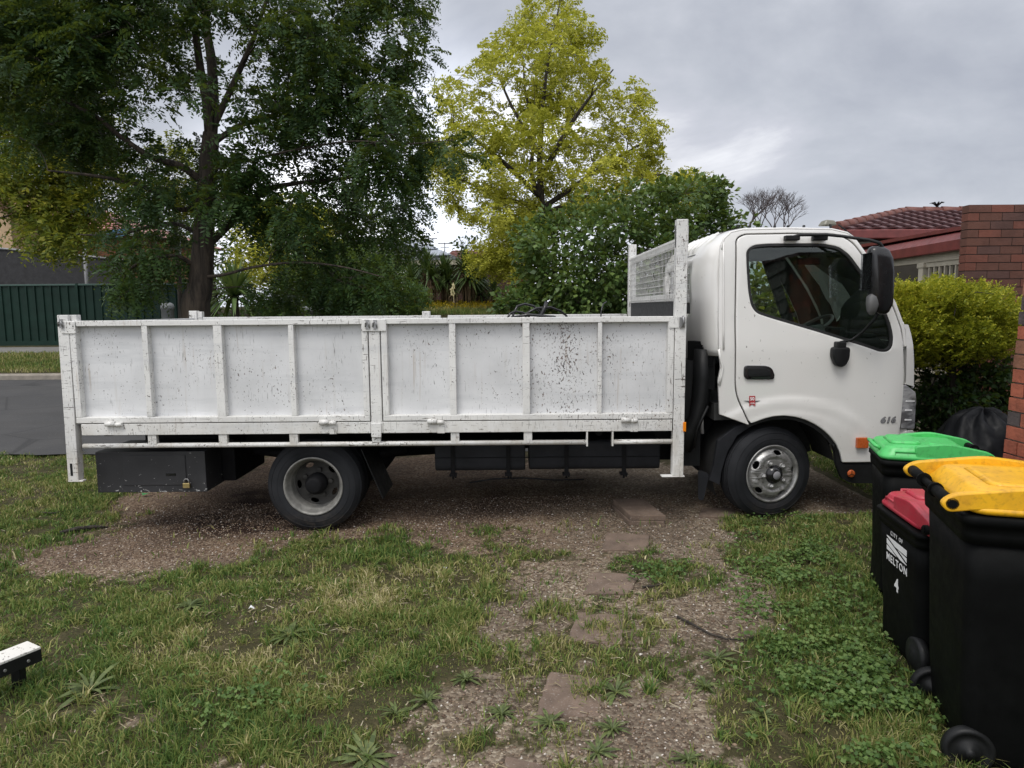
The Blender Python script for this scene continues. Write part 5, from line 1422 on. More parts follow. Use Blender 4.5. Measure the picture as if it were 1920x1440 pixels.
for k in range(24): b.tube([(3.45, 3.885, 0.05 + k * 0.095), (5.25, 3.885, 0.05 + k * 0.095)], 0.047, 8)
b.build('roller_door', simple('pale_roller_door', (0.26, 0.27, 0.26), 0.6), nh)
b = MB(); b.box(5.62, 6.5, 3.87, 3.90, 1.0, 2.1); b.build('window', M['white_print'], nh)
b = MB(); b.box(3.0, 10.4, -3.4, 4.0, 2.685, 2.78); b.build('roof', M['tile_red'], nh)
# brown brick garden wall behind the hedge
b = MB(); rw = random.Random(9)
for i in range(33):
    z = 0.0 + i * rh; x = 4.795; k = 0
    while x < 6.6:
        ln = 0.12 if (k == 0 and i % 2) else 0.24
        b.box(x + 0.002, x + ln - 0.006, 7.30 + rw.uniform(-0.002, 0.002), 7.41, z + 0.009, z + rh, rw.choice([0, 0, 1, 1, 2])); x += ln; k += 1
b.box(4.803, 6.6, 7.306, 7.404, 0, 33 * rh - 0.006, 3)
M['bkf1'] = simple('dark_red_brick_face', (0.135, 0.046, 0.030), 0.85, var=0.25, scale=5, bump=0.3, bscale=60)
M['bkf2'] = simple('brown_red_brick_face', (0.098, 0.040, 0.027), 0.85, var=0.25, scale=5, bump=0.3, bscale=60)
M['bkf3'] = simple('purple_brick_face', (0.080, 0.038, 0.030), 0.85, var=0.25, scale=5, bump=0.3, bscale=60)
M['mortar_d'] = simple('dark_mortar', (0.028, 0.020, 0.016), 0.95)
b.box(5.55, 6.6, 7.30, 7.42, 33 * rh + 0.003, 33 * rh + 0.06, 1)
o = b.build('brick_wall', [M['bkf1'], M['bkf2'], M['bkf3'], M['mortar_d']])
tag(o, 'tall brown brick wall standing behind the yellow-green hedge', 'brick wall')

def tile_roof(e0, e1, r0, r1, course=0.33, wave=0.30, amp=0.035, step=0.045, crow=3):
    """rows of barrel tiles from the eave line e0-e1 to the ridge line r0-r1"""
    e0, e1, r0, r1 = map(Vector, (e0, e1, r0, r1))
    sl = ((r0 + r1) / 2 - (e0 + e1) / 2).length; n = max(2, int(sl / course))
    eu = (e1 - e0).normalized(); nrm = eu.cross((r0 - e0)).normalized()
    if nrm.z < 0: nrm = -nrm
    verts, faces = [], []
    sd_ = ((r0 + r1) / 2 - (e0 + e1) / 2); sd_ = (sd_ - eu * sd_.dot(eu)).normalized()
    for i in range(n):
        t0, t1 = i / n, (i + 1.12) / n
        a0, a1 = e0.lerp(r0, t0), e1.lerp(r1, t0); b0, b1 = e0.lerp(r0, min(1, t1)), e1.lerp(r1, min(1, t1))
        m = max(4, int((a1 - a0).length / wave * 8))
        off = (i % 2) * 0.5
        base = len(verts)
        for k in range(m + 1):
            u = k / m
            pa, pb_ = a0.lerp(a1, u), b0.lerp(b1, u)
            s = (pa - e0).dot(eu) / wave
            ph = abs(math.sin(math.pi * s))
            h = amp * ph ** 1.2
            lap = -sd_ * (0.055 * ph)
            verts += [pa + lap + nrm * (h + step), pb_ + nrm * (amp * abs(math.sin(math.pi * ((pb_ - e0).dot(eu) / wave)))), pa + lap * 0.9 + nrm * (h + step - 0.035)]
        for k in range(m):
            q_ = base + 3 * k
            faces += [(q_, q_+3, q_+4, q_+1), (q_+2, q_+5, q_+3, q_)]
    return verts, faces
def ridge(b, a, c, r=0.10, mi=0, seg=0.4):
    a, c = Vector(a), Vector(c); d = c - a; n = max(1, int(d.length / seg))
    for i in range(n):
        p0, p1 = a + d * (i / n), a + d * ((i + 1.06) / n)
        b.tube([p0 + Vector((0, 0, 0.02)), p1], r, 8, mi=mi)
# ---- red tiled house at the right
rh_ = thing('tiled_house', (9.0, 14.5, 0.0), 'house with maroon wavy tiled hip roof behind the truck cab at right', 'house')
b = MB()
eL, eR = P(1568, 440, 13.2), P(2150, 446, 13.2); ze = 3.22
eL.z = eR.z = ze
rL, rR = P(1697, 397, 15.6), P(2100, 397, 15.6); rL.z = rR.z = P(1750, 397, 15.6).z
v_, f_ = tile_roof(eL, eR, rL, rR); b.add(v_, f_)
back = Vector((eL.x, 18.0, ze)), Vector((eR.x, 18.0, ze))
b.add([eL, rL, back[0]], [(0, 1, 2)]); b.add([back[0], rL, rR, back[1]], [(0, 1, 2, 3)])
rf = b.build('roof', M['tile_red'], rh_, fix=False)
b = MB(); ridge(b, eL + Vector((0, 0, .05)), rL, 0.10); ridge(b, rL, rR, 0.10); b.build('ridge_capping', M['tile_ridge'], rf)
b = MB(); b.box(eL.x - 0.02, eR.x, 13.08, 13.22, ze - 0.17, ze + 0.005); b.box(eL.x - 0.02, eL.x + 0.1, 13.22, 18.0, ze - 0.17, ze); b.build('gutter', M['fascia'], rf, bevel=0.02)
b = MB(); b.box(eL.x + 0.5, eR.x - 0.3, 13.8, 17.6, 0.3, ze - 0.1); b.build('wall', M['brick_dark'], rh_)
b = MB(); p_ = P(1759, 380, 15.6); b.tube([(p_.x, 15.6, rL.z), (p_.x - 0.02, 15.6, rL.z + 0.12)], 0.03, 8)
for k in range(7):
    a_ = k * 0.9; b.tube([(p_.x - 0.02, 15.6, rL.z + 0.12), (p_.x - 0.02 + 0.09 * math.cos(a_), 15.6 + 0.09 * math.sin(a_), rL.z + 0.20), (p_.x - 0.02 + 0.15 * math.cos(a_), 15.6 + 0.15 * math.sin(a_), rL.z + 0.19)], [0.02, 0.016, 0.004], 5)
b.build('roof_cowl', M['black'], rf)
# ---- carport between the wall and the house
cpt = thing('carport', (5.6, 8.6, 0.0), 'carport with maroon gutter, cream beam and white slatted side screen', 'carport')
def yz(px, X):            # distance at which a vertical plane x = X is seen at that column
    lo, hi = 2.0, 60.0
    for _ in range(50):
        m = (lo + hi) / 2
        if P(px, 470, m).x < X: lo = m
        else: hi = m
    return m
xg = 4.86
yA, yB = 7.43, yz(1640, xg) + 0.8
b = MB()
pr = [(xg - 0.02, 2.390), (xg - 0.02, 2.505), (xg + 0.05, 2.590), (xg + 0.22, 2.635), (xg + 0.22, 2.550), (xg + 0.06, 2.490), (xg + 0.06, 2.390)]
n = len(pr); vs = [(x, yA, z) for x, z in pr] + [(x, yB, z - 0.03) for x, z in pr]
b.add(vs, [list(range(n)), list(range(2*n-1, n-1, -1))] + [(i, i+n, (i+1) % n + n, (i+1) % n) for i in range(n)])
b.build('gutter', M['fascia'], cpt, bevel=0.012)
b = MB(); b.box(xg + 0.04, 8.5, yA, yB, 2.610, 2.650); b.build('roof', M['fascia'], cpt)
b = MB(); b.box(xg + 0.07, xg + 0.14, yA, yB, 2.300, 2.390); b.build('beam', M['cream'], cpt)
ys = yz(1738, xg + 0.1)
b = MB(); b.box(xg + 0.06, xg + 0.15, ys, ys + 0.09, 0.05, 2.298); b.box(xg + 0.05, xg + 0.16, ys - 0.02, ys + 0.11, 2.24, 2.299); b.build('post', M['cream'], cpt, bevel=0.008)
y_ = yA + 0.06
while y_ < ys - 0.04:
    b = MB(); b.box(xg + 0.09, xg + 0.12, y_, y_ + 0.022, 1.05, 2.245); b.build('slat', M['cream'], cpt); y_ += 0.098
for z0_, z1_ in ((2.245, 2.299), (1.0, 1.05)):
    b = MB(); b.box(xg + 0.085, xg + 0.125, yA, ys, z0_, z1_); b.build('screen_rail', M['cream'], cpt)
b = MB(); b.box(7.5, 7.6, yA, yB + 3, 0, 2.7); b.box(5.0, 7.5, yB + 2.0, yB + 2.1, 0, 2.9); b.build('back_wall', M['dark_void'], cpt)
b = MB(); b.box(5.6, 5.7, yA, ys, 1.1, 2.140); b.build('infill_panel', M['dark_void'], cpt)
# ---- dark green fence across the road
fz0, fz1 = 0.76, 2.60
fx1 = P(352, 560, 20.0).x; fx0 = -30.0
gf = thing('metal_fence', (fx1 - 5, 20.0, fz0), 'dark green ribbed metal fence across the road', 'fence')
xs_ = []; x = fx0
b = MB()
prof2 = [(0, 0), (0.06, 0), (0.075, 0.035), (0.105, 0.035), (0.12, 0)]
line = []
while x < fx1:
    for u, d_ in prof2[:-1]: line.append((x + u, 20.0 - d_))
    x += 0.24
    line.append((x - 0.12, 20.0))
vs = [(x, y, fz0) for x, y in line] + [(x, y, fz1 - 0.05) for x, y in line]; m = len(line)
b.add(vs, [(i, i+1, i+1+m, i+m) for i in range(m-1)])
b.build('panel', M['fence_green'], gf, fix=False)
b = MB(); b.box(fx0, fx1, 19.955, 20.03, fz1 - 0.05, fz1); b.build('top_rail', simple('fence_rail_green', (0.03, 0.07, 0.055), 0.35), gf, bevel=0.008)
b = MB(); b.box(fx0, fx1, 19.95, 20.03, fz0 - 0.1, fz0 + 0.20); b.build('bottom_plinth', M['fence_green'], gf)
for px in (145, 252, 345, -20, -120):
    x = P(px, 560, 19.95).x; b = MB(); b.box(x - 0.03, x + 0.03, 19.94, 20.02, fz0, fz1 + 0.01); b.build('fence_post', M['fence_green'], gf)
# ---- dark shade-cloth screen behind it, its poles and the blue sail
sc = thing('screen_fence', (-14.0, 21.5, 1.0), 'dark shade cloth screen standing above the green fence', 'screen')
b = MB(); tops = [(-200, 458), (0, 466), (150, 479), (232, 488)]
vs = []; 
for px, py in tops:
    p_ = P(px, py, 21.5); vs += [(p_.x, 21.5, 1.0), (p_.x, 21.5, p_.z)]
n = len(tops)
vs2 = [(x, y + 0.03, z) for x, y, z in vs]
b.add(vs + vs2, [(2*i, 2*i+2, 2*i+3, 2*i+1) for i in range(n-1)] + [(2*n+2*i, 2*n+2*i+1, 2*n+2*i+3, 2*n+2*i+2) for i in range(n-1)] + [(2*i+1, 2*i+3, 2*n+2*i+3, 2*n+2*i+1) for i in range(n-1)])
b.build('shade_cloth', M['screen'], sc, fix=False)
b = MB(); b.tube([P(px, py, 21.49) for px, py in tops], 0.04, 6); b.build('top_rail', M['galv'], sc)
for px in (60, 135): 
    p_ = P(px, 472, 21.55); b = MB(); b.tube([(p_.x, 21.58, 1.0), (p_.x, 21.58, p_.z)], 0.035, 6); b.build('screen_post', M['black'], sc)
def pole(name, px0, py0, px1, Y, r, label, cat):
    p_ = P(px0, py0, Y); q_ = P(px1, 560, Y); b = MB(); z0 = float(prof(Y)) - 0.1
    b.tube([(q_.x - p_.x, 0, 0), (0, 0, p_.z - z0)], r, 8); b.lathe([(r * 1.25, p_.z - z0), (r * 1.1, p_.z - z0 + 0.03), (0, p_.z - z0 + 0.04)], (0, 0, 0), 'Z', 8)
    o = b.build(name, M['galv']); o.location = (p_.x, Y, z0); return tag(o, label, cat)
pole('sail_pole', 156, 436, 165, 20.6, 0.055, 'thin grey steel pole rising behind the green fence', 'pole')
pole('sail_pole', 333, 396, 338, 24.0, 0.07, 'pale grey steel pole just left of the big tree trunk', 'pole')
sl = [P(183, 436, 24.5), P(215, 431, 25.0), P(262, 428, 25.5), P(235, 442, 24.6), P(183, 452, 24.0)]
b = MB(); c = sum(sl, Vector()) / 5 - Vector((0, 0, 0.06)); b.add([*sl, c], [(i, (i+1) % 5, 5) for i in range(5)])
o = b.build('shade_sail', M['sail']); so = o.modifiers.new('thickness', 'SOLIDIFY'); so.thickness = 0.02; tag(o, 'blue shade sail stretched in front of the pink tiled roof', 'shade sail')
# ---- tan house at the left
lh = thing('tan_brick_house', (-19.0, 29.0, 1.5), 'tan brick house with faded pink tiled roof beyond the green fence', 'house')
Yh = 27.0
eR_ = P(252, 434, Yh); eL_ = P(-260, 434, Yh); eL_.z = eR_.z
rR_ = P(128, 372, Yh + 4.5); rL_ = P(-260, 372, Yh + 4.5); rL_.z = rR_.z
b = MB(); v_, f_ = tile_roof(eL_, eR_, rL_, rR_, 0.36, 0.3); b.add(v_, f_)
b.add([eR_, Vector((eR_.x, Yh + 9, eR_.z)), rR_], [(0, 1, 2)]); b.add([rL_, rR_, Vector((eR_.x, Yh + 9, eR_.z)), Vector((eL_.x, Yh + 9, eR_.z))], [(0, 1, 2, 3)])
r_ = b.build('roof', M['tile_pink'], lh, fix=False)
b = MB(); ridge(b, eR_, rR_, 0.12); ridge(b, rL_, rR_, 0.12); b.build('ridge_capping', M['tile_red'], r_)
b = MB(); b.box(eL_.x, eR_.x, Yh - 0.08, Yh + 0.05, eR_.z - 0.16, eR_.z + 0.0); b.build('gutter', M['galv'], r_)
b = MB(); b.box(eL_.x, P(232, 450, Yh + 0.5).x, Yh + 0.5, Yh + 8, 1.0, eR_.z - 0.05); b.build('wall', M['brick_tan'], lh)
b = MB(); b.box(P(-10, 450, Yh + 0.4).x, P(100, 450, Yh + 0.4).x, Yh + 0.44, Yh + 0.5, 2.6, 4.3); b.build('window', M['dark_void'], lh)
gw = P(22, 440, 25.0); gl_ = P(-330, 440, 25.0); apx = P(-150, 300, 25.0)
b = MB(); g0 = P(22, 404, 25.0)
b.add([(gl_.x, 25.0, 1.0), (gw.x, 25.0, 1.0), (gw.x, 25.0, g0.z), (apx.x, 25.0, apx.z), (gl_.x, 25.0, g0.z), (gl_.x, 27.4, 1.0), (gw.x, 27.4, 1.0), (gw.x, 27.4, g0.z), (apx.x, 27.4, apx.z), (gl_.x, 27.4, g0.z)],
      [(0, 1, 2, 3, 4), (9, 8, 7, 6, 5), (1, 6, 7, 2), (0, 4, 9, 5)])
b.build('gable_wall', M['beige'], lh)
b = MB(); e_ = P(50, 400, 24.7); v_, f_ = tile_roof((e_.x, 24.6, e_.z), (e_.x, 28.5, e_.z), (apx.x, 24.6, apx.z + 0.1), (apx.x, 28.5, apx.z + 0.1)); b.add(v_, f_)
b.build('gable_roof', M['tile_pink'], lh, fix=False)
# roof aerial
def aerial(px, py0, py1, Y, wpx, label):
    a_ = P(px, py1, Y); t_ = P(px, py0, Y); h = t_.z - a_.z; b = MB()
    b.tube([(0, 0, -0.4), (0, 0, h)], 0.025, 6)
    wl = wpx / 1280 * Y
    b.tube([(-wl / 2, 0, h * 0.9), (wl / 2, 0, h * 0.9)], 0.02, 5)
    for k in range(7):
        x = -wl / 2 + wl * k / 6; b.tube([(x, -0.35, h * 0.9), (x, 0.35, h * 0.9)], 0.012, 4)
    b.tube([(-wl / 3, 0, h * 0.45), (wl / 3, 0, h * 0.45)], 0.015, 5)
    o = b.build('tv_aerial', M['galv']); o.location = a_; return tag(o, label, 'aerial', 'rooftop television aerials')
aerial(804, 446, 462, 32.0, 30, 'taller television aerial on the dark grey roof')
aerial(834, 455, 471, 34.0, 24, 'lower television aerial right of the taller one on the dark roof')
# ---- dark brick house in the middle
mh = thing('dark_brick_house', (-3.0, 31.0, 1.8), 'dark brick house with grey tiled roof and solar panels behind the yuccas', 'house')
Yh = 29.0
eR_ = P(860, 491, Yh); eL_ = P(600, 491, Yh); eR_.z = eL_.z
rR_ = P(768, 452, Yh + 3.5); rL_ = P(640, 452, Yh + 3.5); rL_.z = rR_.z
bk = Vector((eR_.x, Yh + 7, eR_.z))
b = MB(); v_, f_ = tile_roof(eL_, eR_, rL_, rR_, 0.36, 0.3); b.add(v_, f_)
b.add([eR_, bk, rR_], [(0, 1, 2)]); b.add([rL_, rR_, bk, Vector((eL_.x, Yh + 7, eR_.z))], [(0, 1, 2, 3)])
r_ = b.build('roof', M['tile_grey'], mh, fix=False)
b = MB(); ridge(b, eR_, rR_, 0.11); ridge(b, rL_, rR_, 0.11); b.build('ridge_capping', M['tile_grey'], r_)
# solar panels along the hip facing the street
for k in range(3):
    t0, t1 = 0.14 + 0.25 * k, 0.14 + 0.25 * k + 0.23
    up = Vector((0, -0.05, 0.13)); a_, c_ = rR_.lerp(eR_, t0) + up, rR_.lerp(eR_, t1) + up; w_ = (eL_ - eR_).normalized() * 0.85; w_.z = 0
    w_ = (rL_ - rR_).normalized() * 0.75
    b = MB(); b.add([a_ + w_ * 0.0 + Vector((0, 0, 0.02)), c_ + Vector((0, 0, 0.02)), c_ + w_ + Vector((0, -0.02, -0.02)), a_ + w_ + Vector((0, -0.02, -0.02))], [(0, 1, 2, 3)]); o = b.build('solar_panel', M['solar'], r_)
    so = o.modifiers.new('thickness', 'SOLIDIFY'); so.thickness = 0.04
b = MB(); b.box(eL_.x, eR_.x + 0.05, Yh - 0.1, Yh + 0.04, eR_.z - 0.16, eR_.z + 0.01); b.build('gutter', M['cream'], r_)
b = MB(); b.box(eL_.x, P(950, 540, Yh + 0.6).x, Yh + 0.6, Yh + 6.5, 1.6, eR_.z - 0.05); b.build('wall', M['brick_dark'], mh)
b = MB(); a_ = P(742, 515, Yh - 0.5); c_ = P(761, 506, Yh - 0.5)
b.add([], []); b.box(0, c_.x - a_.x, 0, 0.03, 0, c_.z - a_.z); b.box((c_.x - a_.x)/2 - 0.03, (c_.x - a_.x)/2 + 0.03, 0.03, 0.07, -2.0, c_.z - a_.z)
o = b.build('street_sign', M['white_print']); o.location = a_; o.rotation_euler = (0, R_(-7), 0); tag(o, 'small plain white sign board in front of the dark brick house', 'sign')
# red roofed house beyond
rh2 = thing('red_roofed_house', (-1.5, 40.0, 2.0), 'low house with orange red tiled roof beyond the yuccas', 'house')
Yh = 38.0
eL_, eR_ = P(800, 508, Yh), P(1010, 508, Yh); rL_, rR_ = P(850, 470, Yh + 4), P(900, 470, Yh + 4); eR_.z = eL_.z; rR_.z = rL_.z
b = MB(); v_, f_ = tile_roof(eL_, eR_, rL_, rR_, 0.36, 0.3); b.add(v_, f_); b.add([eL_, rL_, Vector((eL_.x, Yh + 8, eL_.z))], [(0, 1, 2)]); b.add([eR_, Vector((eR_.x, Yh + 8, eL_.z)), rR_], [(0, 1, 2)])
b.build('roof', M['tile_ridge'], rh2, fix=False)
b = MB(); b.box(eL_.x, eR_.x, Yh - 0.08, Yh + 0.05, eL_.z - 0.18, eL_.z); b.build('gutter', M['cream'], rh2)
b = MB(); b.box(eL_.x + 0.4, eR_.x - 0.4, Yh + 0.5, Yh + 7, 1.7, eL_.z - 0.05); b.build('wall', M['brick_tan'], rh2)
# ---- grey telecom pillar on the far verge
pq = P(313, 567, 15.9); zg = float(prof(15.9))
b = MB(); r = 0.135
b.lathe([(r, 0), (r, pq.z - zg - 0.16), (r * 1.08, pq.z - zg - 0.155), (r * 1.08, pq.z - zg - 0.09), (r * 0.98, pq.z - zg - 0.04), (r * 0.6, pq.z - zg - 0.008), (0, pq.z - zg)], (0, 0, 0), 'Z', 24)
o = b.build('telecom_pillar', M['pillar_grey']); o.location = (pq.x, 15.9, zg); tag(o, 'grey round topped service pillar in front of the green fence', 'service pillar')
# ---- silver car parked beyond the tray
cz = float(prof(16.3)) + 0.02
cy_, czt = 16.3, P(650, 574, 16.3).z
car = thing('parked_car', (P(655, 580, cy_).x, cy_, cz), 'silver car parked behind the tray, only its roof showing', 'car')
sc_ = (czt - cz) / 1.45
cx = car.location.x
def csec(pts, y): return [(cx + x * 1.0, cy_ + y, cz + z * sc_) for x, z in pts]
bodyp = rounded([(-2.1, 0.35), (2.1, 0.35), (2.15, 0.7), (1.2, 0.92), (-1.9, 0.95), (-2.15, 0.75)], 0.12, 3)
b = MB(); b.loft([csec(bodyp, -0.85), csec(bodyp, 0.85)], 0, False); b.build('body', M['silver'], car, bevel=0.05, seg=3)
cabp = rounded([(-1.75, 0.93), (1.1, 0.91), (0.45, 1.36), (-0.2, 1.45), (-1.2, 1.40)], 0.15, 4)
b = MB(); b.loft([csec([(x, min(z, 1.36)) for x, z in cabp], -0.74), csec([(x, min(z, 1.36)) for x, z in cabp], 0.74)], 0, False); b.build('window', M['black_gloss'], car, bevel=0.05, seg=2)
roofp = rounded([(-1.30, 1.345), (0.52, 1.345), (0.0, 1.44), (-0.9, 1.45)], 0.1, 4)
b = MB(); b.loft([csec(roofp, -0.70), csec(roofp, 0.70)], 0, False); b.build('roof', M['silver'], car, bevel=0.03, seg=2)
for wx in (-1.35, 1.3):
    for wy in (-0.85, 0.67):
        b = MB(); b.lathe([(0.0, 0.02), (0.19, 0.02), (0.20, 0.0), (0.30, 0.0), (0.31, -0.02), (0.31, -0.16), (0.2, -0.18)], (cx + wx, cy_ + wy, cz + 0.31), 'Y', 24); b.build('wheel', M['tyre'], car)
# ---- black plastic over a heap, in the dark corner before the truck
def heap(c, rx, ry, rz_, seed, name, mat, label, cat):
    vs = []; fs = []; n, m = 40, 20
    r = random.Random(seed)
    for i in range(m + 1):
        th = math.pi / 2 * i / m
        for k in range(n):
            ph = 2 * math.pi * k / n
            x, y, z = math.sin(th + 0.001) * math.cos(ph), math.sin(th + 0.001) * math.sin(ph), math.cos(th)
            d_ = 1 + 0.22 * (fbm(np.array([x * 2.2 + seed]), np.array([y * 2.2 + z * 3]), seed)[0] - 0.5) + 0.10 * abs(math.sin(5 * ph + 7 * z + seed))
            vs.append((x * rx * d_, y * ry * d_, z * rz_ * d_))
    for i in range(m):
        for k in range(n): fs.append((i*n+k, i*n+(k+1) % n, (i+1)*n+(k+1) % n, (i+1)*n+k))
    b = MB(); b.add(vs, fs, 0, True); o = b.build(name, mat); o.location = c; return tag(o, label, cat)
heap((4.02, 5.75, H(4.02, 5.75) - 0.02), 0.46, 0.38, 0.80, 3, 'covered_heap', M['black_bag'], 'black plastic sheet draped over a heap under the hedge', 'covered heap')
# ================================================================== VEGETATION
def unit(a): return a / np.maximum(np.linalg.norm(a, axis=-1, keepdims=True), 1e-9)
def quads(verts4):
    n = len(verts4); return verts4.reshape(-1, 3), np.arange(n * 4), np.full(n, 4)
def pinnate(pos, dirs, Ls, leaf, nl, wr=0.40, droop=0.25, side=0.8):
    """feather leaves: nl leaflets along a drooping stalk"""
    N = len(pos); d = unit(dirs)
    up = unit(np.array([0, 0, 1.0]) + rng.normal(0, 0.45, (N, 3)))
    s = unit(np.cross(d, up)); nn = unit(np.cross(s, d))
    k = np.arange(nl); t = (0.18 + 0.82 * (k // 2 * 2 + 1) / nl)
    sg = np.where(k % 2 == 0, 1.0, -1.0)
    P0 = pos[:, None] + d[:, None] * (t[None, :, None] * Ls[:, None, None])
    P0[..., 2] -= droop * Ls[:, None] * t[None] ** 2
    a = d[:, None] * (1 - side) + s[:, None] * (sg[None, :, None] * side) + rng.normal(0, 0.20, (N, nl, 3))
    a[..., 2] -= 0.22
    a = unit(a)
    l = leaf * (0.65 + 0.6 * np.sin(np.pi * np.clip(t, 0, 0.95)))[None, :, None] * rng.uniform(0.75, 1.25, (N, nl, 1)) * (Ls / Ls.mean())[:, None, None] ** 0.5
    b_ = unit(np.cross(a, nn[:, None] + rng.normal(0, 0.35, (N, nl, 3))))
    v = np.stack([P0, P0 + a * l * 0.45 + b_ * l * wr * 0.5, P0 + a * l, P0 + a * l * 0.45 - b_ * l * wr * 0.5], 2)
    return v.reshape(-1, 4, 3)
def broad(pos, dirs, size, wr=0.75):
    N = len(pos); a = unit(dirs + rng.normal(0, 0.35, (N, 3))); a[:, 2] -= 0.25; a = unit(a)
    b_ = unit(np.cross(a, unit(np.array([0, 0, 1.0]) + rng.normal(0, 0.6, (N, 3)))))
    nn = np.cross(b_, a)
    l = size * rng.uniform(0.6, 1.3, (N, 1))
    mid = pos + a * l * 0.42 + nn * l * 0.08
    return np.stack([pos, mid + b_ * l * wr * 0.5 - nn * l * .08, pos + a * l - nn * l * 0.12, mid - b_ * l * wr * 0.5 - nn * l * 0.08], 1)
def clumps_in(poly, Yc, depth, n, r, flat=0.7, seed=1, mind=0.55):
    g = np.random.default_rng(seed); poly_ = np.array(poly, float)
    lo, hi = poly_.min(0), poly_.max(0); res = []; pr = []
    cx = (lo[0] + hi[0]) / 2; hw = (hi[0] - lo[0]) / 2
    rp = r / Yc * FPX
    tries = 0
    while len(res) < n and tries < n * 60:
        tries += 1
        x, y = g.uniform(lo[0], hi[0]), g.uniform(lo[1], hi[1])
        if not inpoly(np.array([x]), np.array([y]), poly)[0]: continue
        if mind and any((x - a) ** 2 + (y - b) ** 2 < (rp * mind) ** 2 for a, b in pr) and tries < n * 40: continue
        u = min(0.98, abs(x - cx) / hw)
        Y = Yc + g.uniform(-1, 1) * depth * math.sqrt(1 - u * u)
        p = P(x, y, Y); pr.append((x, y))
        rr = r * g.uniform(0.65, 1.35)
        res.append((np.array(p), np.array([rr, rr, rr * flat])))
    return res
def fill(clumps, per, seed=2, power=0.45):
    g = np.random.default_rng(seed); pos = []; dr = []
    for c, r in clumps:
        m = max(2, int(per * g.uniform(0.7, 1.3)))
        v = unit(g.normal(0, 1, (m, 3))); rad = g.uniform(0, 1, (m, 1)) ** power
        pos.append(c + v * rad * r); dr.append(v + g.normal(0, 0.5, (m, 3)))
    return np.concatenate(pos), np.concatenate(dr)
def nearest_on(lines, p, below=True):
    best = None
    for ln in lines:
        for i in range(len(ln)):
            q, rad = ln[i]
            d = (Vector(p) - q).length + (2.5 * max(0, q.z - p[2] + 0.1) if below else 0)
            if best is None or d < best[0]: best = (d, q, rad)
    return best[1], best[2]
def densify(pts, rads, k=6):
    out_ = []
    pts = [Vector(p) for p in pts]
    for i in range(len(pts) - 1):
        p0 = pts[max(0, i-1)]; p1 = pts[i]; p2 = pts[i+1]; p3 = pts[min(len(pts)-1, i+2)]
        for j in range(k):
            t = j / k
            q = 0.5 * ((2*p1) + (p2-p0)*t + (2*p0-5*p1+4*p2-p3)*t*t + (3*p1-p0-3*p2+p3)*t**3)
            out_.append((q, rads[i] * (1-t) + rads[i+1] * t))
    out_.append((pts[-1], rads[-1])); return out_
def tree(name, label, cat, base, limbs, clumps, leaves, leaf_mat, bark_mat, group=None, branch_r=0.03, twigs=3, trunk=True, seed=3, rmin=0.006):
    """limbs: list of (pts, radii); clumps carry a branch each; leaves: (n,4,3) quads"""
    root = thing(name, base, label, cat, group)
    g = random.Random(seed); lines = [densify(p, r) for p, r in limbs]
    b = MB()
    for ln in lines: b.tube([q for q, _ in ln], [r for _, r in ln], 10)
    live = [list(l) for l in lines]
    for c, r in sorted(clumps, key=lambda cr: min((Vector(cr[0]) - q).length for l in lines for q, _ in l)):
        q, rad = nearest_on(live, c)
        c = Vector(c); d = c - q
        if d.length < 0.05: continue
        m1 = q + d * 0.35 + Vector((g.uniform(-.1, .1), g.uniform(-.1, .1), 0.10 * d.length)) ; m2 = q + d * 0.7 + Vector((g.uniform(-.08, .08), g.uniform(-.08, .08), 0.10 * d.length))
        r0 = max(rmin, min(rad * 0.6, branch_r * (0.5 + 0.35 * d.length)))
        br = densify([q, m1, m2, c], [r0, r0 * 0.75, r0 * 0.5, max(rmin * 0.6, r0 * 0.28)], 3)
        b.tube([a for a, _ in br], [x for _, x in br], 6, cap=False); live.append(br)
        for _ in range(twigs):
            e_ = c + Vector((g.uniform(-1, 1) * r[0], g.uniform(-1, 1) * r[1], g.uniform(-0.8, 0.9) * r[2]))
            s_ = br[g.randrange(len(br) // 2, len(br))][0]
            b.tube([s_, (s_ + e_) / 2 + Vector((0, 0, 0.05)), e_], [rmin, rmin * 0.75, rmin * 0.4], 4, cap=False)
    b.build('trunk', bark_mat, root, fix=False)
    if leaves is not None:
        v, f, l = quads(leaves); np_mesh('crown', v, f, l, leaf_mat, root)
    return root
def L_(pxs, Y): return [Vector(P(px, py, Y + dy)) for px, py, dy in pxs]

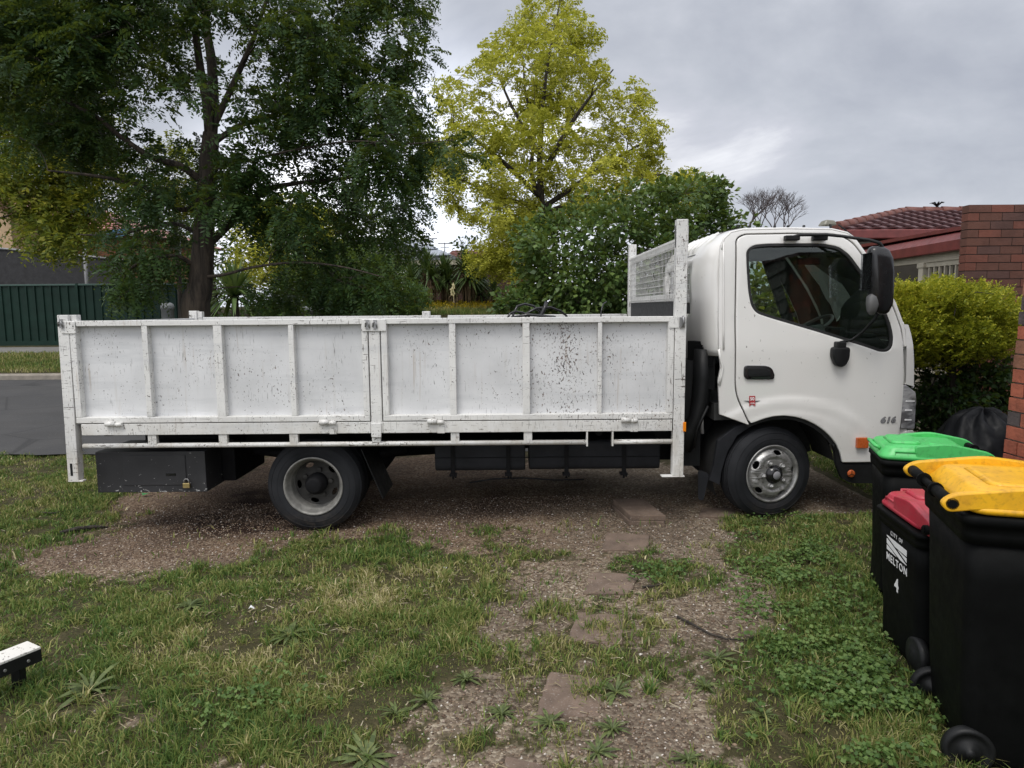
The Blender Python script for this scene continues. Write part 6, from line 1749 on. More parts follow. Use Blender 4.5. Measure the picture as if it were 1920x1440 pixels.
# ---------------- the big dark locust tree behind the truck
YD = 8.35
base = P(368, 640, YD); base.z = H(base.x, YD)
limbs = [
    ([Vector((base.x - 0.03, YD, base.z - 0.1))] + L_([(366, 600, 0), (374, 545, 0), (380, 480, .02), (384, 400, .03), (390, 320, .05), (396, 250, .08)], YD), [0.24, 0.175, 0.145, 0.128, 0.115, 0.105, 0.092]),
    (L_([(394, 262, .06), (388, 200, 0), (376, 130, -.1), (366, 60, -.2), (352, -30, -.3), (340, -150, -.4)], YD), [0.062, 0.052, 0.045, 0.038, 0.03, 0.015]),
    (L_([(396, 256, .08), (400, 190, .15), (396, 110, .25), (386, 40, .35), (392, -60, .4), (400, -180, .5)], YD), [0.07, 0.062, 0.055, 0.046, 0.034, 0.015]),
    (L_([(398, 240, .08), (420, 195, .1), (450, 130, .1), (476, 70, .1), (500, 0, .1), (540, -100, 0)], YD), [0.045, 0.038, 0.033, 0.028, 0.02, 0.01]),
    (L_([(384, 345, .04), (340, 312, -.15), (285, 295, -.3), (225, 255, -.45), (175, 215, -.6), (100, 180, -.7)], YD), [0.045, 0.040, 0.033, 0.026, 0.02, 0.01]),
    (L_([(398, 270, .05), (450, 235, .3), (520, 210, .5), (560, 130, .7), (640, 60, .9), (740, 10, 1.0)], YD), [0.036, 0.032, 0.028, 0.024, 0.018, 0.01]),
    (L_([(392, 320, .04), (470, 300, -.2), (560, 280, -.4), (660, 265, -.6), (760, 270, -.7), (850, 262, -.75)], YD), [0.020, 0.016, 0.013, 0.010, 0.008, 0.004]),
    (L_([(380, 470, .02), (430, 420, .2), (478, 372, .35), (500, 355, .4), (580, 340, .5), (690, 330, .6)], YD), [0.045, 0.050, 0.052, 0.040, 0.022, 0.010]),
    (L_([(376, 520, 0), (420, 515, -.15), (480, 500, -.35), (560, 492, -.55), (640, 500, -.7), (720, 520, -.8)], YD), [0.026, 0.018, 0.015, 0.012, 0.009, 0.005]),
    (L_([(374, 440, 0), (330, 420, .15), (280, 425, .25), (220, 440, .3), (150, 440, .4)], YD), [0.03, 0.024, 0.02, 0.015, 0.008]),
    (L_([(376, 385, 0), (330, 392, -.1), (270, 350, -.25), (180, 330, -.5), (90, 320, -.7)], YD), [0.03, 0.026, 0.022, 0.018, 0.008]),
    (L_([(372, 505, 0), (330, 480, -.2), (270, 490, -.35), (235, 515, -.45), (225, 560, -.5)], YD), [0.026, 0.022, 0.018, 0.012, 0.006]),
]
DK = [  # (px, py, rx, ry) in the photo, and how many leaves hang there
 (60,20,95,55),(180,55,95,60),(300,35,80,55),(545,45,80,60),(655,40,80,55),(745,20,60,38),(800,-5,34,28),(705,118,72,38),(628,165,80,58),(520,190,45,40),
 (250,120,60,50),(170,170,60,60),(115,110,80,70),(20,130,60,60),(745,140,40,36),(770,195,26,36),(560,255,80,56),(665,240,80,50),(745,235,34,36),(470,345,70,56),(300,355,60,40),(285,210,34,24),
 (170,270,70,50),(45,225,70,40),(600,330,90,44),(705,320,75,48),(780,295,50,30),(838,270,32,24),(680,400,70,34),(745,420,40,24),(560,385,50,26),(240,365,50,26),(420,400,44,34),
 (440,300,40,60),(345,290,40,26),(480,100,26,36),(330,120,34,70),(330,430,50,26),(250,450,50,30),(232,525,44,42),(300,492,60,26),(560,470,50,22),(600,505,80,36),(690,535,60,32),(560,548,90,26),(650,575,90,18),
 (350,20,30,40),(600,110,60,40),(230,30,60,40),(20,60,60,60),(60,-40,120,50),(250,-50,140,50),(470,-60,140,50),(690,-50,120,45),(510,135,36,24),(450,170,30,26),(590,215,40,30),(740,70,40,20)]
g = np.random.default_rng(11)
DK += [(430,15,60,26),(420,150,24,30),(470,190,30,26),(360,180,24,40),(520,95,36,30),(410,330,40,30),(450,250,30,30),(140,240,70,40),(260,300,40,24),(770,330,34,26),(790,355,24,20),(765,385,26,18),(700,440,34,20),(640,445,50,24),(760,450,20,12),(720,270,50,30),(500,410,60,30),(590,420,60,24),(350,470,40,18),(290,270,26,16),(330,60,40,34),(560,150,40,30),(690,180,50,30),(780,110,26,14),(795,255,30,20)]
cl = []; per = []
for px, py, rx, ry in DK:
    Y = YD + g.uniform(-0.9, 1.1); sc = Y / FPX
    if py > 440: Y = YD + g.uniform(-0.5, 0.6)
    k = max(1, int(rx * ry / 520))
    for _ in range(k):
        a, q = g.uniform(0, 2*np.pi), g.uniform(0, 1) ** 0.5
        yy = Y + g.uniform(-0.35, 0.35)
        c = np.array(P(px + rx * q * math.cos(a) * 0.85, py + ry * q * math.sin(a) * 0.85, yy))
        if c[2] < 1.9 and c[1] < 7.95: c[1] = 7.95 + g.uniform(0, .3)
        cl.append((c, np.array([0.20, 0.20, 0.11]) * g.uniform(0.7, 1.25)))
pos, dr = fill(cl, 33, 5, 0.6)
dr = unit(dr) + np.array([0, 0, -0.15]) + 0.5 * unit(pos - np.array([base.x, YD, 3.5]))
lv = pinnate(pos, dr, g.uniform(0.18, 0.34, len(pos)), 0.052, 19, 0.42, 0.45)
print('dark tree leaves', len(lv), 'clumps', len(cl))
tree('locust_tree', 'big dark green tree with furrowed trunk standing right behind the tray', 'tree', base, limbs, cl, lv, M['leaf_dark'], M['bark'], branch_r=0.016, twigs=2, rmin=0.0035)

# ---------------- the golden robinia
YG = 24.0
bx = P(1015, 470, YG); gz0 = float(prof(YG))
limbs = [([Vector((bx.x, YG, gz0 - 0.1))] + L_([(1016, 480, 0), (1018, 420, 0), (1014, 360, 0), (1012, 300, 0), (1016, 230, 0), (1024, 140, 0), (1040, 50, 0), (1050, 5, 0)], YG), [0.22, 0.18, 0.145, 0.12, 0.105, 0.08, 0.055, 0.03, 0.015]),
 (L_([(1016, 380, 0), (996, 320, .3), (1002, 250, .6), (985, 170, .8), (980, 90, .9)], YG), [0.09, 0.075, 0.06, 0.04, 0.015]), (L_([(1016, 330, 0), (1060, 250, -.5), (1100, 190, -.9), (1150, 130, -1.2)], YG), [0.10, 0.08, 0.05, 0.02]),
 (L_([(1014, 370, 0), (950, 310, -.6), (890, 260, -1), (850, 230, -1.3)], YG), [0.10, 0.08, 0.05, 0.02]), (L_([(1018, 390, 0), (940, 370, .5), (870, 340, .9), (810, 320, 1.2)], YG), [0.10, 0.07, 0.045, 0.02]),
 (L_([(1018, 390, 0), (1090, 340, .5), (1150, 300, .8), (1220, 260, 1.0)], YG), [0.10, 0.08, 0.05, 0.02]), (L_([(1020, 400, 0), (1100, 370, -.5), (1180, 345, -.8), (1245, 325, -1.0)], YG), [0.09, 0.07, 0.045, 0.02]),
 (L_([(1012, 290, 0), (960, 200, .4), (930, 130, .6)], YG), [0.08, 0.05, 0.02])]
pg = [(x_ - 14, y_ + 6) for x_, y_ in ((1050,-25),(1085,5),(1110,30),(1120,65),(1146,75),(1130,100),(1148,135),(1128,160),(1175,170),(1215,160),(1225,185),(1240,210),(1248,240),(1228,262),(1245,290),(1252,325),(1240,345),(1200,360),(1160,382),(1080,392),(1040,412),(985,425),(930,425),(905,405),(870,385),(845,350),(815,335),(795,315),(805,285),(830,262),(815,235),(810,205),(850,190),(838,150),(870,135),(890,110),(935,105),(935,80),(968,62),(962,30),(985,5))]
cl = clumps_in(pg, YG, 3.2, 200, 0.40, 0.50, 21, 0.62)
pos, dr = fill(cl, 40, 22, 0.55)
dr = unit(dr) * 0.8 + np.array([0, 0, -0.3]) + unit(pos - np.array([bx.x, YG, 6.0])) * 0.6
lv = pinnate(pos, dr, g.uniform(0.24, 0.42, len(pos)), 0.115, 9, 0.46, 0.35)
print('gold leaves', len(lv))
tree('robinia_tree', 'tall golden yellow tree rising alone in the middle of the sky', 'tree', Vector((bx.x, YG, gz0)), limbs, cl, lv, M['leaf_gold'], M['bark_dark'], branch_r=0.032, twigs=3, rmin=0.008)

# ---------------- generic leafy shrubs and trees from an outline
def leafy(name, label, cat, poly, Y, depth, n, r, per, kind, size, lmat, bmat, seed, group=None, branch=0.03, mind=0.5, flat=0.8, rmin=0.006, power=0.45, trunk_px=None):
    cl = clumps_in(poly, Y, depth, n, r, flat, seed, mind)
    pos, dr = fill(cl, per, seed + 1, power)
    cx = np.mean([c[0][0] for c in cl]); cz = np.mean([c[0][2] for c in cl])
    dr = unit(dr) + 0.7 * unit(pos - np.array([cx, Y, cz]))
    if kind == 'broad': lv = broad(pos, dr, size)
    elif kind == 'pin': lv = pinnate(pos, dr, np.full(len(pos), size * 3.2) * rng.uniform(.8, 1.2, len(pos)), size, 9, 0.42, 0.3)
    else: lv = pinnate(pos, dr, np.full(len(pos), size * 3.0) * rng.uniform(.7, 1.3, len(pos)), size, 7, 0.5, 0.1, 0.6)
    tx = P(trunk_px, 560, Y).x if trunk_px else cx
    z0 = float(prof(Y)) if Y > 8.6 else H(tx, Y)
    top = cz
    limbs = [([Vector((tx, Y, z0 - 0.05)), Vector((tx + 0.05, Y, z0 + (top - z0) * 0.45)), Vector((tx, Y, top))], [branch * 2.6, branch * 2, branch])]
    return tree(name, label, cat, Vector((tx, Y, z0)), limbs, cl, lv, lmat, bmat, group, branch, 2, seed=seed, rmin=rmin)
# big broad-leaved bush behind the headboard
pb_ = [(965,640),(962,560),(985,520),(968,470),(990,430),(1000,395),(1060,392),(1100,372),(1170,365),(1200,372),(1240,345),(1300,352),(1345,352),(1372,378),(1385,430),(1390,640)]
leafy('broadleaf_shrub', 'large dense dark green broad leaved bush behind the headboard', 'bush', pb_, 17.0, 1.7, 150, 0.46, 190, 'broad', 0.135, M['leaf_big'], M['bark_dark'], 31, mind=0.45, branch=0.05, rmin=0.01)
leafy('shrub', 'small pale leaved shrub at the foot of the big dark bush', 'bush', [(925,600),(935,565),(960,548),(985,540),(1010,560),(1005,600)], 15.9, 0.4, 14, 0.24, 55, 'broad', 0.13, M['leaf_big'], M['bark_dark'], 33, branch=0.02)
leafy('golden_shrub', 'low golden shrub tucked between the tall golden tree and the dark bush', 'bush', [(905,500),(895,470),(925,440),(960,410),(1000,400),(1010,450),(980,500)], 22.5, 0.8, 40, 0.36, 45, 'pin', 0.10, M['leaf_gold'], M['bark_dark'], 35, branch=0.03, trunk_px=960)
leafy('golden_shrub', 'orange yellow tip of a shrub peeping over the big dark bush', 'bush', [(1255,380),(1270,345),(1290,332),(1312,340),(1316,380)], 21.5, 0.5, 14, 0.28, 40, 'pin', 0.09, M['leaf_gold'], M['bark_dark'], 36, branch=0.02, trunk_px=1288)
leafy('sapling', 'thin dark leaved sapling above the yuccas against the pale sky', 'tree', [(845,500),(852,465),(868,445),(885,440),(900,460),(905,500)], 27.0, 0.5, 16, 0.25, 14, 'broad', 0.16, M['leaf_mid'], M['bark_dark'], 37, branch=0.02, trunk_px=878)
leafy('garden_shrub', 'green shrub seen only through the windows of the truck cab', 'bush', [(1400,640),(1405,530),(1450,490),(1530,480),(1590,500),(1612,560),(1612,640)], 10.8, 0.6, 60, 0.28, 60, 'broad', 0.10, M['leaf_olive'], M['bark_dark'], 39, branch=0.02, trunk_px=1505)
# trees and bushes behind the big dark tree
leafy('olive_tree', 'dense grey green tree left of the dark brick house', 'tree', [(560,600),(575,450),(600,390),(650,365),(700,370),(740,400),(768,440),(772,480),(745,520),(750,600)], 21.0, 1.6, 120, 0.42, 80, 'broad', 0.11, M['leaf_mid'], M['bark_dark'], 41, branch=0.04, trunk_px=650)
leafy('golden_shrub', 'golden yellow bush glimpsed under the big dark tree right of its trunk', 'bush', [(455,500),(460,420),(500,385),(560,380),(610,400),(610,480),(560,520),(490,520)], 17.5, 1.0, 46, 0.32, 38, 'pin', 0.09, M['leaf_gold'], M['bark_dark'], 43, branch=0.03)
leafy('golden_shrub', 'golden foliage glimpsed left of the big dark trunk', 'bush', [(290,300),(330,262),(372,275),(372,390),(330,398),(300,360)], 19.0, 0.6, 24, 0.34, 32, 'pin', 0.09, M['leaf_olive'], M['bark_dark'], 44, branch=0.03, trunk_px=335)
leafy('hedge_tree', 'mid green tree growing behind the right end of the green fence', 'tree', [(255,600),(262,470),(240,430),(270,380),(330,370),(400,360),(480,400),(560,500),(560,600)], 22.5, 1.2, 90, 0.45, 60, 'broad', 0.14, M['leaf_mid'], M['bark_dark'], 45, branch=0.04, trunk_px=400)
leafy('weeping_shrub', 'weeping dark green shrub spilling right of the yucca behind the tray', 'bush', [(505,600),(525,530),(570,490),(640,470),(700,490),(745,530),(790,560),(770,600)], 16.0, 0.9, 80, 0.36, 52, 'pin', 0.075, M['leaf_mid'], M['bark_dark'], 46, branch=0.025, trunk_px=640)
leafy('ash_tree', 'yellowish green tree at the far left in front of the tan house', 'tree', [(-60,-40),(60,-40),(130,40),(120,130),(160,200),(232,330),(205,372),(168,390),(140,455),(100,462),(66,440),(50,380),(0,350),(-40,370)], 15.8, 1.4, 150, 0.43, 40, 'pin', 0.108, M['leaf_olive'], M['bark_dark'], 47, branch=0.03, trunk_px=-60, mind=0.55)
# yellow tipped hedge between the truck and the brick wall
ph = [(1640,670),(1640,590),(1665,572),(1700,561),(1745,556),(1790,558),(1835,567),(1868,582),(1880,600),(1880,630),(1868,650),(1840,660),(1790,668),(1740,675),(1700,675)]
cl = clumps_in(ph, 6.45, 0.58, 250, 0.17, 0.8, 51, 0.36)
pos, dr = fill(cl, 115, 52, 0.4)
dr = unit(dr) * 0.7 + np.array([0, -0.25, 0.75])
ok_ = (pos[:, 0] > 3.42) & (pos[:, 1] < 7.12); pos, dr = pos[ok_], dr[ok_]
lv = pinnate(pos, dr, g.uniform(0.055, 0.11, len(pos)), 0.025, 9, 0.5, 0.0, 0.5)
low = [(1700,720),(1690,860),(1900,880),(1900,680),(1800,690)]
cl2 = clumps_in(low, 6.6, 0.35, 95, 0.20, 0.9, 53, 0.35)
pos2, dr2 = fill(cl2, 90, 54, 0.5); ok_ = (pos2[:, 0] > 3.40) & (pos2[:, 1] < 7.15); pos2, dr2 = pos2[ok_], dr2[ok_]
cl = [c_ for c_ in cl if c_[0][0] > 3.5]; cl2 = [c_ for c_ in cl2 if c_[0][0] > 3.5]
hx_ = P(1780, 700, 6.4).x
hroot = tree('hedge_shrub', 'rounded hedge with yellow tipped leaves between the truck and the brick wall', 'hedge', Vector((hx_, 6.4, H(hx_, 6.4))), [([Vector((hx_, 6.4, 0)), Vector((hx_ + .05, 6.4, 0.7)), Vector((hx_, 6.4, 1.35))], [0.07, 0.06, 0.03])], cl + cl2, lv, M['leaf_box'], M['bark_dark'], None, 0.02, 3, seed=55, rmin=0.005)
v, f, l = quads(broad(pos2, dr2, 0.05)); np_mesh('inner_shade_foliage', v, f, l, M['leaf_dark'], hroot)  # dark leaf colour stands in for the shade under the hedge
# bare shrub against the sky
bs = thing('bare_tree', Vector((P(1435, 420, 21).x, 21, float(prof(21)))), 'bare leafless grey twigs showing between the big bush and the red roof', 'tree')
b = MB(); gr = random.Random(8)
def branchy(p, d, r, n):
    L2 = 0.50 * (0.78 ** (5 - n)) * gr.uniform(0.7, 1.3); e_ = p + d * L2
    b.tube([p, (p + e_) / 2 + Vector((gr.uniform(-.03, .03), gr.uniform(-.03, .03), 0)), e_], [r, r * 0.85, r * 0.7], 5, cap=False)
    if n:
        for _ in range(3):
            q = (d + Vector((gr.uniform(-.8, .8), gr.uniform(-.6, .6), gr.uniform(-.2, .45)))).normalized(); branchy(e_, q, r * 0.62, n - 1)
z0 = float(prof(21))
for px in (1400, 1425, 1450, 1470):
    p0 = Vector((P(px, 420, 21).x, 21 + gr.uniform(-.4, .4), z0)); pt = P(px, 432 if px < 1460 else 440, p0.y)
    b.tube([p0, pt], [0.05, 0.028], 6, cap=False)
    for _ in range(3): branchy(pt, Vector((gr.uniform(-.6, .6), gr.uniform(-.3, .3), 1)).normalized(), 0.020, 4)
b.build('branch', M['twig'], bs, fix=False)

# ---------------- yuccas
def yucca(loc, heads, label, bl=0.75, trunk_r=0.09, n=70, skirt=True, group='yuccas in the front garden'):
    root = thing('yucca', loc, label, 'yucca', group); loc = Vector(loc)
    tb_ = MB(); lv = []; dry = []
    for hx, hy, hz_ in heads:
        top = loc + Vector((hx, hy, hz_))
        if hz_ > 0.3: tb_.tube([loc + Vector((hx * 0.3, hy * 0.3, -0.05)), loc + Vector((hx * 0.7, hy * 0.7, hz_ * 0.5)), top], [trunk_r * 1.2, trunk_r, trunk_r * 0.8], 8)
        for i in range(n):
            az = rng.uniform(0, 2*np.pi); el = rng.uniform(-0.5, 1.45)
            d = np.array([math.cos(az) * math.cos(el), math.sin(az) * math.cos(el), math.sin(el)]); Lb = bl * rng.uniform(0.75, 1.1)
            s = unit(np.cross(d, [0, 0, 1.0])); w = 0.030 * bl / 0.75 * rng.uniform(.8, 1.2)
            p0 = np.array(top); p1 = p0 + d * Lb * 0.5 + [0, 0, 0.03]; p2 = p0 + d * Lb - [0, 0, 0.18 * Lb * (1.2 - el)]
            lv += [np.stack([p0 - s * w * 0.6, p0 + s * w * 0.6, p1 + s * w, p1 - s * w]), np.stack([p1 - s * w, p1 + s * w, p2 + s * 0.002, p2 - s * 0.002])]
        if skirt:
            for i in range(n // 2):
                az = rng.uniform(0, 2*np.pi); d = np.array([math.cos(az), math.sin(az), 0]); s = np.array([-d[1], d[0], 0]); w = 0.022
                p0 = np.array(top) - [0, 0, rng.uniform(0, 0.3)]; p1 = p0 + d * rng.uniform(.12, .24) - [0, 0, 0.18]; p2 = p1 + d * rng.uniform(-.05, .06) - [0, 0, rng.uniform(0.3, 0.7)]
                dry += [np.stack([p0 - s * w, p0 + s * w, p1 + s * w, p1 - s * w]), np.stack([p1 - s * w, p1 + s * w, p2 + s * 0.004, p2 - s * 0.004])]
    if tb_.v: tb_.build('trunk', M['bark'], root, fix=False)
    v, f, l = quads(np.array(lv)); np_mesh('crown', v, f, l, M['leaf_yucca'], root)
    if dry: v, f, l = quads(np.array(dry)); np_mesh('dry_skirt', v, f, l, M['leaf_dry'], root)
    return root
def ycol(px, py, Y): 
    p = P(px, py, Y); return p.x, p.z - float(prof(Y))
for px, py, Y, lab in ((772, 520, 25.8, 'short leaning yucca at the left corner of the dark house'), (898, 520, 26.2, 'yucca half hidden behind the tallest one at its right'), (800, 500, 25.2, 'leftmost tall trunked yucca in front of the dark brick wall'), (832, 512, 25.6, 'yucca with a thick dry skirt left of the pale flower spike'), (872, 506, 25.0, 'tallest bushy yucca right of the pale flower spike')):
    x, h = ycol(px, py, Y); yucca((x, Y, float(prof(Y))), [(0, 0, h), (0.15, -0.1, h * 0.75)], lab, 0.80 if px != 872 else 0.92, n=120)
x, h = ycol(852, 548, 24.7); yucca((x, 24.7, float(prof(24.7))), [(0, 0, h)], 'small brown yucca with mostly dry leaves between the taller ones', 0.4, n=40)
x, h = ycol(925, 545, 25.0); yucca((x, 25.0, float(prof(25.0))), [(0, 0, h), (-0.5, 0.2, h * 0.8)], 'low spiky yucca at the left foot of the big dark bush', 0.6, n=60)
b = MB(); x = P(850, 540, 24.5).x
for k in range(26):
    zz = 24.5; p = P(850 + rng.normal(0, 2.2), 535 + (k % 13) * 1.5 + rng.normal(0, 1), 24.5); b.lathe([(0.0, -0.04), (0.028, -0.016), (0.03, 0.016), (0.0, 0.04)], p, 'Z', 6)
p = P(851, 560, 24.5); b.tube([Vector((p.x, 24.5, float(prof(24.5)))), P(850, 530, 24.5)], 0.015, 5)
o = b.build('yucca_flower', simple('cream_flower', (0.75, 0.66, 0.40), 0.7)); tag(o, 'pale cream flower spike glowing among the yuccas', 'flower')
yq = P(440, 556, 15.8); yucca((yq.x, 15.8, float(prof(15.8))), [(0, 0, yq.z - float(prof(15.8)))], 'large green spiky yucca right of the big dark tree trunk', 0.95, 0.10, 150, False, 'yuccas in the front garden')
# low undergrowth at the foot of the house
for i, (px, Y, w_, h_, lab) in enumerate(((780, 25.6, 26, 34, 'dark undergrowth below the leftmost trunked yucca'), (905, 25.8, 30, 60, 'dark leafy bush between the tallest yucca and the big bush'))):
    leafy('garden_bush', lab, 'bush', [(px - w_, 590), (px - w_, 575 - h_ * .6), (px, 575 - h_), (px + w_, 575 - h_ * .6), (px + w_, 590)], Y, 0.5, 16, 0.3, 40, 'broad', 0.13, M['leaf_dark'], M['bark_dark'], 61 + i, branch=0.02)

# ================================================================== GRASS AND WEEDS
def grassmat():
    t = NT('grass_blade')
    rnd = t.n('ShaderNodeNewGeometry').outputs['Random Per Island']
    dry = t.n('ShaderNodeAttribute', attribute_name='dry').outputs['Fac']
    f = t.math('ADD', t.math('MULTIPLY', rnd, 0.55), dry)
    col = t.ramp(f, (0.0, (0.045, 0.100, 0.024)), (0.30, (0.105, 0.180, 0.040)), (0.55, (0.195, 0.230, 0.058)), (0.78, (0.34, 0.31, 0.12)), (1.0, (0.58, 0.51, 0.30)))
    t.set('Base Color', col); t.set('Roughness', 0.6); t.set('Specular IOR Level', 0.25)
    tr = t.n('ShaderNodeBsdfTranslucent', {0: col})
    t.t.links.new(t.n('ShaderNodeMixShader', {0: 0.3, 1: t.bs.outputs[0], 2: tr.outputs[0]}).outputs[0], t.out.inputs[0]); return t.m
M['grass'] = grassmat()
def blades(x, y, z, h, w, dry, lean_=0.6):
    n = len(x); az = rng.uniform(0, 2*np.pi, n); fc = rng.uniform(0, 2*np.pi, n)
    d = np.stack([np.cos(az), np.sin(az), np.zeros(n)], -1); s = np.stack([np.cos(fc), np.sin(fc), np.zeros(n)], -1)
    ln = rng.uniform(0.1, 1.0, n) ** 1.2 * lean_
    p0 = np.stack([x, y, z - 0.006], -1); up = np.array([0, 0, 1.0])
    p1 = p0 + up * (h * 0.55)[:, None] + d * (h * ln * 0.35)[:, None]
    p2 = p0 + up * (h * (1 - 0.35 * ln))[:, None] + d * (h * ln * 1.0)[:, None]
    ww = w[:, None] * 0.5
    v = np.stack([p0 - s * ww, p0 + s * ww, p1 + s * ww * 0.85, p1 - s * ww * 0.85, p2], 1).reshape(-1, 3)
    i = np.arange(n)[:, None] * 5
    q = (i + np.array([0, 1, 2, 3])); t_ = (i + np.array([3, 2, 4]))
    fl = np.concatenate([q, t_], 1).ravel(); lt = np.tile([4, 3], n)
    return v, fl, lt, np.repeat(dry, 5)
def grass(name, X0, X1, Y0, Y1, n, label=None, hmul=1.0, wmul=1.0):
    x = rng.uniform(X0, X1, n); y = rng.uniform(Y0, Y1, n)
    keep = rng.uniform(0, 1, n) < np.clip(2.75 / np.maximum(y, 2.2), 0, 1) ** 1.1
    # inside the view, with a margin
    keep &= np.abs(x) < y * 0.82 + 1.5
    x, y = x[keep], y[keep]
    br = bareness(x, y)
    px, py = proj(np.stack([x, y, np.zeros_like(x)], -1))
    tuft = fbm(x * 6, y * 6, 101); big = fbm(x * 1.5 + 5, y * 1.5, 102)
    pacc = np.clip(1.15 - br * 1.7, 0, 1) * np.clip(0.15 + 1.9 * (tuft - 0.28), 0.06, 1.0)
    pacc = np.maximum(pacc, 0.008 * (br > 0.5) * (tuft > 0.5))
    shade = ((y > 5.65) & (x > -3.2) & (x < 3.3)) ; pacc = np.where(shade, 0, pacc)
    keep = rng.uniform(0, 1, len(x)) < pacc
    x, y, px, py, tuft, big, br = (a[keep] for a in (x, y, px, py, tuft, big, br))
    h = (0.022 + 0.115 * np.clip(tuft - 0.27, 0, 1) + 0.05 * (big - 0.5)) * rng.uniform(0.5, 1.45, len(x))
    tall = np.zeros(len(x))
    for cx, cy, rx, ry, k in ((1045, 1165, 30, 36, 2.0), (850, 1150, 60, 50, 1.5), (720, 1040, 70, 30, 1.4), (640, 1150, 80, 60, 1.25), (560, 1340, 90, 40, 1.2), (1010, 1235, 50, 22, 1.2), (980, 1015, 30, 12, 1.6), (100, 1330, 120, 60, 1.5), (90, 1030, 80, 20, 1.3)):
        tall = np.maximum(tall, (k - 1) * np.exp(-(((px - cx) / rx) ** 2 + ((py - cy) / ry) ** 2)))
    h = np.clip(h, 0.012, 0.2) * (1 + tall) * hmul * 0.74
    h = np.where(px > 1380, h * 1.1, h)
    dry = 0.42 * (fbm(x * 2.2 + 3, y * 2.2, 103) - 0.36) * 2.0
    for cx, cy, rx, ry, k in ((640, 1115, 160, 34, 0.28), (500, 1230, 200, 50, 0.12), (760, 1180, 90, 50, 0.13), (300, 1220, 120, 40, 0.10), (540, 1150, 40, 14, 0.3), (1045, 1165, 30, 40, 0.12), (930, 1290, 60, 30, 0.12), (420, 1400, 60, 30, 0.15)):
        dry = dry + k * np.exp(-(((px - cx) / rx) ** 2 + ((py - cy) / ry) ** 2))
    for cx, cy, rx, ry, k in ((120, 1120, 160, 60, -0.10), (200, 1320, 240, 70, -0.22), (600, 1400, 240, 70, -0.14), (1560, 1150, 200, 300, -0.12), (760, 1040, 120, 24, -0.1)):
        dry = dry + k * np.exp(-(((px - cx) / rx) ** 2 + ((py - cy) / ry) ** 2))
    dry = np.clip(0.85 * dry + 0.085, 0, 0.55) + (rng.uniform(0, 1, len(x)) < 0.05) * 0.42
    w = rng.uniform(0.0028, 0.0078, len(x)) * wmul * np.clip(y / 3.2, 0.9, 1.7)
    print(name, len(x))
    v, fl, lt, dr_ = blades(x, y, hz(x, y), h, w, dry, 1.1)
    o = np_mesh(name, v, fl, lt, M['grass'], attr={'dry': dr_})
    return tag(o, label, 'grass', kind='stuff')
grass('grass', -7.8, 4.2, 1.7, 8.62, 1550000, 'patchy grass of the front yard around the gravel and in front of the truck')
# tufts: tight fans of longer, broader, lighter blades
n = 2600
x = rng.uniform(-5.5, 3.0, n); y = rng.uniform(2.15, 8.3, n)
br = bareness(x, y); px, py = proj(np.stack([x, y, np.zeros_like(x)], -1))
m = (rng.uniform(0, 1, n) < np.clip(1.0 - 1.5 * br, 0.008, 1) * np.clip(3.2 / y, 0.2, 1)) & (np.abs(x) < y * 0.82 + 1.3) & ~((y > 5.6) & (x > -3.3) & (x < 3.3))
x, y, px, py = x[m], y[m], px[m], py[m]
k = rng.integers(14, 46, len(x)); tx, ty = np.repeat(x, k), np.repeat(y, k); nn = len(tx)
rad = np.abs(rng.normal(0, 0.022, nn)); an = rng.uniform(0, 6.28, nn); tx = tx + rad * np.cos(an); ty = ty + rad * np.sin(an)
hh = np.repeat(rng.uniform(0.04, 0.11, len(x)), k) * rng.uniform(0.5, 1.2, nn)
dd = np.repeat(np.clip(rng.normal(0.17, 0.12, len(x)), 0.0, 0.6), k) + rng.normal(0, 0.05, nn)
v, fl, lt, dr_ = blades(tx, ty, hz(tx, ty), hh, rng.uniform(0.003, 0.0085, nn), np.clip(dd, 0, 0.7), 1.6)
print('tufts', nn)
tag(np_mesh('grass_tufts', v, fl, lt, M['grass'], attr={'dry': dr_}), 'longer ragged grass tufts scattered over the yard', 'grass', kind='stuff')
# verge and lawn across the road
def far_grass(name, X0, X1, Y0, Y1, n, h0, dry0, label, mat=None):
    x = rng.uniform(X0, X1, n); y = rng.uniform(Y0, Y1, n); z = prof(y)
    d = np.clip(dry0 + 0.7 * (fbm(x * 0.8, y * 1.5, 7) - 0.5), 0, 0.8)
    v, fl, lt, dr_ = blades(x, y, z, rng.uniform(0.5, 1.4, n) * h0, np.full(n, 0.018), d, 0.9)
    return tag(np_mesh(name, v, fl, lt, mat or M['grass'], attr={'dry': dr_}), label, 'grass', kind='stuff')
far_grass('verge_grass', -18, -4, 15.4, 18.4, 26000, 0.09, 0.28, 'grass verge between the kerb and the footpath')
far_grass('lawn_grass', -6.5, 2.5, 22.5, 28.4, 26000, 0.16, 0.30, 'rising lawn in front of the dark brick house')
x = rng.uniform(-6.0, -0.4, 5000); y = rng.uniform(23.5, 27.0, 5000)
pp = np.stack([x, y, prof(y) + rng.uniform(0.08, 0.22, 5000)], -1)
v, f, l = quads(broad(pp, np.tile([0, -0.4, 0.8], (5000, 1)), 0.06)); tag(np_mesh('yellow_flowers', v, f, l, leafmat('yellow_petal', [(0.35, 0.26, 0.015), (0.50, 0.36, 0.02)], 0.3)), 'sheet of small yellow flowers on the far lawn', 'flowers', kind='stuff')
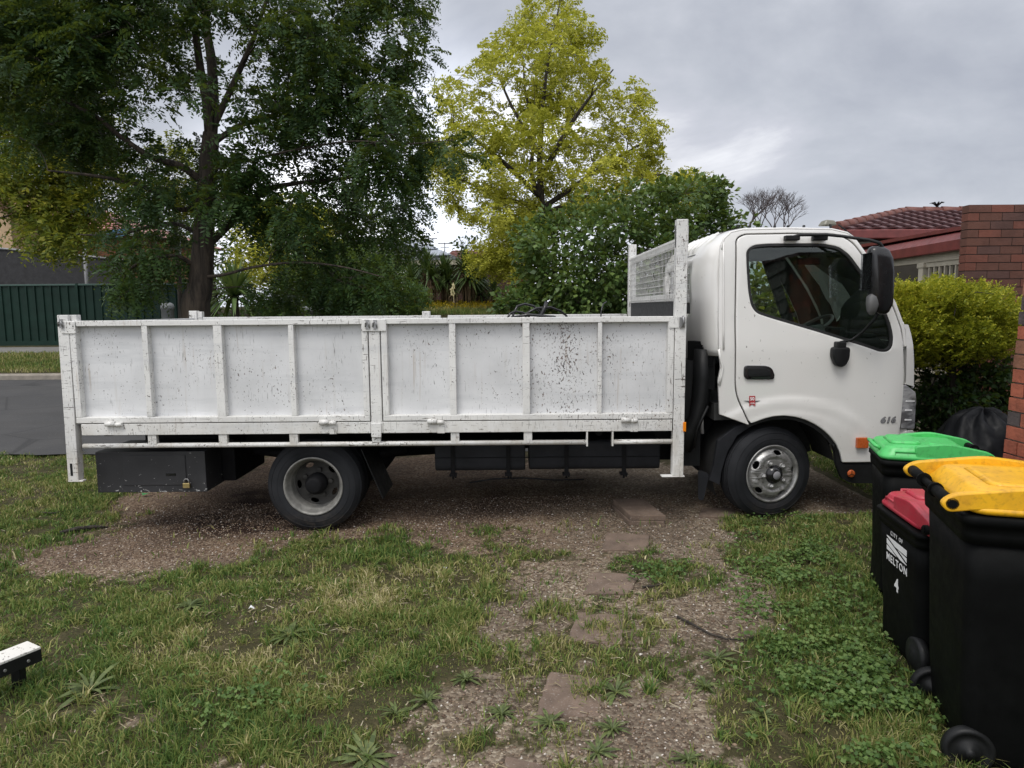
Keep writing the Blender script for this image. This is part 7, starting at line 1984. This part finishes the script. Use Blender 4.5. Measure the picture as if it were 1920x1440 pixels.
# clover and small leaves
def clover(n, region, size, label):
    x = rng.uniform(-3, 3.2, n * 8); y = rng.uniform(2.2, 5.6, n * 8)
    px, py = proj(np.stack([x, y, np.zeros_like(x)], -1))
    k = np.zeros(len(x))
    for cx, cy, rx, ry, a in region: k = np.maximum(k, a * np.exp(-(((px - cx) / rx) ** 2 + ((py - cy) / ry) ** 2) ** 1.5))
    k *= np.clip((fbm(x * 5, y * 5, 77) - 0.42) * 5, 0.0, 1)
    m = rng.uniform(0, 1, len(x)) < k; x, y = x[m][:n], y[m][:n]; nn = len(x)
    z = hz(x, y) + rng.uniform(0.012, 0.085, nn) * (0.5 + fbm(x * 3, y * 3, 78))
    out_ = []
    for j in range(3):
        az = rng.uniform(0, 0.6, nn) + j * 2.094 + rng.uniform(0, 6.28, 1); d = np.stack([np.cos(az), np.sin(az), rng.uniform(-0.25, 0.35, nn)], -1)
        out_.append(broad(np.stack([x, y, z], -1), d * 3, size, 0.95))
    # stems
    v, f, l = quads(np.concatenate(out_)); print('clover', nn)
    return tag(np_mesh('clover', v, f, l, leafmat('clover_leaf', [(0.036, 0.082, 0.020), (0.085, 0.150, 0.036), (0.16, 0.23, 0.065)], 0.25)), label, 'clover', kind='stuff')
clover(15000, [(1470, 1060, 80, 70, .6), (1540, 1250, 120, 120, .6), (1640, 1380, 150, 80, 1), (1450, 1150, 60, 60, .5), (1230, 1080, 60, 22, .3), (1620, 1290, 60, 60, .8), (480, 1310, 110, 40, .35), (420, 1340, 60, 30, .3)], 0.021, 'clover and small broad leaved weeds along the bins')
# loose stones on the gravel
n = 110000
x = rng.uniform(-5.5, 3.2, n); y = rng.uniform(2.1, 6.4, n); px, py = proj(np.stack([x, y, np.zeros_like(x)], -1))
br = bareness(x, y); m = (rng.uniform(0, 1, n) < np.clip(br - 0.15, 0, 1)) & (np.abs(x) < y * 0.82 + 0.3); x, y = x[m], y[m]; n = len(x)
r = rng.uniform(0.0030, 0.0085, n) * (1 + 0.5 * (rng.uniform(0, 1, n) < 0.05))
oc = np.array([[1, 0, 0], [0, 1, 0], [-1, 0, 0], [0, -1, 0], [0, 0, 0.7], [0, 0, -0.7]], float)
an = rng.uniform(0, 6.28, n); ca, sa = np.cos(an), np.sin(an)
sc3 = np.stack([rng.uniform(.7, 1.4, n), rng.uniform(.7, 1.2, n), rng.uniform(.5, 1.0, n)], -1) * r[:, None]
v = oc[None] * sc3[:, None] + rng.normal(0, 0.0007, (n, 6, 3))
v = np.stack([v[..., 0] * ca[:, None] - v[..., 1] * sa[:, None], v[..., 0] * sa[:, None] + v[..., 1] * ca[:, None], v[..., 2]], -1) + np.stack([x, y, hz(x, y) + r * 0.2], -1)[:, None]
tri = np.array([[0,1,4],[1,2,4],[2,3,4],[3,0,4],[1,0,5],[2,1,5],[3,2,5],[0,3,5]])
fl = (np.arange(n)[:, None, None] * 6 + tri[None]).ravel()
def pebmat():
    t = NT('pebble'); rnd = t.n('ShaderNodeNewGeometry').outputs['Random Per Island']
    t.set('Base Color', t.ramp(rnd, (0.0, (0.066, 0.041, 0.026)), (0.35, (0.168, 0.112, 0.073)), (0.7, (0.28, 0.205, 0.14)), (0.93, (0.34, 0.28, 0.24)), (0.97, (0.60, 0.56, 0.50)))); t.set('Roughness', 0.9); return t.m
tag(np_mesh('loose_gravel', v.reshape(-1, 3), fl, np.full(n * 8, 3), pebmat()), 'loose brown and grey gravel stones', 'gravel', kind='stuff')
# straw litter lying flat
n = 9000
x = rng.uniform(-4.5, 2.2, n); y = rng.uniform(2.2, 5.6, n); px, py = proj(np.stack([x, y, np.zeros_like(x)], -1))
k = 0.10 + 0.9 * np.exp(-(((px - 640) / 190) ** 2 + ((py - 1115) / 36) ** 2)) + 0.45 * np.exp(-(((px - 1150) / 260) ** 2 + ((py - 1150) / 140) ** 2))
m = rng.uniform(0, 1, n) < k; x, y = x[m], y[m]; n = len(x)
az = rng.uniform(0, 6.28, n); d = np.stack([np.cos(az), np.sin(az), rng.normal(0, 0.08, n)], -1); s = np.stack([-np.sin(az), np.cos(az), np.zeros(n)], -1)
p0 = np.stack([x, y, hz(x, y) + rng.uniform(0.006, 0.035, n)], -1); ln = rng.uniform(0.015, 0.06, n)[:, None]; w = rng.uniform(0.0015, 0.004, n)[:, None]
v, f, l = quads(np.stack([p0 - s * w, p0 + s * w, p0 + d * ln + s * w * 0.6, p0 + d * ln - s * w * 0.6], 1))
tag(np_mesh('straw_litter', v, f, l, leafmat('straw', [(0.16, 0.12, 0.07), (0.30, 0.25, 0.16), (0.46, 0.41, 0.30)], 0.1, 0.8)), 'pale dry straw lying on the grass and gravel', 'straw', kind='stuff')
# rosette weeds
def rosette_mesh(seed, n=22):
    g_ = np.random.default_rng(seed); lv = []
    for i in range(n):
        az = i * 2.4 + g_.uniform(-.5, .5); L3 = 0.4 + 0.6 * i / n; L3 *= g_.uniform(0.65, 1.25); el = 1.15 - 0.95 * i / n + g_.uniform(-.15, .2)
        d = np.array([math.cos(az), math.sin(az), 0]); s = np.array([-d[1], d[0], 0]); w = 0.075 * L3 * g_.uniform(.7, 1.3)
        pts = [np.array([0, 0, 0.02])]
        for j, t_ in enumerate((0.25, 0.5, 0.75, 1.0)):
            pts.append(d * L3 * t_ * math.cos(el * (1 - 0.7 * t_)) + np.array([0, 0, L3 * (t_ * math.sin(el) - 0.42 * t_ * t_) + 0.03]))
        ws = [w * 0.35, w * 0.7, w * 1.0, w * 0.85, 0.006]
        for j in range(4): lv.append(np.stack([pts[j] - s * ws[j], pts[j] + s * ws[j], pts[j+1] + s * ws[j+1], pts[j+1] - s * ws[j+1]]))
    return np.array(lv)
M['rosette'] = leafmat('rosette_leaf', [(0.048, 0.072, 0.020), (0.095, 0.125, 0.038), (0.16, 0.195, 0.065)], 0.2, 0.5, 0.4)
RM = []
for s_ in range(7):
    lvv = rosette_mesh(s_ + 3, 18 + 4 * s_); v, f, l = quads(lvv)
    me = bpy.data.meshes.new('rosette_weed')
    o_ = np_mesh('rosette_weed', v, f, l, M['rosette']); RM.append(o_.data); bpy.data.objects.remove(o_)
for i, (px, py, wpx, lab) in enumerate(((1155, 1302, 62, 'largest grey green rosette weed right of the big brown slab'), (1322, 1292, 38, 'rosette weed on the gravel near the clover edge'), (873, 1278, 40, 'rosette weed on open gravel left of the slabs'), (1030, 1360, 58, 'rosette weed just below the big brown slab'),
        (1148, 1372, 40, 'small rosette weed right below the big slab'), (1120, 1415, 56, 'rosette weed near the bottom edge right of the cut off slab'), (800, 1318, 46, 'rosette weed at the lawn edge above the left gravel'), (742, 1340, 50, 'rosette weed at the lawn edge left of its neighbour'),
        (690, 1425, 70, 'big rosette weed cut by the bottom edge at the lawn corner'), (940, 1342, 40, 'rosette weed left of the big slab by the moss'), (1345, 1240, 40, 'rosette weed beside the long bent twig'), (1290, 1428, 44, 'rosette weed at the bottom right on gravel'),
        (170, 1300, 70, 'dark rosette weed in the lawn right of the metal stand'), (545, 1195, 60, 'dark spiky rosette weed in the middle of the left lawn'), (1430, 1345, 44, 'rosette weed at the left rim of the clover'), (355, 1140, 36, 'rosette weed hidden in the upper left lawn'), (600, 1020, 30, 'small rosette weed below the rear wheel'), (1420, 985, 28, 'little rosette weed under the front tyre'))):
    p = GH(px, py); o = bpy.data.objects.new('rosette_weed', RM[(i * 3) % 7]); COL.objects.link(o)
    o.location = (p.x, p.y, H(p.x, p.y) + 0.004); o.rotation_euler = (0, 0, i * 1.3); s_ = wpx / FPX * p.y * 1.05
    o.scale = (s_ * rng.uniform(.8, 1.2), s_ * rng.uniform(.8, 1.2), s_ * rng.uniform(.7, 1.3)); o.rotation_euler = (rng.uniform(-.15, .15), rng.uniform(-.15, .15), i * 1.3); tag(o, lab, 'weed', 'rosette weeds on the gravel and lawn')
